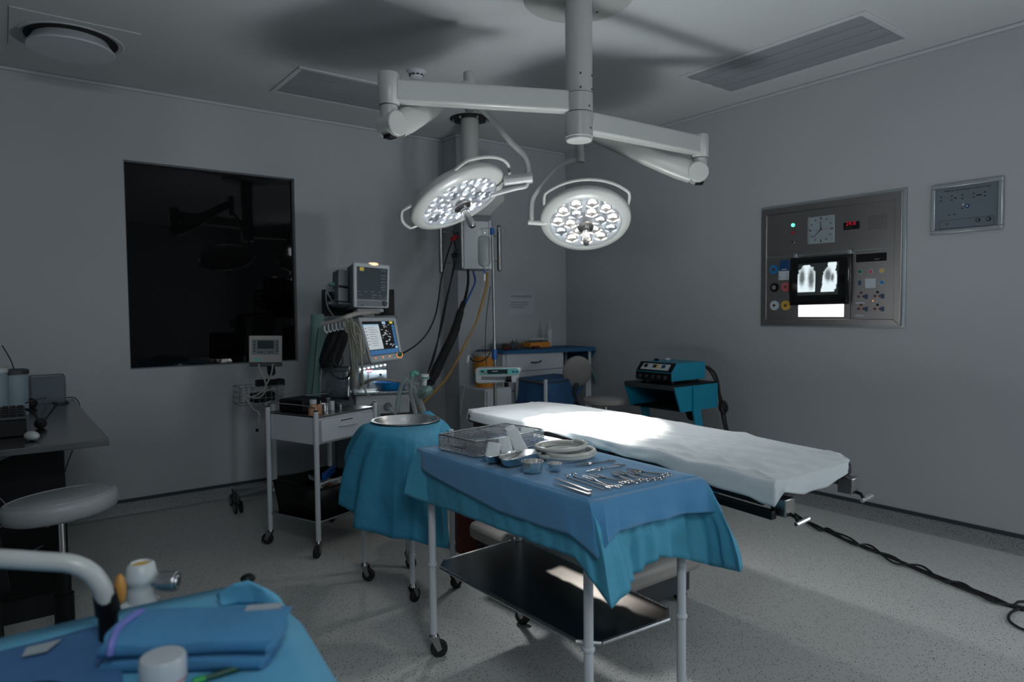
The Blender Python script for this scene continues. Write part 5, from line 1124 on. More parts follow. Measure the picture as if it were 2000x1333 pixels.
hemostat((1145, 922), (1218, 908), 'ring-handled clamp lying alone nearest the back edge of the cloth', 0.008, 0.0, 0.011)
hemostat((1126, 909), (1200, 900), 'slim ring-handled clamp beside the tubing coil', 0.008, 0.0, 0.010)
def strip(a, b, w0, w1, h, z0, bow=0.0):
    a = T(*a, z0); b = T(*b, z0); d = (b-a); L_ = d.length; d.normalize(); n = Vector((-d.y, d.x, 0)); mb = MB(); N = 12
    vs = []
    for i in range(N+1):
        t = i/N; w_ = w0+(w1-w0)*min(1, t*1.3); p = a+d*L_*t+n*bow*math.sin(PI*t); hh = h*(0.6+0.4*math.sin(PI*t))
        vs += [p+n*w_, p-n*w_, p-n*w_+Vector((0, 0, hh)), p+n*w_+Vector((0, 0, hh))]
    fs = [(3, 2, 1, 0), tuple(4*N+i for i in range(4))]
    for i in range(N): fs += [(4*i+j, 4*i+(j+1) % 4, 4*i+4+(j+1) % 4, 4*i+4+j) for j in range(4)]
    return mb.add(vs, fs)
def tweezers(a, b, label):
    r_ = thing('tweezers', label, 'tweezers', T(*a).lerp(T(*b), .5), group='tweezers at the left end of the row')
    strip(a, b, 0.0012, 0.0042, 0.0022, 0.0, 0.001).build('arm', 'instrument_steel', r_); strip(a, b, 0.0012, 0.0042, 0.0022, 0.006, -0.001).build('arm', 'instrument_steel', r_)
    MB().box(T(*b, 0.004), (0.008, 0.008, 0.009), 0.6).build('joint', 'instrument_steel', r_); return r_
tweezers((1082, 934), (1153, 960), 'upper steel tweezers, second from the front corner of the cloth')
tweezers((1081, 944), (1152, 966), 'steel tweezers nearest the front corner of the cloth')
def retractor(a, b, label):
    a_, b_ = T(*a, 0.004), T(*b, 0.004); d = (b_-a_).normalized(); n = Vector((-d.y, d.x, 0)); mb = MB()
    mb.tube([a_+n*0.012+Vector((0, 0, 0.008)), a_+n*0.004+Vector((0, 0, 0.01)), a_, a_+d*0.03, b_-d*0.02, b_], 0.0025, 8, 4); mb.tube([a_-n*0.008+Vector((0, 0, .012)), a_+Vector((0, 0, .004)), a_+d*0.01], 0.0022, 8, 3)
    return mb.build('retractor', 'instrument_steel', None, label, 'retractor', 'slim hooked retractors')
retractor((1108, 934), (1180, 958), 'dark hooked steel retractor left of the clamps, front one')
retractor((1120, 932), (1192, 953), 'dark hooked steel retractor left of the clamps, rear one')

# ================================================================ bowl stand with basin and wrap
bcx, bcy = 1.70, 3.17
BS = thing('bowl_stand', 'white-legged bowl stand wrapped in teal paper beside the instrument trolley', 'stand', (bcx, bcy, 0))
for i, (x, y) in enumerate(((1.525, 3.36), (1.59, 2.945), (1.84, 2.965), (1.80, 3.38))):
    MB().cyl((x, y, 0.10), (x, y, 0.84), 0.0135, 0.0135, 16).build('leg', 'white_paint', BS); caster(BS, x, y, 0.10, 0.034, (-.9, .5, .2, -1.3)[i])
    MB().lathe([(0.0137, 0.235), (0.016, 0.24), (0.016, 0.248), (0.0137, 0.253)], (x, y, 0), 14).build('leg_collar', 'white_paint', BS)
MB().tube(ring_pts((bcx, bcy, 0.845), (1, 0, 0), (0, 1, 0), 0.175, 40), 0.01, 8, 0, True).build('ring', 'white_paint', BS)
bz = at(795, 822, 'y', bcy).z
bcz = 0.885
bcx2, bcy2 = at(793, 823, 'z', bcz).x, at(793, 823, 'z', bcz).y
br = 0.165
MB().lathe([(0, -0.13), (0.07, -0.13), (0.125, -0.09), (0.155, -0.02), (br, 0), (br+.012, 0.001), (br+.012, 0.004), (br-.002, 0.004), (0.15, -0.02), (0.12, -0.087), (0.07, -0.125), (0, -0.125)], (bcx2, bcy2, bcz+0.006), 64).build('basin', 'steel_dish', None, 'large steel basin set into the teal-wrapped stand', 'basin', angle=50)
# wrap: rim ring then falling panels
bw = MB(); tops = []; bots = []
spec_ = [(-170, 675, 900, 3.42, 0.0), (-150, 668, 960, 3.3, 0), (-135, 660, 985, 3.22, 0), (-120, 692, 1005, 3.15, 0), (-105, 692, 1030, 3.1, 0), (-95, 760, 1052, 3.02, 0), (-80, 790, 1056, 2.98, 0), (-65, 810, 1058, 2.97, 0), (-50, 868, 1072, 3.05, 0), (-30, 876, 1070, 3.1, 0), (-5, 872, 1000, 3.25, 0), (20, 873, 850, 3.45, 0), (45, 880, 845, 3.6, 0)]
zr = bcz+0.003
for a, px_, py_, D_, _ in spec_:
    th = math.radians(a)-math.radians(0); dv = RGT*math.cos(th)+Vector((FWD.x, FWD.y, 0)).normalized()*math.sin(th); dv.z = 0; dv.normalize()
    tops.append(Vector((bcx2, bcy2, zr))+dv*(br+.004)); bots.append(atd(px_, py_, D_))
for a, dz in ((70, -0.25), (100, -0.3), (130, -0.3), (160, -0.25)):
    th = math.radians(a); dv = RGT*math.cos(th)+Vector((FWD.x, FWD.y, 0)).normalized()*math.sin(th); dv.z = 0; dv.normalize()
    t0 = Vector((bcx2, bcy2, zr))+dv*(br+.004); tops.append(t0); bots.append(t0+dv*0.06+Vector((0, 0, dz)))
ring = skirt(bw, tops, bots, 10, 20, 0.02, 7, 0.35, seed=8)
bw.build('basin_wrap', 'basin_paper', None, 'deep teal paper wrap hanging round the basin stand', 'wrap', solid=0.0015, solid_off=1, angle=60)
pk = atd(845, 812, 3.72); pkb = MB(); 
tops = [atd(x, y, D) for x, y, D in ((826, 806, 3.7), (838, 803, 3.72), (850, 812, 3.7), (862, 832, 3.66), (872, 850, 3.6))]
bots = [atd(x, y, D) for x, y, D in ((836, 816, 3.64), (848, 819, 3.58), (858, 832, 3.52), (862, 852, 3.46), (868, 895, 3.4))]
pkb.add([], []); skirt(pkb, tops, bots, 5, 6, 0.008, 10, 0.8, seed=2, closed=False); pkb.build('wrap_corner', 'basin_paper', None, 'teal paper corner standing up behind the basin rim', 'wrap', solid=0.0015)

# ================================================================ white drawer cart
ang_c = math.atan2(0.36, 0.93)
CT = thing('drawer_cart', 'white metal cart with one drawer and a steel top beside the anaesthesia machine', 'cart', (1.463, 3.862, 0), ang_c)
CM = frame((1.463, 3.862, 0), ang_c); cw, cd = 0.5, 0.43
for n_, (x, y) in enumerate(((0, 0), (cw, 0), (cw, cd), (0, cd))):
    MB(CM).cyl((x, y, 0.09), (x, y, 0.868), 0.0155, 0.0155, 18).build('leg', 'white_paint', CT)
    MB(CM).cyl((x, y, 0.868), (x, y, 0.874), 0.0145, 0.013, 14).build('leg_plug', 'black_plastic', CT)
    w_ = CM @ Vector((x, y, 0)); caster(CT, w_.x, w_.y, 0.1, 0.036, (-2.4, 0.3, 0.8, 2.4)[n_])
MB(CM).bb((0.01, 0.012, 0.665), (cw-.01, cd-.012, 0.825)).build('cabinet_box', 'white_paint', CT, bevel=0.004)
dr = MB(CM).bb((0.035, -0.012, 0.68), (cw-0.03, 0.012, 0.81)).build('drawer', 'white_paint', CT, bevel=0.004)
hm = MB(CM).tube([(0.17, -0.012, 0.758), (0.175, -0.03, 0.762), (0.24, -0.036, 0.762), (0.30, -0.03, 0.762), (0.305, -0.012, 0.758)], 0.005, 8); hm.build('handle', 'white_paint', dr)
MB(CM).bb((0.185, -0.014, 0.788), (0.285, -0.011, 0.793)).build('label_slot', 'black_plastic', dr)
MB(CM).bb((0.012, 0.0, 0.826), (cw-.012, cd, 0.838)).build('top_plate', 'steel_shelf', CT, bevel=.003)
MB(CM).tube([(0.0, 0.0, 0.865), (-0.006, 0.03, 0.895), (-0.006, cd-.03, 0.895), (0.0, cd, 0.865)], 0.004, 8).build('guard_rail', 'steel', CT)
MB(CM).tube([(0.0, cd, 0.865), (0.03, cd+.006, 0.9), (cw-.03, cd+.006, 0.9), (cw, cd, 0.865)], 0.004, 8).build('guard_rail', 'steel', CT)
MB(CM).bb((0.01, 0.01, 0.2), (cw-.01, cd-.01, 0.207)).build('lower_shelf', 'steel_shelf', CT)
MB(CM).tube([(0.0, 0.0, 0.202), (cw, 0, 0.202), (cw, cd, 0.202), (0, cd, 0.202), (0, 0, 0.202)], 0.006, 6, 0).build('shelf_rim', 'plastic_grey', CT)
# things on the cart
def onc(x, y, z=0.8385): return CM @ Vector((x, y, z))
bt_ = thing('plaster_bottle', 'small skin-coloured bottle with white cap at the near corner of the cart', 'bottle', onc(0.03, 0.055))
MB().lathe([(0.025, 0), (0.027, 0.005), (0.027, 0.05), (0.02, 0.06), (0.016, 0.07)], onc(0.03, 0.055), 20).build('bottle_body', 'bottle_skin', bt_); MB().lathe([(0.021, 0.07), (0.021, 0.095), (0.0, 0.097)], onc(0.03, 0.055), 18).build('cap', 'plastic_white', bt_)
MB(CM).box((0.075, 0.06, 0.8385+0.03), (0.03, 0.03, 0.06)).build('small_carton', 'bottle_skin', None, 'small orange-brown carton beside the skin-coloured bottle', 'box', bevel=.002)
MB().lathe([(0.016, 0), (0.016, 0.055), (0.014, 0.058), (0, 0.058)], onc(0.24, 0.12), 18).build('white_cup', 'plastic_white', None, 'small white cylindrical container on the steel cart top', 'container')
MB().lathe([(0.03, 0), (0.035, 0.045), (0.033, 0.045), (0.028, 0.003)], onc(0.20, 0.14), 22).build('steel_cup', 'steel', None, 'small steel cup behind the white container on the cart', 'cup')
MB().lathe([(0.006, 0), (0.006, 0.03), (0, 0.032)], onc(0.295, 0.1), 12).build('ampoule', 'plastic_white', None, 'tiny white ampoule right of the white container', 'ampoule')
MB().cyl(onc(0.13, 0.1), onc(0.13, 0.1, 0.91), 0.003, 0.003, 8).build('glass_rod', 'plastic_white', None, 'thin white rod standing upright on the cart', 'rod')
MB(CM).bb((0.33, 0.16, 0.8385), (0.47, 0.4, 0.87)).build('clear_tray', 'clear_plastic', None, 'clear plastic tray at the far right of the cart top', 'tray', bevel=.004)
bk_ = MB(CM).bb((0.06, 0.18, 0.8385), (0.26, 0.40, 0.915)).build('black_case', 'black_plastic', None, 'black case on the cart top behind the bottle', 'case', bevel=.01)
# crate on the lower shelf
CRT = thing('storage_crate', 'black plastic crate of supplies on the lower shelf of the cart', 'crate', CM @ Vector((0.24, 0.22, 0.208)), ang_c)
def crate():
    mb = MB(CM); z0, z1 = 0.208, 0.395; bt4 = [(0.05, 0.03), (0.45, 0.03), (0.45, 0.41), (0.05, 0.41)]; tp4 = [(0.03, 0.01), (0.48, 0.01), (0.48, 0.435), (0.03, 0.435)]
    for s in range(4):
        a, b = bt4[s], bt4[(s+1) % 4]; c, d = tp4[(s+1) % 4], tp4[s]; dz = [-.02, 0, 0, 0]
        mb.add([(*a, z0), (*b, z0), (*c, z1), (*d, z1)], [(0, 1, 2, 3)])
    mb.add([(*p, z0) for p in bt4], [(3, 2, 1, 0)]); return mb
crate().build('crate_body', 'black_plastic', CRT, solid=0.004)
MB(CM).tube([(0.03, 0.01, 0.395), (0.48, 0.01, 0.395), (0.48, 0.435, 0.395), (0.03, 0.435, 0.395), (0.03, 0.01, 0.395)], 0.006, 6, 0).build('rim', 'black_plastic', CRT)
pk_ = [((0.16, 0.14, 0.37), (0.2, 0.1, 0.02), 0.4, -0.5, 'wrap_clear', 'clear packet leaning out of the left of the black crate', 'packet'), ((0.25, 0.25, 0.385), (0.22, 0.12, 0.015), 0.9, 0.5, 'wrap_clear', 'tall clear packet standing in the middle of the black crate', 'packet'),
       ((0.38, 0.12, 0.35), (0.16, 0.14, 0.05), 0.2, 0.2, 'plastic_white', 'white packet at the right front of the black crate', 'packet'), ((0.40, 0.3, 0.395), (0.22, 0.03, 0.05), 0.5, -0.1, 'blue_clip', 'blue and white carton lying across the back of the crate', 'box'),
       ((0.33, 0.22, 0.34), (0.16, 0.12, 0.05), 0.7, 0.0, 'carton_brown', 'brown carton half buried in the black crate', 'box')]
for c, d, a, tl_, m_, lb, ct_ in pk_:
    MB(CM).box((c[0]-.01, c[1]+.02, c[2]-.01), d, rot=Euler((tl_, 0.25*tl_, a)).to_matrix()).build('supply_pack', m_, None, lb, ct_, bevel=0.006)
MB(CM).tube([(0.1, 0.08, 0.385), (0.1, 0.085, 0.4), (0.2, 0.1, 0.4), (0.27, 0.11, 0.392)], 0.006, 6, 2).build('white_tube', 'plastic_white', None, 'white bent tube over the left edge of the black crate', 'tube')
# ================================================================ anaesthesia machine
class Quad:
    """a flat face given by four corners: bottom-left, bottom-right, top-right, top-left"""
    def __init__(s, a, b, c, d):
        s.p = [Vector(x) for x in (a, b, c, d)]; s.n = (s.p[1]-s.p[0]).cross(s.p[3]-s.p[0]).normalized()
        dr_ = s.p[2]-CAM; s.p[2] = CAM+dr_*((s.p[0]-CAM).dot(s.n)/dr_.dot(s.n))
    def at(s, u, v, off=0.0):
        return s.p[0].lerp(s.p[1], u).lerp(s.p[3].lerp(s.p[2], u), v)+s.n*off
    def slab(s, mb, u0, v0, u1, v1, o0, o1):
        a = [s.at(u0, v0, o0), s.at(u1, v0, o0), s.at(u1, v1, o0), s.at(u0, v1, o0)]; b = [s.at(u0, v0, o1), s.at(u1, v0, o1), s.at(u1, v1, o1), s.at(u0, v1, o1)]
        return mb.add(a+b, [(3, 2, 1, 0), (4, 5, 6, 7), (0, 1, 5, 4), (1, 2, 6, 5), (2, 3, 7, 6), (3, 0, 4, 7)])
MX, MY = 2.2, 4.72
AM = thing('anaesthesia_machine', 'white anaesthesia machine with lit lower screen between window and pendant', 'anaesthesia machine', (MX, MY, 0))
fa = Vector((0.45, -0.28, 0)).normalized(); fa = Vector((0.93, -0.37, 0)).normalized(); fn_ = Vector((-0.37, -0.93, 0)).normalized()
AF = axes(Vector((MX, MY, 0)), fa, -fn_, Vector((0, 0, 1)))   # local x right, local y away from viewer
def loc_(p): return AF.inverted() @ Vector(p)
def afx(px_, yl, py_=600):
    """local x (along the front) and height z of the photograph point on the plane local y = yl"""
    d = ray(px_, py_); n_ = -fn_; o_ = AF @ Vector((0, yl, 0)); t_ = (o_-CAM).dot(n_)/d.dot(n_); q_ = loc_(CAM+d*t_); return q_.x, q_.z
def abox(name, x0p, y0p, x1p, y1p, yl, depth, m, bev=0.004, parent=None, label=None):
    """box whose front face spans the two photograph corners on the plane local y = yl"""
    xa, za_ = afx(x0p, yl, y0p); xb, _ = afx(x1p, yl, y0p); _, zb2 = afx(x0p, yl, y1p)
    o = MB(AF).bb((xa, yl, min(za_, zb2)), (xb, yl+depth, max(za_, zb2))).build(name, m, parent or AM, bevel=bev)
    if label: o['label'] = label
    return o
# bodies
abox('lower_cabinet', 700, 812, 822, 1000, -0.12, 0.5, 'bag_green', 0.01)
abox('pillar', 684, 640, 752, 775, 0.06, 0.28, 'plastic_beige', 0.01)
abox('vent_panel', 690, 712, 755, 768, 0.045, 0.02, 'plastic_grey', 0.003)
abox('back_box', 628, 566, 770, 622, 0.22, 0.2, 'black_plastic', 0.006)
abox('top_shelf', 606, 618, 776, 624, 0.02, 0.4, 'plastic_grey', 0.004)
abox('worktop', 690, 768, 832, 773, -0.22, 0.45, 'steel', 0.004)
abox('front_block', 694, 773, 800, 812, -0.18, 0.4, 'plastic_white', 0.012)
abox('side_block', 655, 768, 700, 800, -0.1, 0.3, 'plastic_grey', 0.012)
x0_, z0_ = afx(735, -0.2, 765)
rail_ = MB(); rail_.tube([atd(700, 760, 4.62), atd(705, 752, 4.6), atd(733, 741, 4.5), atd(770, 744, 4.5), atd(800, 749, 4.55), atd(806, 755, 4.6)], 0.011, 10); rail_.build('front_rail', 'plastic_beige', AM)
# light strip under the screen: real lamps over the worktop
ls = MB(); 
for i in range(7):
    x_, z_ = afx(704+i*8, 0.038, 722-i*1.5); ls.box((AF @ Vector((x_, 0.036, z_))), (0.012, 0.008, 0.006), math.atan2(fa.y, fa.x))
ls.build('light_strip', 'strip_led', AM)
def pt(name, loc, power, colr, r=0.02):
    l = bpy.data.lights.new(name, 'POINT'); l.energy = power; l.color = colr; l.shadow_soft_size = r; o = bpy.data.objects.new(name, l); col.objects.link(o); o.location = loc; return o
x_, z_ = afx(735, -0.02, 722); 
l = bpy.data.lights.new('worktop_light', 'AREA'); l.shape = 'RECTANGLE'; l.size = 0.2; l.size_y = 0.02; l.energy = 0.9; l.color = (0.85, 0.95, 1.0)
o = bpy.data.objects.new('worktop_light', l); col.objects.link(o); o.location = AF @ Vector((x_, 0.025, z_-0.002)); o.rotation_euler = (math.radians(-20), 0, math.atan2(fa.y, fa.x))
for (a, b) in ((703, 748), (718, 750)): abox('flow_scale', a, b-20, a+2, b+5, 0.04, 0.01, 'ink', 0)
xg, zg = afx(743, 0.04, 732); MB(AF).cyl((xg, 0.045, zg), (xg, 0.03, zg), 0.02, 0.02, 18).build('gauge', 'plastic_white', AM); MB(AF).cyl((xg, 0.03, zg), (xg, 0.025, zg), 0.01, 0.01, 12).build('gauge_dial', 'ink', AM)
abox('red_label', 716, 722, 727, 727, 0.04, 0.005, 'disc_pink', 0)
for px_ in (731, 758):
    x_, z_ = afx(px_, -0.19, 795); MB(AF).cyl((x_, -0.18, z_), (x_, -0.21, z_), 0.03, 0.027, 22).build('breathing_port', 'plastic_grey', AM); MB(AF).cyl((x_, -0.21, z_), (x_, -0.23, z_-.004), 0.018, 0.018, 18).build('port_nozzle', 'hose_clear', AM)
for a in (722, 752): abox('dial', a-7, 764, a+7, 767, -0.16, 0.04, 'steel_dark', 0.002)
# lower screen
LS = Quad(atd(723, 709, 4.56), atd(787, 699, 4.62), atd(773, 619, 4.72), atd(697, 619, 4.68))
b_ = MB(); LS.slab(b_, 0, 0, 1, 1, -0.055, 0.0); SC = b_.build('ventilator_screen', 'plastic_white', AM, bevel=0.014, seg=3); SC['label'] = 'large tilted touch screen lit blue and white'
s_ = MB(); s_.use('screen_black'); LS.slab(s_, 0.085, 0.13, 0.92, 0.89, 0.0, 0.002)
s_.use('screen_white'); LS.slab(s_, 0.09, 0.26, 0.5, 0.80, 0.002, 0.003); s_.use('screen_pale'); LS.slab(s_, 0.09, 0.78, 0.5, 0.82, 0.0028, 0.0032)
s_.use('screen_blue'); 
for i in range(7): LS.slab(s_, 0.09+i*0.117, 0.14, 0.09+i*0.117+0.112, 0.24, 0.002, 0.003)
for i in range(6): LS.slab(s_, 0.84, 0.30+i*0.085, 0.905, 0.30+i*0.085+0.078, 0.002, 0.003)
s_.use('screen_pale'); LS.slab(s_, 0.84, 0.245, 0.905, 0.29, 0.002, 0.003); LS.slab(s_, 0.6, 0.82, 0.69, 0.88, 0.002, 0.003)
s_.use('screen_yellow'); LS.slab(s_, 0.8, 0.83, 0.88, 0.88, 0.002, 0.003)
s_.use('screen_white')
rr = random.Random(3)
for i in range(34):
    u = rr.uniform(0.53, 0.78); v = rr.uniform(0.28, 0.8); LS.slab(s_, u, v, u+rr.uniform(0.01, 0.05), v+rr.choice((0.008, 0.012, 0.02)), 0.002, 0.003)
s_.use('plastic_grey')
for i in range(9): v = 0.74-i*0.05; LS.slab(s_, 0.2, v, 0.2+rr.uniform(0.15, 0.26), v+0.007, 0.0028, 0.0033)
for i in range(6): v = 0.72-i*0.07; LS.slab(s_, 0.11, v, 0.16, v+0.013, 0.0028, 0.0033)
s_.build('display', None, SC)
for u in (0.2, 0.42, 0.62): p_ = LS.at(u, 0.075); MB().cyl(p_, p_+LS.n*0.003, 0.005, 0.005, 12).build('lit_button', 'orange_led', SC)
p_ = LS.at(0.92, 0.075); MB().cyl(p_, p_+LS.n*0.004, 0.021, 0.021, 22).build('dial_ring', 'orange_led', SC); MB().cyl(p_, p_+LS.n*0.018, 0.018, 0.016, 22).build('dial_knob', 'green_dark', SC)
# upper monitor
UM = Quad(atd(691, 601, 4.78), atd(760, 602, 4.90), atd(762, 518, 4.92), atd(690, 511, 4.80))
PMn = thing('patient_monitor', 'grey patient monitor with dim screen and orange alarm lamp on top of the machine', 'monitor', AF @ Vector((0, 0.2, 1.47)))
b_ = MB(); UM.slab(b_, 0, 0, 1, 1, -0.03, 0); b_.build('bezel', 'plastic_white', PMn, bevel=0.012, seg=3)
b_ = MB(); UM.slab(b_, 0.0, 0.02, 0.94, 0.97, -0.19, -0.03); b_.build('housing', 'plastic_grey', PMn, bevel=0.012)
s_ = MB(); s_.use('mon_dark'); UM.slab(s_, 0.09, 0.17, 0.93, 0.90, 0, 0.002); s_.use('mon_yellow'); UM.slab(s_, 0.17, 0.81, 0.28, 0.89, 0.002, 0.003); s_.use('mon_text')
for v in (0.85, 0.73, 0.66, 0.58, 0.51, 0.46, 0.4): UM.slab(s_, 0.74+rr.uniform(0, .04), v, 0.88, v+0.008, 0.002, 0.003)
for u, v in ((0.1, 0.35), (0.3, 0.35), (0.48, 0.355), (0.68, 0.35), (0.5, 0.28), (0.58, 0.28), (0.5, 0.23), (0.7, 0.28), (0.72, 0.23), (0.14, 0.28), (0.85, .23)): UM.slab(s_, u, v, u+0.07, v+0.008, 0.002, 0.003)
s_.use('plastic_grey'); UM.slab(s_, 0.09, 0.165, 0.93, 0.19, 0.002, 0.003); s_.build('display', None, PMn)
b_ = MB(); UM.slab(b_, 0.09, 0.03, 0.93, 0.155, 0, 0.003); b_.build('control_strip', 'plastic_grey', PMn, bevel=0.002)
p_ = UM.at(0.87, 0.10); MB().cyl(p_, p_+UM.n*0.018, 0.018, 0.016, 20).build('dial_knob', 'grey_dark', PMn)
b_ = MB(); UM.slab(b_, 0.2, 0.045, 0.27, 0.06, 0.003, 0.004); b_.build('maker_mark', 'ink', PMn)
p_ = UM.at(0.53, 0.985, -0.006); MB(axes(p_, fa, UM.n, Vector((0, 0, 1)))).ball((0, 0, 0), 1, 20, (0.04, 0.012, 0.012)).build('alarm_lamp', 'alarm_lamp', PMn)
b_ = MB(); UM.slab(b_, 0.12, -0.09, 0.88, -0.01, -0.15, -0.02); b_.build('foot_plate', 'plastic_white', PMn, bevel=0.01)
b_ = MB(); UM.slab(b_, 0.3, -0.2, 0.62, -0.09, -0.1, -0.04); b_.build('swivel', 'plastic_white', PMn, bevel=0.004)
MR = Quad(atd(660, 588, 4.84), atd(680, 590, 4.88), atd(681, 529, 4.90), atd(661, 526, 4.86))
b_ = MB(); MR.slab(b_, 0, 0, 1, 1, -0.14, 0); MRo = b_.build('module_rack', 'plastic_grey', PMn, bevel=0.006)
b_ = MB(); MR.slab(b_, 0.05, 0.42, 0.95, 0.5, 0, 0.003); b_.build('module_gap', 'black_plastic', MRo)
b_ = MB(); MR.slab(b_, 0.0, -0.1, 1.3, -0.03, -0.16, 0.01); b_.build('rack_shelf', 'plastic_grey', PMn, bevel=.004)
for i, v in enumerate((0.85, 0.65, 0.45, 0.25)):
    p_ = atd(655, 592-i*12, 4.93); MB().cyl(p_, p_-fa*0.05, 0.016, 0.013, 14).build('connector', ('plastic_grey', 'black_plastic', 'plastic_grey', 'mask_green')[i], MRo)
for pts_, lb in (([(651, 592), (641, 575), (638, 560), (645, 556)], 'thick grey monitor lead looping left of the module rack'), ([(648, 560), (637, 570), (640, 600), (655, 622)], 'thin white monitor lead hanging to the hook rack')):
    cord('monitor_cable', lb, 'cable', [atd(x, y, 4.9) for x, y in pts_], 0.006, 'plastic_grey', 8)
# hook rack and leads
hr = MB(); hr.tube([atd(628, 634, 4.62), atd(655, 628, 4.6), atd(680, 618, 4.6), atd(704, 612, 4.7), atd(740, 610, 4.85)], 0.016, 8); hr.build('lead_rack', 'plastic_beige', AM)
for i in range(7):
    x = 634+i*7.5; y = 636-i*1.6; p_ = atd(x, y, 4.58); MB().tube([p_, p_-Vector((0, 0, 0.03)), p_-Vector((0, 0, 0.05))+fa*0.012, p_-Vector((0, 0, 0.04))+fa*0.022], 0.005, 6, 3).build('rack_hook', 'plastic_white', AM)
rl = random.Random(5)
for i in range(9):
    a, bq = 676+i*2.2, 622+i*1.0; endx = 690+i*3.0+rl.uniform(-4, 4); endy = 700+rl.uniform(-20, 60)
    if i in (3, 4): pts_ = [(a, bq), (a+4, bq+30), (704, 680), (712, 689), (708, 660), (694, 640), (686, 622)]
    elif i == 7: pts_ = [(a, bq), (704, 650), (706, 700), (707, 740), (714, 765), (722, 775)]
    else: pts_ = [(a-4, bq), (a+rl.uniform(-2, 5), bq+25), ((a+endx)/2, 660+rl.uniform(-6, 10)), (endx, endy)]
    cord('ecg_lead', 'thin yellowish lead in the bunch hanging from the hook rack', 'cable', [atd(x, y, 4.54-0.006*i) for x, y in pts_], 0.0055, 'lead_cream', 6, 'leads hanging from the hook rack')
cuff = MB(); cpts = [(650, 646, 674, 646), (640, 660, 676, 660), (632, 685, 674, 680), (626, 705, 668, 698), (630, 718, 655, 716)]
def cf(u, v):
    i = min(int(v*4), 3); t = v*4-i; a = [cpts[i][k]*(1-t)+cpts[i+1][k]*t for k in range(4)]; x = a[0]*(1-u)+a[2]*u; y = a[1]*(1-u)+a[3]*u
    return atd(x, y, 4.66-0.05*math.sin(PI*u)+0.012*math.sin(u*13+v*5))
cuff.grid(cf, 14, 12); cuff.build('pressure_cuff', 'black_matte', None, 'black blood pressure cuff hanging from the hook rack', 'cuff', solid=0.015)
cord('cuff_hose', 'black coiled cuff hose looping under the black cuff', 'hose', [atd(x, y, 4.55) for x, y in ((648, 712), (650, 730), (662, 740), (678, 738), (684, 728))], 0.006, 'cable_black')
cord('cuff_hose', 'short black hose loop on the right of the black cuff', 'hose', [atd(x, y, 4.52) for x, y in ((655, 690), (652, 708), (662, 716), (669, 708), (668, 694))], 0.006, 'cable_black')
cn_ = MB(); c_ = atd(657, 775, 4.72); cn_.lathe([(0.09, 0), (0.09, 0.19)], (c_.x, c_.y, c_.z), 32, close=False); CN = cn_.build('absorber_canister', 'clear_plastic', AM, solid=0.003)
MB().lathe([(0.095, -0.03), (0.095, 0.0), (0, 0.004)], c_, 32).build('canister_base', 'black_plastic', CN); MB().lathe([(0.095, 0.19), (0.095, 0.205), (0, 0.21)], c_, 32).build('canister_top', 'grey_dark', CN)
MB().lathe([(0.08, 0.004), (0.08, 0.035), (0, 0.035)], c_, 32).build('absorbent', 'plastic_grey', CN)
abox('canister_housing', 626, 775, 700, 790, -0.08, 0.3, 'grey_dark', 0.01)
gb = MB(); gpt = [(608, 632, 614), (606, 633, 640), (604, 632, 690), (600, 628, 740), (597, 626, 800)]
def gfn(u, v):
    i = min(int(v*4), 3); t = v*4-i; a = [gpt[i][k]*(1-t)+gpt[i+1][k]*t for k in range(3)]; x = a[0]*(1-u)+a[1]*u
    return x, a[2]
gv = []; nn_ = 16
for j in range(13):
    v = j/12; xm, _ = gfn(0.5, v); x1, yy = gfn(1, v); r_ = (x1-xm)/F_PX*4.75; c_2 = atd(xm, yy, 4.78)
    for k in range(nn_): a = 2*PI*k/nn_; w_ = 1+0.08*math.sin(3*a+v*6); gv.append(c_2+fa*math.cos(a)*r_*w_+fn_*math.sin(a)*r_*0.6*w_)
gb.add(gv, [(j*nn_+k, j*nn_+(k+1) % nn_, (j+1)*nn_+(k+1) % nn_, (j+1)*nn_+k) for j in range(12) for k in range(nn_)]+[tuple(range(nn_)), tuple(range(12*nn_, 13*nn_))])
gb.build('drainage_bag', 'bag_green', None, 'long pale green plastic bag hanging at the left of the machine', 'bag')
cord('sampling_line', 'thin dark line running down the pale green bag', 'tubing', [atd(x, y, 4.70) for x, y in ((622, 640), (617, 680), (614, 720), (610, 760), (603, 800))], 0.003, 'cable_black', 6)
# blue tray on the worktop
tz0 = AF @ Vector((0, 0, 0)); kx, kz_ = afx(764, -0.1, 757)
kd = MB(AF @ Matrix.Translation((kx, -0.08, kz_-0.025))); n = 36; prof = [(1.05, 0.066), (1.0, 0.066), (0.9, 0.03), (0.8, 0.002), (0.4, 0.001)]
vs = []
for s_2, z in prof: vs += [(math.cos(2*PI*k/n)*0.12*s_2, math.sin(2*PI*k/n)*0.065*s_2+0.03*math.cos(4*PI*k/n)*s_2, z) for k in range(n)]
vs.append((0, 0.02, 0.001)); kd.add(vs, [(i*n+k, i*n+(k+1) % n, (i+1)*n+(k+1) % n, (i+1)*n+k) for i in range(4) for k in range(n)]+[(4*n+k, 4*n+(k+1) % n, 5*n) for k in range(n)])
kd.build('kidney_tray', 'tray_blue', None, 'bright blue plastic kidney tray on the lit worktop of the machine', 'kidney dish', solid=0.002, solid_off=-1, angle=70)
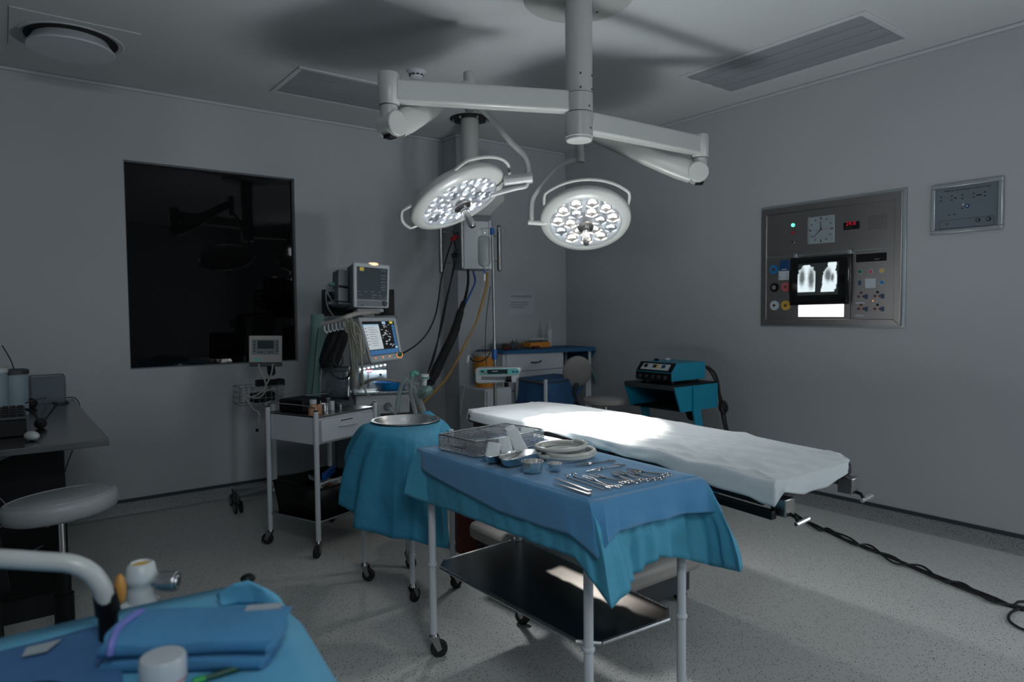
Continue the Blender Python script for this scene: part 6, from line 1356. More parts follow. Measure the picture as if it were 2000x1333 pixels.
# breathing circuit
Dh = 4.4
def P2(l, D=Dh): return [atd(x, y, D) for x, y in l]
cord('breathing_hose', 'clear corrugated hose rising from the front ports, left loop', 'hose', P2([(776, 800), (778, 780), (784, 755), (792, 742), (800, 746), (804, 756)]), 0.016, 'hose_clear', 12)
cord('breathing_hose', 'clear corrugated hose hanging from the green connector, right loop', 'hose', P2([(806, 735), (803, 745), (803, 765), (806, 785), (812, 808)]), 0.016, 'hose_clear', 12)
cord('breathing_hose', 'wide clear hose slanting down to the right under the mask', 'hose', P2([(806, 750), (814, 772), (822, 790), (830, 812)], 4.41), 0.02, 'hose_clear', 12)
cord('breathing_hose', 'clear hose hanging under the left front port', 'hose', P2([(735, 797), (738, 803), (739, 815), (740, 826)], 4.42), 0.013, 'hose_clear', 10)
cord('breathing_hose', 'clear hose elbow at the right front port', 'hose', P2([(760, 797), (766, 803), (772, 806), (778, 800)], 4.40), 0.014, 'hose_clear', 10)
el = thing('y_connector', 'green and clear elbow connector at the top of the breathing hoses', 'connector', atd(808, 735, Dh))
MB().tube(P2([(806, 736), (805, 730), (810, 728), (817, 733)]), 0.017, 12).build('elbow', 'mask_green', el)
MB().tube(P2([(790, 748), (808, 749), (820, 752)]), 0.012, 10).build('cross_tube', 'hose_clear', el)
ff_ = thing('breathing_filter', 'white and green filter above the face mask', 'filter', atd(828, 740, Dh))
MB().cyl(atd(829, 731, Dh), atd(829, 742, Dh), 0.03, 0.03, 22).build('filter_body', 'plastic_white', ff_, bevel=0.005); MB().cyl(atd(830, 737, Dh), atd(830, 739.5, Dh), 0.032, 0.032, 22).build('green_band', 'green_dark', ff_)
MB().cyl(atd(830, 742, Dh), atd(828, 754, Dh), 0.014, 0.017, 14).build('filter_stem', 'plastic_white', ff_)
mk = MB(axes(atd(832, 765, 4.38), RGT, (FWD+UPV*0.4).normalized(), RGT.cross((FWD+UPV*0.4).normalized())))
mk = MB(); C_m = atd(831, 766, 4.38); u1 = (RGT*0.8+UPV*0.5).normalized(); u2 = (UPV*0.8-RGT*0.5).normalized(); u3 = u1.cross(u2)
vs = []
for s_2, h_ in ((1.0, 0.0), (1.08, 0.012), (0.95, 0.02), (0.7, 0.03), (0.45, 0.045), (0.3, 0.05), (0.25, 0.06)):
    vs += [C_m+u1*math.cos(2*PI*k/24)*0.05*s_2+u2*math.sin(2*PI*k/24)*0.036*s_2-u3*h_*-1 for k in range(24)]
mk.add(vs, [(i*24+k, i*24+(k+1) % 24, (i+1)*24+(k+1) % 24, (i+1)*24+k) for i in range(6) for k in range(24)]); mk.build('face_mask', 'mask_clear', None, 'pale green anaesthesia face mask hanging at the end of the hoses', 'face mask', solid=0.003)
for x, y in ((-0.25, -0.2), (0.3, -0.2), (-0.25, 0.2), (0.3, 0.25)):
    w_ = AF @ Vector((x, y, 0)); MB().cyl((w_.x-.015, w_.y, 0.05), (w_.x+.015, w_.y, 0.05), 0.05, 0.05, 18).build('wheel', 'rubber', AM); MB().cyl((w_.x, w_.y, 0.05), (w_.x, w_.y, 0.13), 0.018, 0.018, 10).build('wheel_stem', 'grey_dark', AM)
MB(AF).bb((-0.3, -0.25, 0.1), (0.35, 0.28, 0.17)).build('base', 'plastic_grey', AM, bevel=0.02)
MB(AF).bb((-0.25, -0.12, 0.17), (0.33, 0.28, 0.75)).build('back_cabinet', 'grey_dark', AM, bevel=0.01)

# ================================================================ tourniquet unit on a wheeled pole
tx, ty = 1.62, 5.16
TS = thing('wheeled_pole_stand', 'wheeled pole stand with wire basket in front of the dark window', 'stand', (tx, ty, 0))
MB().cyl((tx, ty, 0.1), (tx, ty, 1.1), 0.022, 0.022, 16).build('pole', 'plastic_white', TS)
bl = atd(467, 985, 5.0)
for e_ in ((1.33, 5.08), (1.36, 5.3), (1.86, 5.28), (1.90, 5.0)):
    p_ = Vector((e_[0], e_[1], 0.13)); mb = MB(); mb.tube([(tx, ty, 0.14), (p_.x, p_.y, 0.13)], 0.022, 8, 0); mb.build('base_arm', 'plastic_grey', TS)
    o = MB().cyl((p_.x, p_.y, 0.13), (p_.x, p_.y, 0.075), 0.016, 0.016, 12).build('caster', 'grey_dark', TS)
    for s_2 in (-1, 1): MB().cyl((p_.x+s_2*0.012, p_.y, 0.045), (p_.x+s_2*0.028, p_.y, 0.045), 0.045, 0.045, 20).build('wheel', 'rubber', o, bevel=0.006); MB().cyl((p_.x+s_2*0.028, p_.y, 0.045), (p_.x+s_2*0.03, p_.y, 0.045), 0.027, 0.027, 16).build('wheel_hub', 'plastic_grey', o)
bkc = Vector((1.50, 5.10, 0.79)); bw_, bd_, bh_ = 0.30, 0.20, 0.13
wb = MB()
for i in range(8):
    for (xx, yy) in ((bkc.x-bw_/2+i*bw_/7, bkc.y-bd_/2), (bkc.x-bw_/2+i*bw_/7, bkc.y+bd_/2)): wb.cyl((xx, yy, bkc.z), (xx, yy, bkc.z+bh_), 0.0022, 0.0022, 5)
for i in range(5):
    for xx in (bkc.x-bw_/2, bkc.x+bw_/2): wb.cyl((xx, bkc.y-bd_/2+i*bd_/4, bkc.z), (xx, bkc.y-bd_/2+i*bd_/4, bkc.z+bh_), 0.0022, 0.0022, 5)
for z in (0, 0.045, 0.09, 0.13):
    a_ = [(bkc.x-bw_/2, bkc.y-bd_/2, bkc.z+z), (bkc.x+bw_/2, bkc.y-bd_/2, bkc.z+z), (bkc.x+bw_/2, bkc.y+bd_/2, bkc.z+z), (bkc.x-bw_/2, bkc.y+bd_/2, bkc.z+z)]
    for i in range(4): wb.cyl(a_[i], a_[(i+1) % 4], 0.003 if z in (0, 0.13) else 0.002, None, 5)
for i in range(8): wb.cyl((bkc.x-bw_/2+i*bw_/7, bkc.y-bd_/2, bkc.z), (bkc.x-bw_/2+i*bw_/7, bkc.y+bd_/2, bkc.z), 0.002, None, 5)
wb.build('wire_basket', 'plastic_grey', TS)
MB().box((1.60, 5.14, 0.93), (0.2, 0.08, 0.05)).build('power_box', 'black_plastic', TS, bevel=.005)
MB().box((1.53, 5.1, 0.832), (0.16, 0.1, 0.07), 0.3).build('black_pouch', 'black_matte', None, 'black pouch lying in the wire basket of the pole stand', 'pouch', bevel=.012)
TM = Quad(atd(486, 709, 4.86), atd(551, 709, 4.93), atd(551, 656, 4.93), atd(486, 656, 4.86))
TMt = thing('tourniquet_unit', 'small grey square control unit with dark display on the pole stand', 'control unit', (tx-.05, ty, 1.1))
b_ = MB(); TM.slab(b_, 0, 0, 1, 1, -0.06, 0); b_.build('housing', 'plastic_beige', TMt, bevel=0.006)
b_ = MB(); TM.slab(b_, 0.09, 0.3, 0.9, 0.86, 0, 0.002); b_.build('face_plate', 'plastic_grey', TMt)
b_ = MB(); TM.slab(b_, 0.26, 0.52, 0.75, 0.82, 0.002, 0.004); b_.build('display', 'lcd', TMt)
for i in range(4):
    for u in (0.14, 0.82): b_ = MB(); TM.slab(b_, u, 0.74-i*0.11, u+0.06, 0.81-i*0.11, 0.002, 0.005); b_.build('button', 'grey_dark', TMt, bevel=.001)
for u in (0.27, 0.36, 0.58, 0.67): b_ = MB(); TM.slab(b_, u, 0.36, u+0.055, 0.43, 0.002, 0.005); b_.build('button', 'grey_dark', TMt, bevel=.001)
b_ = MB(); TM.slab(b_, 0.49, 0.3, 0.5, 0.52, 0.002, 0.003); b_.build('divider', 'grey_dark', TMt)
b_ = MB(); TM.slab(b_, 0.15, 0.06, 0.38, 0.16, 0, 0.002); b_.build('blue_label', 'cyan_label', TMt); b_ = MB(); TM.slab(b_, 0.6, 0.08, 0.85, 0.15, 0, 0.002); b_.build('grey_label', 'plastic_beige', TMt)
b_ = MB(); TM.slab(b_, 0.02, -0.14, 1.0, 0.0, -0.1, 0.004); b_.build('bracket', 'grey_dark', TMt, bevel=0.006)
MB().cyl((tx, ty, 1.0), (tx-.03, ty-.06, 1.09), 0.03, 0.03, 14).build('mount', 'grey_dark', TMt)
cord('cuff_tube', 'pale tube from the left port of the control unit into the wire basket', 'tubing', P2([(505, 711), (508, 724), (516, 740), (519, 757), (512, 773), (498, 778), (482, 772), (474, 762), (470, 756)], 4.86), 0.006, 'plastic_beige')
cord('cuff_tube', 'pale tube from the right port of the control unit into the wire basket', 'tubing', P2([(533, 711), (530, 730), (520, 752), (508, 768), (490, 776), (476, 770)], 4.84), 0.006, 'plastic_beige')
cord('cuff_tube', 'pale tube trailing down outside the left of the wire basket', 'tubing', P2([(476, 768), (484, 785), (496, 800), (505, 806), (506, 820), (502, 836)], 4.84), 0.005, 'plastic_beige')
cord('cuff_tube', 'pale tube lying along the rim of the wire basket', 'tubing', P2([(480, 755), (500, 760), (515, 766), (535, 760), (560, 768), (575, 764)], 4.9), 0.005, 'plastic_beige')
p_ = atd(502, 838, 4.84); MB().cyl(p_, p_-Vector((0, 0, 0.02)), 0.01, 0.01, 10).build('tube_plug', 'black_plastic', None, 'small black plug at the end of the tube hanging from the wire basket', 'plug')

# ================================================================ steel desk at the left
dz = 0.885
d0 = at(213, 858, 'z', dz); xk_ = d0.x; yk = d0.y
DK = thing('steel_desk', 'long stainless steel desk along the left side, its corner in view', 'desk', (0.0, 4.4, 0))
MB().bb((-1.6, yk, dz-0.03), (xk_, YW-0.12, dz)).build('desk_top', 'desk_steel', DK, bevel=0.003)
for x, y in ((-1.5, yk+.05), (-1.5, YW-.2), (-0.7, YW-.2)): MB().cyl((x, y, 0), (x, y, dz-0.03), 0.02, 0.02, 14).build('leg', 'steel_dark', DK)
cxr = at(130, 1000, 'y', yk+0.35).x
CBK = thing('desk_cupboard', 'black cupboard standing under the steel desk', 'cupboard', (-0.3, 4.3, 0))
MB().bb((-1.3, yk+0.34, 0.12), (cxr, YW-0.4, dz-0.04)).build('body', 'black_plastic', CBK, bevel=.004)
MB().box((cxr-0.03, yk+0.335, 0.39), (0.014, 0.008, 0.06)).build('handle', 'plastic_grey', CBK)
MB().bb((-1.28, yk+0.36, 0), (cxr-.02, YW-0.45, 0.12)).build('plinth', 'black_matte', CBK)
MB().tube([(-0.6, yk+.1, 0.55), (-0.25, yk+.12, 0.75), (cxr-0.2, yk+.15, dz-0.035)], 0.015, 8, 0).build('brace', 'plastic_grey', DK)
def dk(px_, py_, z=0): return at(px_, py_, 'z', dz+z)
def cont(px_, py_, r, h, name, lb, ct_, m_='plastic_white', lid='grey_dark'):
    c = dk(px_, py_); o = thing(name, lb, ct_, c); MB().lathe([(r*.93, 0), (r*.96, 0.01), (r, h), (0, h)], c, 32).build('body', m_, o, angle=50)
    MB().lathe([(r*1.06, h-.01), (r*1.06, h+.012), (r*.9, h+.018), (0, h+.018)], c, 32).build('lid', lid, o); return o, c
o, c = cont(27, 812, 0.075, 0.245, 'wipes_tub', 'pale blue-white tub with grey lid on the steel desk', 'tub', 'tub_blue')
MB().tube([c+Vector((0.01, 0, 0.26)), c+Vector((-.005, 0, .32)), c+Vector((-0.04, 0, 0.40))], 0.003, 6, 3).build('wire', 'cable_black', o)
MB().box(c+Vector((-0.03, 0, 0.27)), (0.03, 0.02, 0.02)).build('lid_tab', 'orange_bin', o, bevel=.003)
o, c = cont(-8, 822, 0.06, 0.27, 'white_tub', 'white tub at the left picture edge beside the grey-lidded tub', 'tub', 'tub_blue', 'plastic_white')
# clear box
p0 = at(76, 772, 'y', 5.27); p1 = at(128, 765, 'y', 5.27); hB = at(100, 737, 'y', 5.27).z-dz; X0, X1, Y0, Y1 = p0.x-.04, p1.x, 5.27, 5.50
cl0 = MB(); cl0.bb((X0, Y0, dz+.001), (X1, Y1, dz+hB)); CLB = cl0.build('clear_box', 'box_clear', None, 'clear plastic box standing at the back of the steel desk', 'box', bevel=0.006)
MW[CLB.name] = Matrix.Translation(CLB.location); eb = MB(); Z0, Z1 = dz+.003, dz+hB
for (x, y) in ((X0, Y0), (X1, Y0), (X1, Y1), (X0, Y1)): eb.cyl((x, y, Z0), (x, y, Z1), 0.0025, None, 6)
for z in (Z0, Z1):
    for a_, b_2 in (((X0, Y0), (X1, Y0)), ((X1, Y0), (X1, Y1)), ((X1, Y1), (X0, Y1)), ((X0, Y1), (X0, Y0))): eb.cyl((*a_, z), (*b_2, z), 0.003, None, 6)
eb.build('box_edges', 'plastic_grey', CLB)
# black printer and headset
pr = thing('keyboard_stand', 'black device with sloping keyboard front at the left picture edge', 'device', dk(-20, 860))
q0 = dk(53, 852); 
MB().bb((q0.x-0.32, q0.y, dz), (q0.x, q0.y+0.16, dz+0.08)).build('housing', 'black_plastic', pr, bevel=.006)
MB().prism([(0, 0.08), (0.2, 0.113), (0.2, 0.123), (0.0, 0.093)], (q0.x-0.33, q0.y, dz), (0, 1, 0), (0, 0, 1), (0.33, 0, 0)).build('keyboard', 'grey_dark', pr, bevel=.003)
km = MB()
for i in range(11):
    for j in range(4): km.box((q0.x-0.31+i*0.029, q0.y+0.03+j*0.042, dz+0.103+j*0.0072), (0.023, 0.033, 0.006), rot=Matrix.Rotation(0.16, 3, 'X'))
km.build('keys', 'black_plastic', pr)
MB(axes(dk(62, 852, 0.022), Vector((0.9, .4, 0)).normalized(), Vector((-.4, .9, 0)).normalized(), Vector((0, 0, 1)))).ball((0, 0, 0), 1, 18, (0.026, 0.045, 0.022)).build('pointing_device', 'plastic_white', None, 'rounded white mouse beside the black device', 'mouse')
hs = thing('headset', 'black headset with round ear pads lying on the desk', 'headset', dk(75, 838))
for (px_, py_, z) in ((79, 828, 0.025), (60, 789, 0.03)):
    c = dk(px_, py_, z); MB().ball(c, 0.028 if px_ == 79 else 0.036, 16, (1, 0.8, 0.95)).build('ear_pad', 'black_matte', hs)
MB().tube([dk(79, 828, 0.04), dk(72, 816, 0.06), dk(60, 803, 0.085), dk(30, 797, 0.1), dk(0, 804, 0.1), dk(-20, 815, .08)], 0.007, 8).build('headband', 'black_plastic', hs)
MB().box(dk(29, 799, 0.10), (0.05, 0.02, 0.022)).build('headband_pad', 'black_matte', hs, bevel=.004)
for pts_, lb in (([(62, 780), (90, 778), (120, 775), (134, 773)], 'black cable lying straight from the ear pad to the desk corner'), ([(70, 782), (100, 781), (134, 777), (148, 779), (156, 792)], 'black cable running over the right edge of the desk'), ([(88, 818), (98, 805), (110, 788), (104, 783)], 'black cable from the small ear pad to the cable bunch'),
                 ([(95, 775), (108, 789), (134, 787), (120, 783), (90, 785), (70, 788)], 'black cable making a loop in the bunch')):
    cord('headset_cable', lb, 'cable', [dk(x, y, 0.005) for x, y in pts_[:-1]]+[dk(*pts_[-1], 0.005 if pts_[-1][0] < 150 else -0.02)], 0.0035, 'cable_black', 6)
cord('adapter_cable', 'thin black cable curving out of the grey-lidded tub over the clear box', 'cable', [dk(50, 788, 0.14), dk(58, 785, 0.145), dk(75, 780, 0.08), dk(96, 776, 0.02), dk(104, 778, 0.005)], 0.003, 'cable_black', 6)
cord('hanging_cable', 'thin dark cable hanging from the desk edge down behind the stool', 'cable', [atd(142, 880, 3.6), atd(132, 905, 3.6), atd(122, 940, 3.6), atd(116, 975, 3.6)], 0.003, 'grey_dark', 6)
cord('hanging_cable', 'thin grey cable looping in front of the black cupboard', 'cable', [Vector((cxr-.35, yk+.33, 0.72)), Vector((cxr-.22, yk+.32, 0.55)), Vector((cxr-.30, yk+.32, 0.42)), Vector((cxr-.2, yk+.32, 0.33)), Vector((cxr-0.1, yk+.32, 0.36))], 0.003, 'plastic_grey', 6)
# black stand foot left
bf_ = thing('pedestal_foot', 'black slanting metal foot at the left picture edge by the floor', 'stand', atd(0, 1200, 2.9))
MB().prism([(0, 0), (0.07, 0), (0.01, 0.5), (-0.1, 0.5)], at(0, 1160, 'y', 3.0)-Vector((0.04, 0, 0)), (1, 0, 0), (0, 0, 1), (0, 0.05, 0)).build('leg', 'black_plastic', bf_)
zz0 = at(0, 1160, 'y', 3.0); MB().tube([zz0+Vector((-.02, .02, 0.0)), Vector((zz0.x, 3.02, 0.02))], 0.02, 8, 0).build('foot', 'black_plastic', bf_)
fl_ = at(5, 1200, 'z', 0.012); cord('floor_cable', 'thin dark cable loop on the floor at the left picture edge', 'cable', [at(-30, 1215, 'z', .006), at(5, 1212, 'z', .006), at(26, 1200, 'z', .006), at(20, 1190, 'z', .006), at(-10, 1186, 'z', .006)], 0.004, 'cable_black', 6)

# ================================================================ round stool
sD = 2.78; sc0 = atd(118, 979, sD); stx, sty, stz = sc0.x, sc0.y, sc0.z
SO = thing('round_stool', 'round stool with grey vinyl seat and black base in front of the steel desk', 'stool', (stx, sty, 0))
tilt = Matrix.Translation((stx, sty, stz)) @ Euler((math.radians(-3), math.radians(-4), 0)).to_matrix().to_4x4()
MB(tilt).lathe([(0.0, -0.058), (0.178, -0.058), (0.199, -0.048), (0.208, -0.022), (0.207, 0.003), (0.2, 0.015), (0.19, 0.019), (0, 0.017)], (0, 0, 0), 56).build('seat', 'stool_vinyl', SO, angle=60)
MB().tube(ring_pts((0, 0, 0), (1, 0, 0), (0, 1, 0), 0.1, 4), 0.001, 4, 0) 
pm_ = MB(tilt); pm_.tube(ring_pts((0, 0, 0.019), (1, 0, 0), (0, 1, 0), 0.19, 48), 0.003, 6, 0, True); pm_.build('piping', 'stool_vinyl', SO)
MB().cyl((stx, sty, 0.42), (stx, sty, stz-0.04), 0.013, 0.013, 16).build('gas_lift', 'chrome', SO)
MB().cyl((stx, sty, 0.28), (stx, sty, 0.45), 0.028, 0.028, 18).cyl((stx, sty, 0.08), (stx, sty, 0.30), 0.036, 0.036, 18).build('pillar', 'black_plastic', SO)
MB().tube([(stx-.02, sty, stz-.06), (stx-.045, sty-.0, stz-.065), (stx-.048, sty, stz-.10)], 0.006, 6, 0).build('lever', 'plastic_grey', SO)
for k in range(5):
    a = k*2*PI/5+0.35; e_ = (stx+math.cos(a)*0.27, sty+math.sin(a)*0.27)
    mb = MB(); mb.tube([(stx, sty, 0.12), ((stx+e_[0])/2, (sty+e_[1])/2, 0.10), (e_[0], e_[1], 0.07)], [0.03, 0.026, 0.02], 10, 4); mb.build('base_arm', 'black_plastic', SO)
    MB().cyl((e_[0]-.02, e_[1], 0.03), (e_[0]+.02, e_[1], 0.03), 0.03, 0.03, 16).build('wheel', 'rubber', SO)

# ================================================================ foreground table with blue drape
gz = 0.86
def fg(px_, py_, z=0): return at(px_, py_, 'z', gz+z)
gx1, gy1 = 0.415, 1.50
FT = thing('draped_table', 'table in the left foreground under a light blue drape', 'table', (-0.1, 1.1, 0))
MB().bb((-0.75, 0.35, gz-0.03), (gx1-0.02, gy1-0.02, gz-0.004)).build('table_top', 'steel_dark', FT)
for x, y in ((gx1-.05, gy1-.05), (-0.72, gy1-.05), (gx1-.05, 0.38), (-0.72, 0.38)): MB().cyl((x, y, 0), (x, y, gz-.03), 0.016, 0.016, 14).build('leg', 'black_plastic', FT)
dc = MB(); 
tops = [Vector(p) for p in ((-0.78, 1.515, gz), (-0.3, 1.535, gz), (0.16, 1.535, gz), (0.36, 1.52, gz), (0.425, 1.47, gz), (0.435, 1.25, gz), (0.40, 0.95, gz), (0.40, 0.33, gz), (-0.78, 0.33, gz))]
offs = [(0, .02, -.3), (0, .03, -.25), (0, .03, -.22), (.02, .03, -.25), (.05, .03, -.3), (.03, 0, -.3), (.03, 0, -.3), (.03, -.02, -.3), (-.02, -.02, -.3)]
bots = [t_+Vector(o_) for t_, o_ in zip(tops, offs)]
r_ = skirt(dc, tops, bots, 8, 8, 0.01, 8, 0.7, seed=11); cap(dc, r_, lambda x, y: gz+0.003*mnoise.noise(Vector((x*8, y*8, 2))), 8)
dc.build('table_drape', 'drape_light', None, 'light blue drape covering the foreground table', 'cloth', solid=0.0015, solid_off=1, angle=60)
# blue linen strip on the left part with paper tape
bl_ = MB(); NBX = 24
cor = [fg(-60, 1345, .006), fg(245, 1400, .006), fg(232, 1218, .006), fg(-60, 1292, .006)]
def bfn(u, v):
    p = cor[0].lerp(cor[1], u).lerp(cor[3].lerp(cor[2], u), v); p.z = gz+0.007+0.004*mnoise.noise(Vector((p.x*10, p.y*10, 7))); return p
bl_.grid(bfn, NBX, NBX); bl_.build('blue_towel', 'blue_linen2', None, 'darker blue towel spread flat on the left of the foreground table', 'towel', solid=0.004, solid_off=1)
tp_ = MB(); c4 = [fg(42, 1279, .02), fg(92, 1268, .02), fg(120, 1245, .02), fg(52, 1261, .02)]; c4 = [Vector((p.x, p.y, gz+0.0155)) for p in c4]
tp_.add(c4+[p+Vector((0, 0, .0008)) for p in c4], [(3, 2, 1, 0), (4, 5, 6, 7), (0, 1, 5, 4), (1, 2, 6, 5), (2, 3, 7, 6), (3, 0, 4, 7)]); tp_.build('tape_strip', 'paper_white', None, 'pale paper tape on the blue towel at the left', 'tape')
# two folded blue packs
def pack(c, d, rz, h, lb, seed):
    K = frame(c, rz); mb = MB(K); nx_, ny_ = 26, 16; z0, z1 = 0, h
    lay = []
    def prof(v):  # closed cross-section of folded cloth
        return v
    vs = []; M_ = 28; secs = 22
    for i in range(secs+1):
        x = (i/secs-.5)*d[0]; e = 1-0.10*abs(2*(i/secs-.5))**6
        for k in range(M_):
            a = 2*PI*k/M_; cx = math.copysign(abs(math.cos(a))**0.45, math.cos(a))*d[1]/2; cz = math.copysign(abs(math.sin(a))**0.55, math.sin(a))*h/2*e
            n_ = mnoise.noise(Vector((x*9+seed, cx*9, cz*20)))*0.004; vs.append((x+0.006*math.sin(a*3)*(1 if i in (0, secs) else 0), cx*(1+n_*2)+0.004*math.sin(x*12+seed), h/2+cz+n_-0.004*math.sin(2*a)**2*(1 if math.cos(a) < 0 else 0)))
    fs = [(i*M_+k, i*M_+(k+1) % M_, (i+1)*M_+(k+1) % M_, (i+1)*M_+k) for i in range(secs) for k in range(M_)]+[tuple(range(M_))[::-1], tuple(range(secs*M_, (secs+1)*M_))]
    mb.add(vs, fs); return mb.build('folded_pack', 'pack_blue', None, lb, 'cloth pack', 'folded blue packs on the foreground table', angle=50)
pcx = fg(388, 1240, 0.045)
pc0 = Vector((pcx.x, pcx.y, 0))
tilt_a = 0.0
pack((fg(388, 1262, .02).x-0.005, fg(388, 1262, .02).y+0.0, gz+0.004), (0.265, 0.115), -0.6, 0.028, 'lower of the two folded blue packs, lying on the drape', 3.0)
pk2 = pack((fg(388, 1225, .05).x, fg(388, 1225, .05).y-0.01, gz+0.032), (0.27, 0.128), -0.6, 0.034, 'upper of the two folded blue packs, with purple tape at one end', 8.0)
PKM = frame((fg(388, 1225, .05).x, fg(388, 1225, .05).y-0.01, gz+0.032), -0.6); MW[pk2.name] = Matrix.Translation(pk2.location)
MB(PKM).tube([(-0.122, 0.058, 0.025), (-0.118, 0.03, 0.036), (-0.124, -0.02, 0.035), (-0.116, -0.058, 0.028), (-0.116, -0.066, 0.01)], 0.006, 6).build('purple_tape', 'purple_tape', pk2)
tpx = fg(475, 1158, 0.05); 
MB(PKM).box((0.095, 0.042, 0.0348), (0.06, 0.022, 0.002), 0.1).build('paper_tape', 'paper_white', pk2)
fc = MB(); # flap of drape corner rising behind the pack
tops = [fg(425, 1162, 0.02), fg(455, 1140, 0.05), fg(485, 1134, 0.055), fg(510, 1145, 0.045), fg(540, 1165, 0.02)]
bots = [fg(430, 1185, 0.003), fg(470, 1180, 0.003), fg(500, 1180, 0.003), fg(530, 1185, 0.003), fg(560, 1190, 0.003)]
skirt(fc, tops, bots, 5, 5, 0.003, 8, 0.8, closed=False); fc.build('drape_fold', 'drape_light', None, 'light blue fold of cloth raised behind the folded packs', 'cloth', solid=0.003)
p_ = atd(484, 1131, 1.5); MB().ball(p_, 0.014, 14, (1.2, 1, .8)).build('lever_ball', 'black_plastic', None, 'small black knob showing behind the cloth fold', 'knob')
# bottle, pen, green-rimmed dish
bo = thing('capped_bottle', 'white bottle with broad white cap in the left foreground', 'bottle', fg(318, 1400))
bcn = atd(318, 1296, 1.02); br_ = 0.032; zt_ = bcn.z
MB().lathe([(br_*.9, gz+.002-zt_), (br_*.92, gz+.01-zt_), (br_*.92, -0.03), (br_*.8, -0.02)], bcn, 36).build('bottle_body', 'plastic_white', bo)
MB().lathe([(br_*.80, -0.028), (br_*1.02, -0.024), (br_*1.02, 0.008), (br_*.94, 0.012), (0, 0.013)], bcn, 40).build('cap', 'cap_white', bo)
MB().lathe([(br_*1.03, -0.024), (br_*1.03, -0.021)], bcn, 40, close=False).build('red_band', 'disc_pink', bo); MB().lathe([(br_*.925, -0.07), (br_*.925, -0.045)], bcn, 36, close=False).build('label', 'tub_blue', bo)
pn = thing('marker_pen', 'dark green pen lying on the light blue drape', 'pen', fg(430, 1315))
a_, b__ = fg(388, 1330, .008), fg(486, 1299, .008); 
MB().cyl(a_.lerp(b__, .1), a_.lerp(b__, 0.98), 0.0045, 0.006, 14).build('barrel', 'green_dark_pen', pn); MB().cyl(a_.lerp(b__, -0.12), a_.lerp(b__, .12), 0.006, 0.006, 14).build('grip', 'green_pen', pn); MB().ball(b__, 0.006, 10, (1.2, 1.2, 1)).build('end', 'green_dark_pen', pn)
c = fg(50, 1388, .012); MB().lathe([(0.05, 0), (0.055, 0.012), (0.05, 0.016), (0.04, 0.012), (0, 0.01)], c, 36).build('dark_dish', 'black_plastic', None, 'dark dish with green middle cut by the bottom left picture edge', 'dish')
# white tube rail with black coupling
rD = 1.15
rt = thing('bent_rail', 'white bent tube rail with black coupling in the left foreground', 'rail', atd(205, 1180, 1.2))
rp = [atd(-120, 1088, rD), atd(0, 1092, rD), atd(80, 1097, rD+.01), atd(140, 1102, rD+.02), atd(175, 1118, rD+.03), atd(197, 1145, rD+.04), atd(206, 1172, rD+.05)]
MB().tube(rp, 0.0158, 16).build('tube', 'lamp_white', rt)
e0, e1 = atd(204, 1160, rD+.05), atd(211, 1195, rD+.06)
MB().cyl(e0, e1, 0.0185, 0.0205, 20).build('coupling', 'black_plastic', rt); MB().cyl(e1-Vector((0, 0, .0)), Vector((e1.x, e1.y, gz-.02)), 0.016, 0.016, 16).build('post', 'black_plastic', rt)
p_ = atd(235, 1152, 1.3); MB().ball(p_, 0.02, 14, (.55, .7, 1.5)).build('orange_tab', 'orange_tab', None, 'small orange tab between the white tube and the white valve', 'tab')
vv = thing('white_valve', 'white ribbed valve bottle with yellow open top in the left foreground', 'valve', atd(277, 1170, 1.45))
vc = atd(277, 1150, 1.42); 
MB().lathe([(0.024, -0.06), (0.028, -0.04), (0.028, 0.0), (0.026, 0.012), (0.031, 0.018), (0.031, 0.026), (0.026, 0.052), (0.02, 0.056), (0.017, 0.05)], vc, 30).build('valve_body', 'plastic_white', vv, angle=50)
MB().lathe([(0.0175, 0.0515), (0, 0.0515)], vc, 24, close=False).build('yellow_inside', 'disc_yellow', vv)
MB().cyl(vc+Vector((-0.05, 0.0, -0.04)), vc+Vector((0.0, 0, -0.04)), 0.018, 0.018, 16).build('side_port', 'plastic_white', vv)
for k in range(5): a = 2*PI*k/5; MB().ball(vc+Vector((0.029*math.cos(a), 0.029*math.sin(a), -0.028)), 0.004, 8).build('stud', 'plastic_white', vv)
MB().cyl(vc+Vector((0, 0, -0.06)), Vector((vc.x, vc.y, gz+.004)), 0.022, 0.022, 18).build('neck', 'plastic_white', vv)
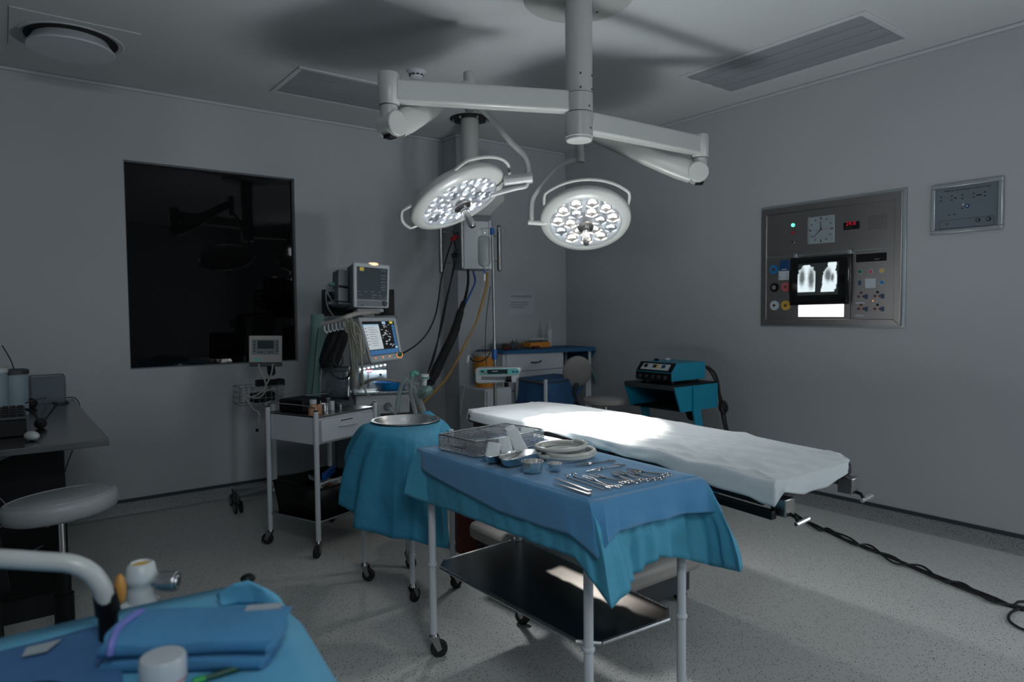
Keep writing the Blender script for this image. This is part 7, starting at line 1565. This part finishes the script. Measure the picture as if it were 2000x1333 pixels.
kp = atd(325, 1137, 1.42); MB().cyl(kp-RGT*0.014, kp+RGT*0.022, 0.021, 0.021, 24).cyl(kp-RGT*0.03, kp-RGT*0.014, 0.012, 0.012, 14).cyl(kp+RGT*0.022, kp+RGT*0.026, 0.015, 0.012, 20).build('metal_knob', 'steel', None, 'short metal cylinder knob right of the white valve', 'knob', bevel=0.002)

# ================================================================ cables on the floor
def floorpts(l, z=0.008): return [at(x, y, 'z', z) for x, y in l]
m1 = [(1522, 988), (1550, 1008), (1590, 1025), (1640, 1050), (1700, 1073), (1760, 1098), (1820, 1122), (1880, 1145), (1940, 1168), (1985, 1188), (2030, 1196)]
wob = [(1524, 986), (1556, 1006), (1600, 1036), (1618, 1033), (1665, 1063), (1700, 1066), (1745, 1100), (1800, 1106), (1838, 1134), (1880, 1140), (1930, 1172), (1980, 1183), (2025, 1192)]
wob2 = [(1530, 992), (1590, 1026), (1655, 1049), (1690, 1072), (1740, 1086), (1770, 1104), (1815, 1124), (1870, 1147), (1910, 1162), (1950, 1178), (1978, 1183), (1990, 1176), (2015, 1176)]
cord('power_cable', 'black power cable running straight from the table foot to the right picture edge', 'cable', [at(1518, 978, 'z', 0.16)]+floorpts(m1), 0.008, 'cable_black', 8)
cord('power_cable', 'second black cable weaving along the straight one on the floor', 'cable', [at(1519, 978, 'z', 0.15)]+floorpts(wob, 0.014), 0.006, 'cable_black', 8)
cord('power_cable', 'third black cable with a small upper loop at the right picture edge', 'cable', floorpts(wob2, 0.011), 0.006, 'cable_black', 8)
cord('power_cable', 'black cable loop lying on the floor at the right picture edge', 'cable', floorpts([(1996, 1188), (1975, 1197), (1970, 1210), (1982, 1222), (2005, 1232), (2040, 1235)]), 0.006, 'cable_black', 8)
cord('foot_switch_cable', 'short black cable loop on the floor under the blue drape corner', 'cable', floorpts([(1236, 1133), (1262, 1134), (1282, 1128), (1292, 1115), (1287, 1100), (1276, 1090), (1262, 1085)], 0.008), 0.007, 'cable_black', 8)
fsw = at(1248, 1122, 'z', 0.0); o = MB().box(fsw+Vector((0, 0, 0.012)), (0.05, 0.06, 0.024), 0.5).build('foot_switch', 'black_plastic', None, 'small black foot switch on the floor under the trolley drape', 'foot switch', bevel=.005)
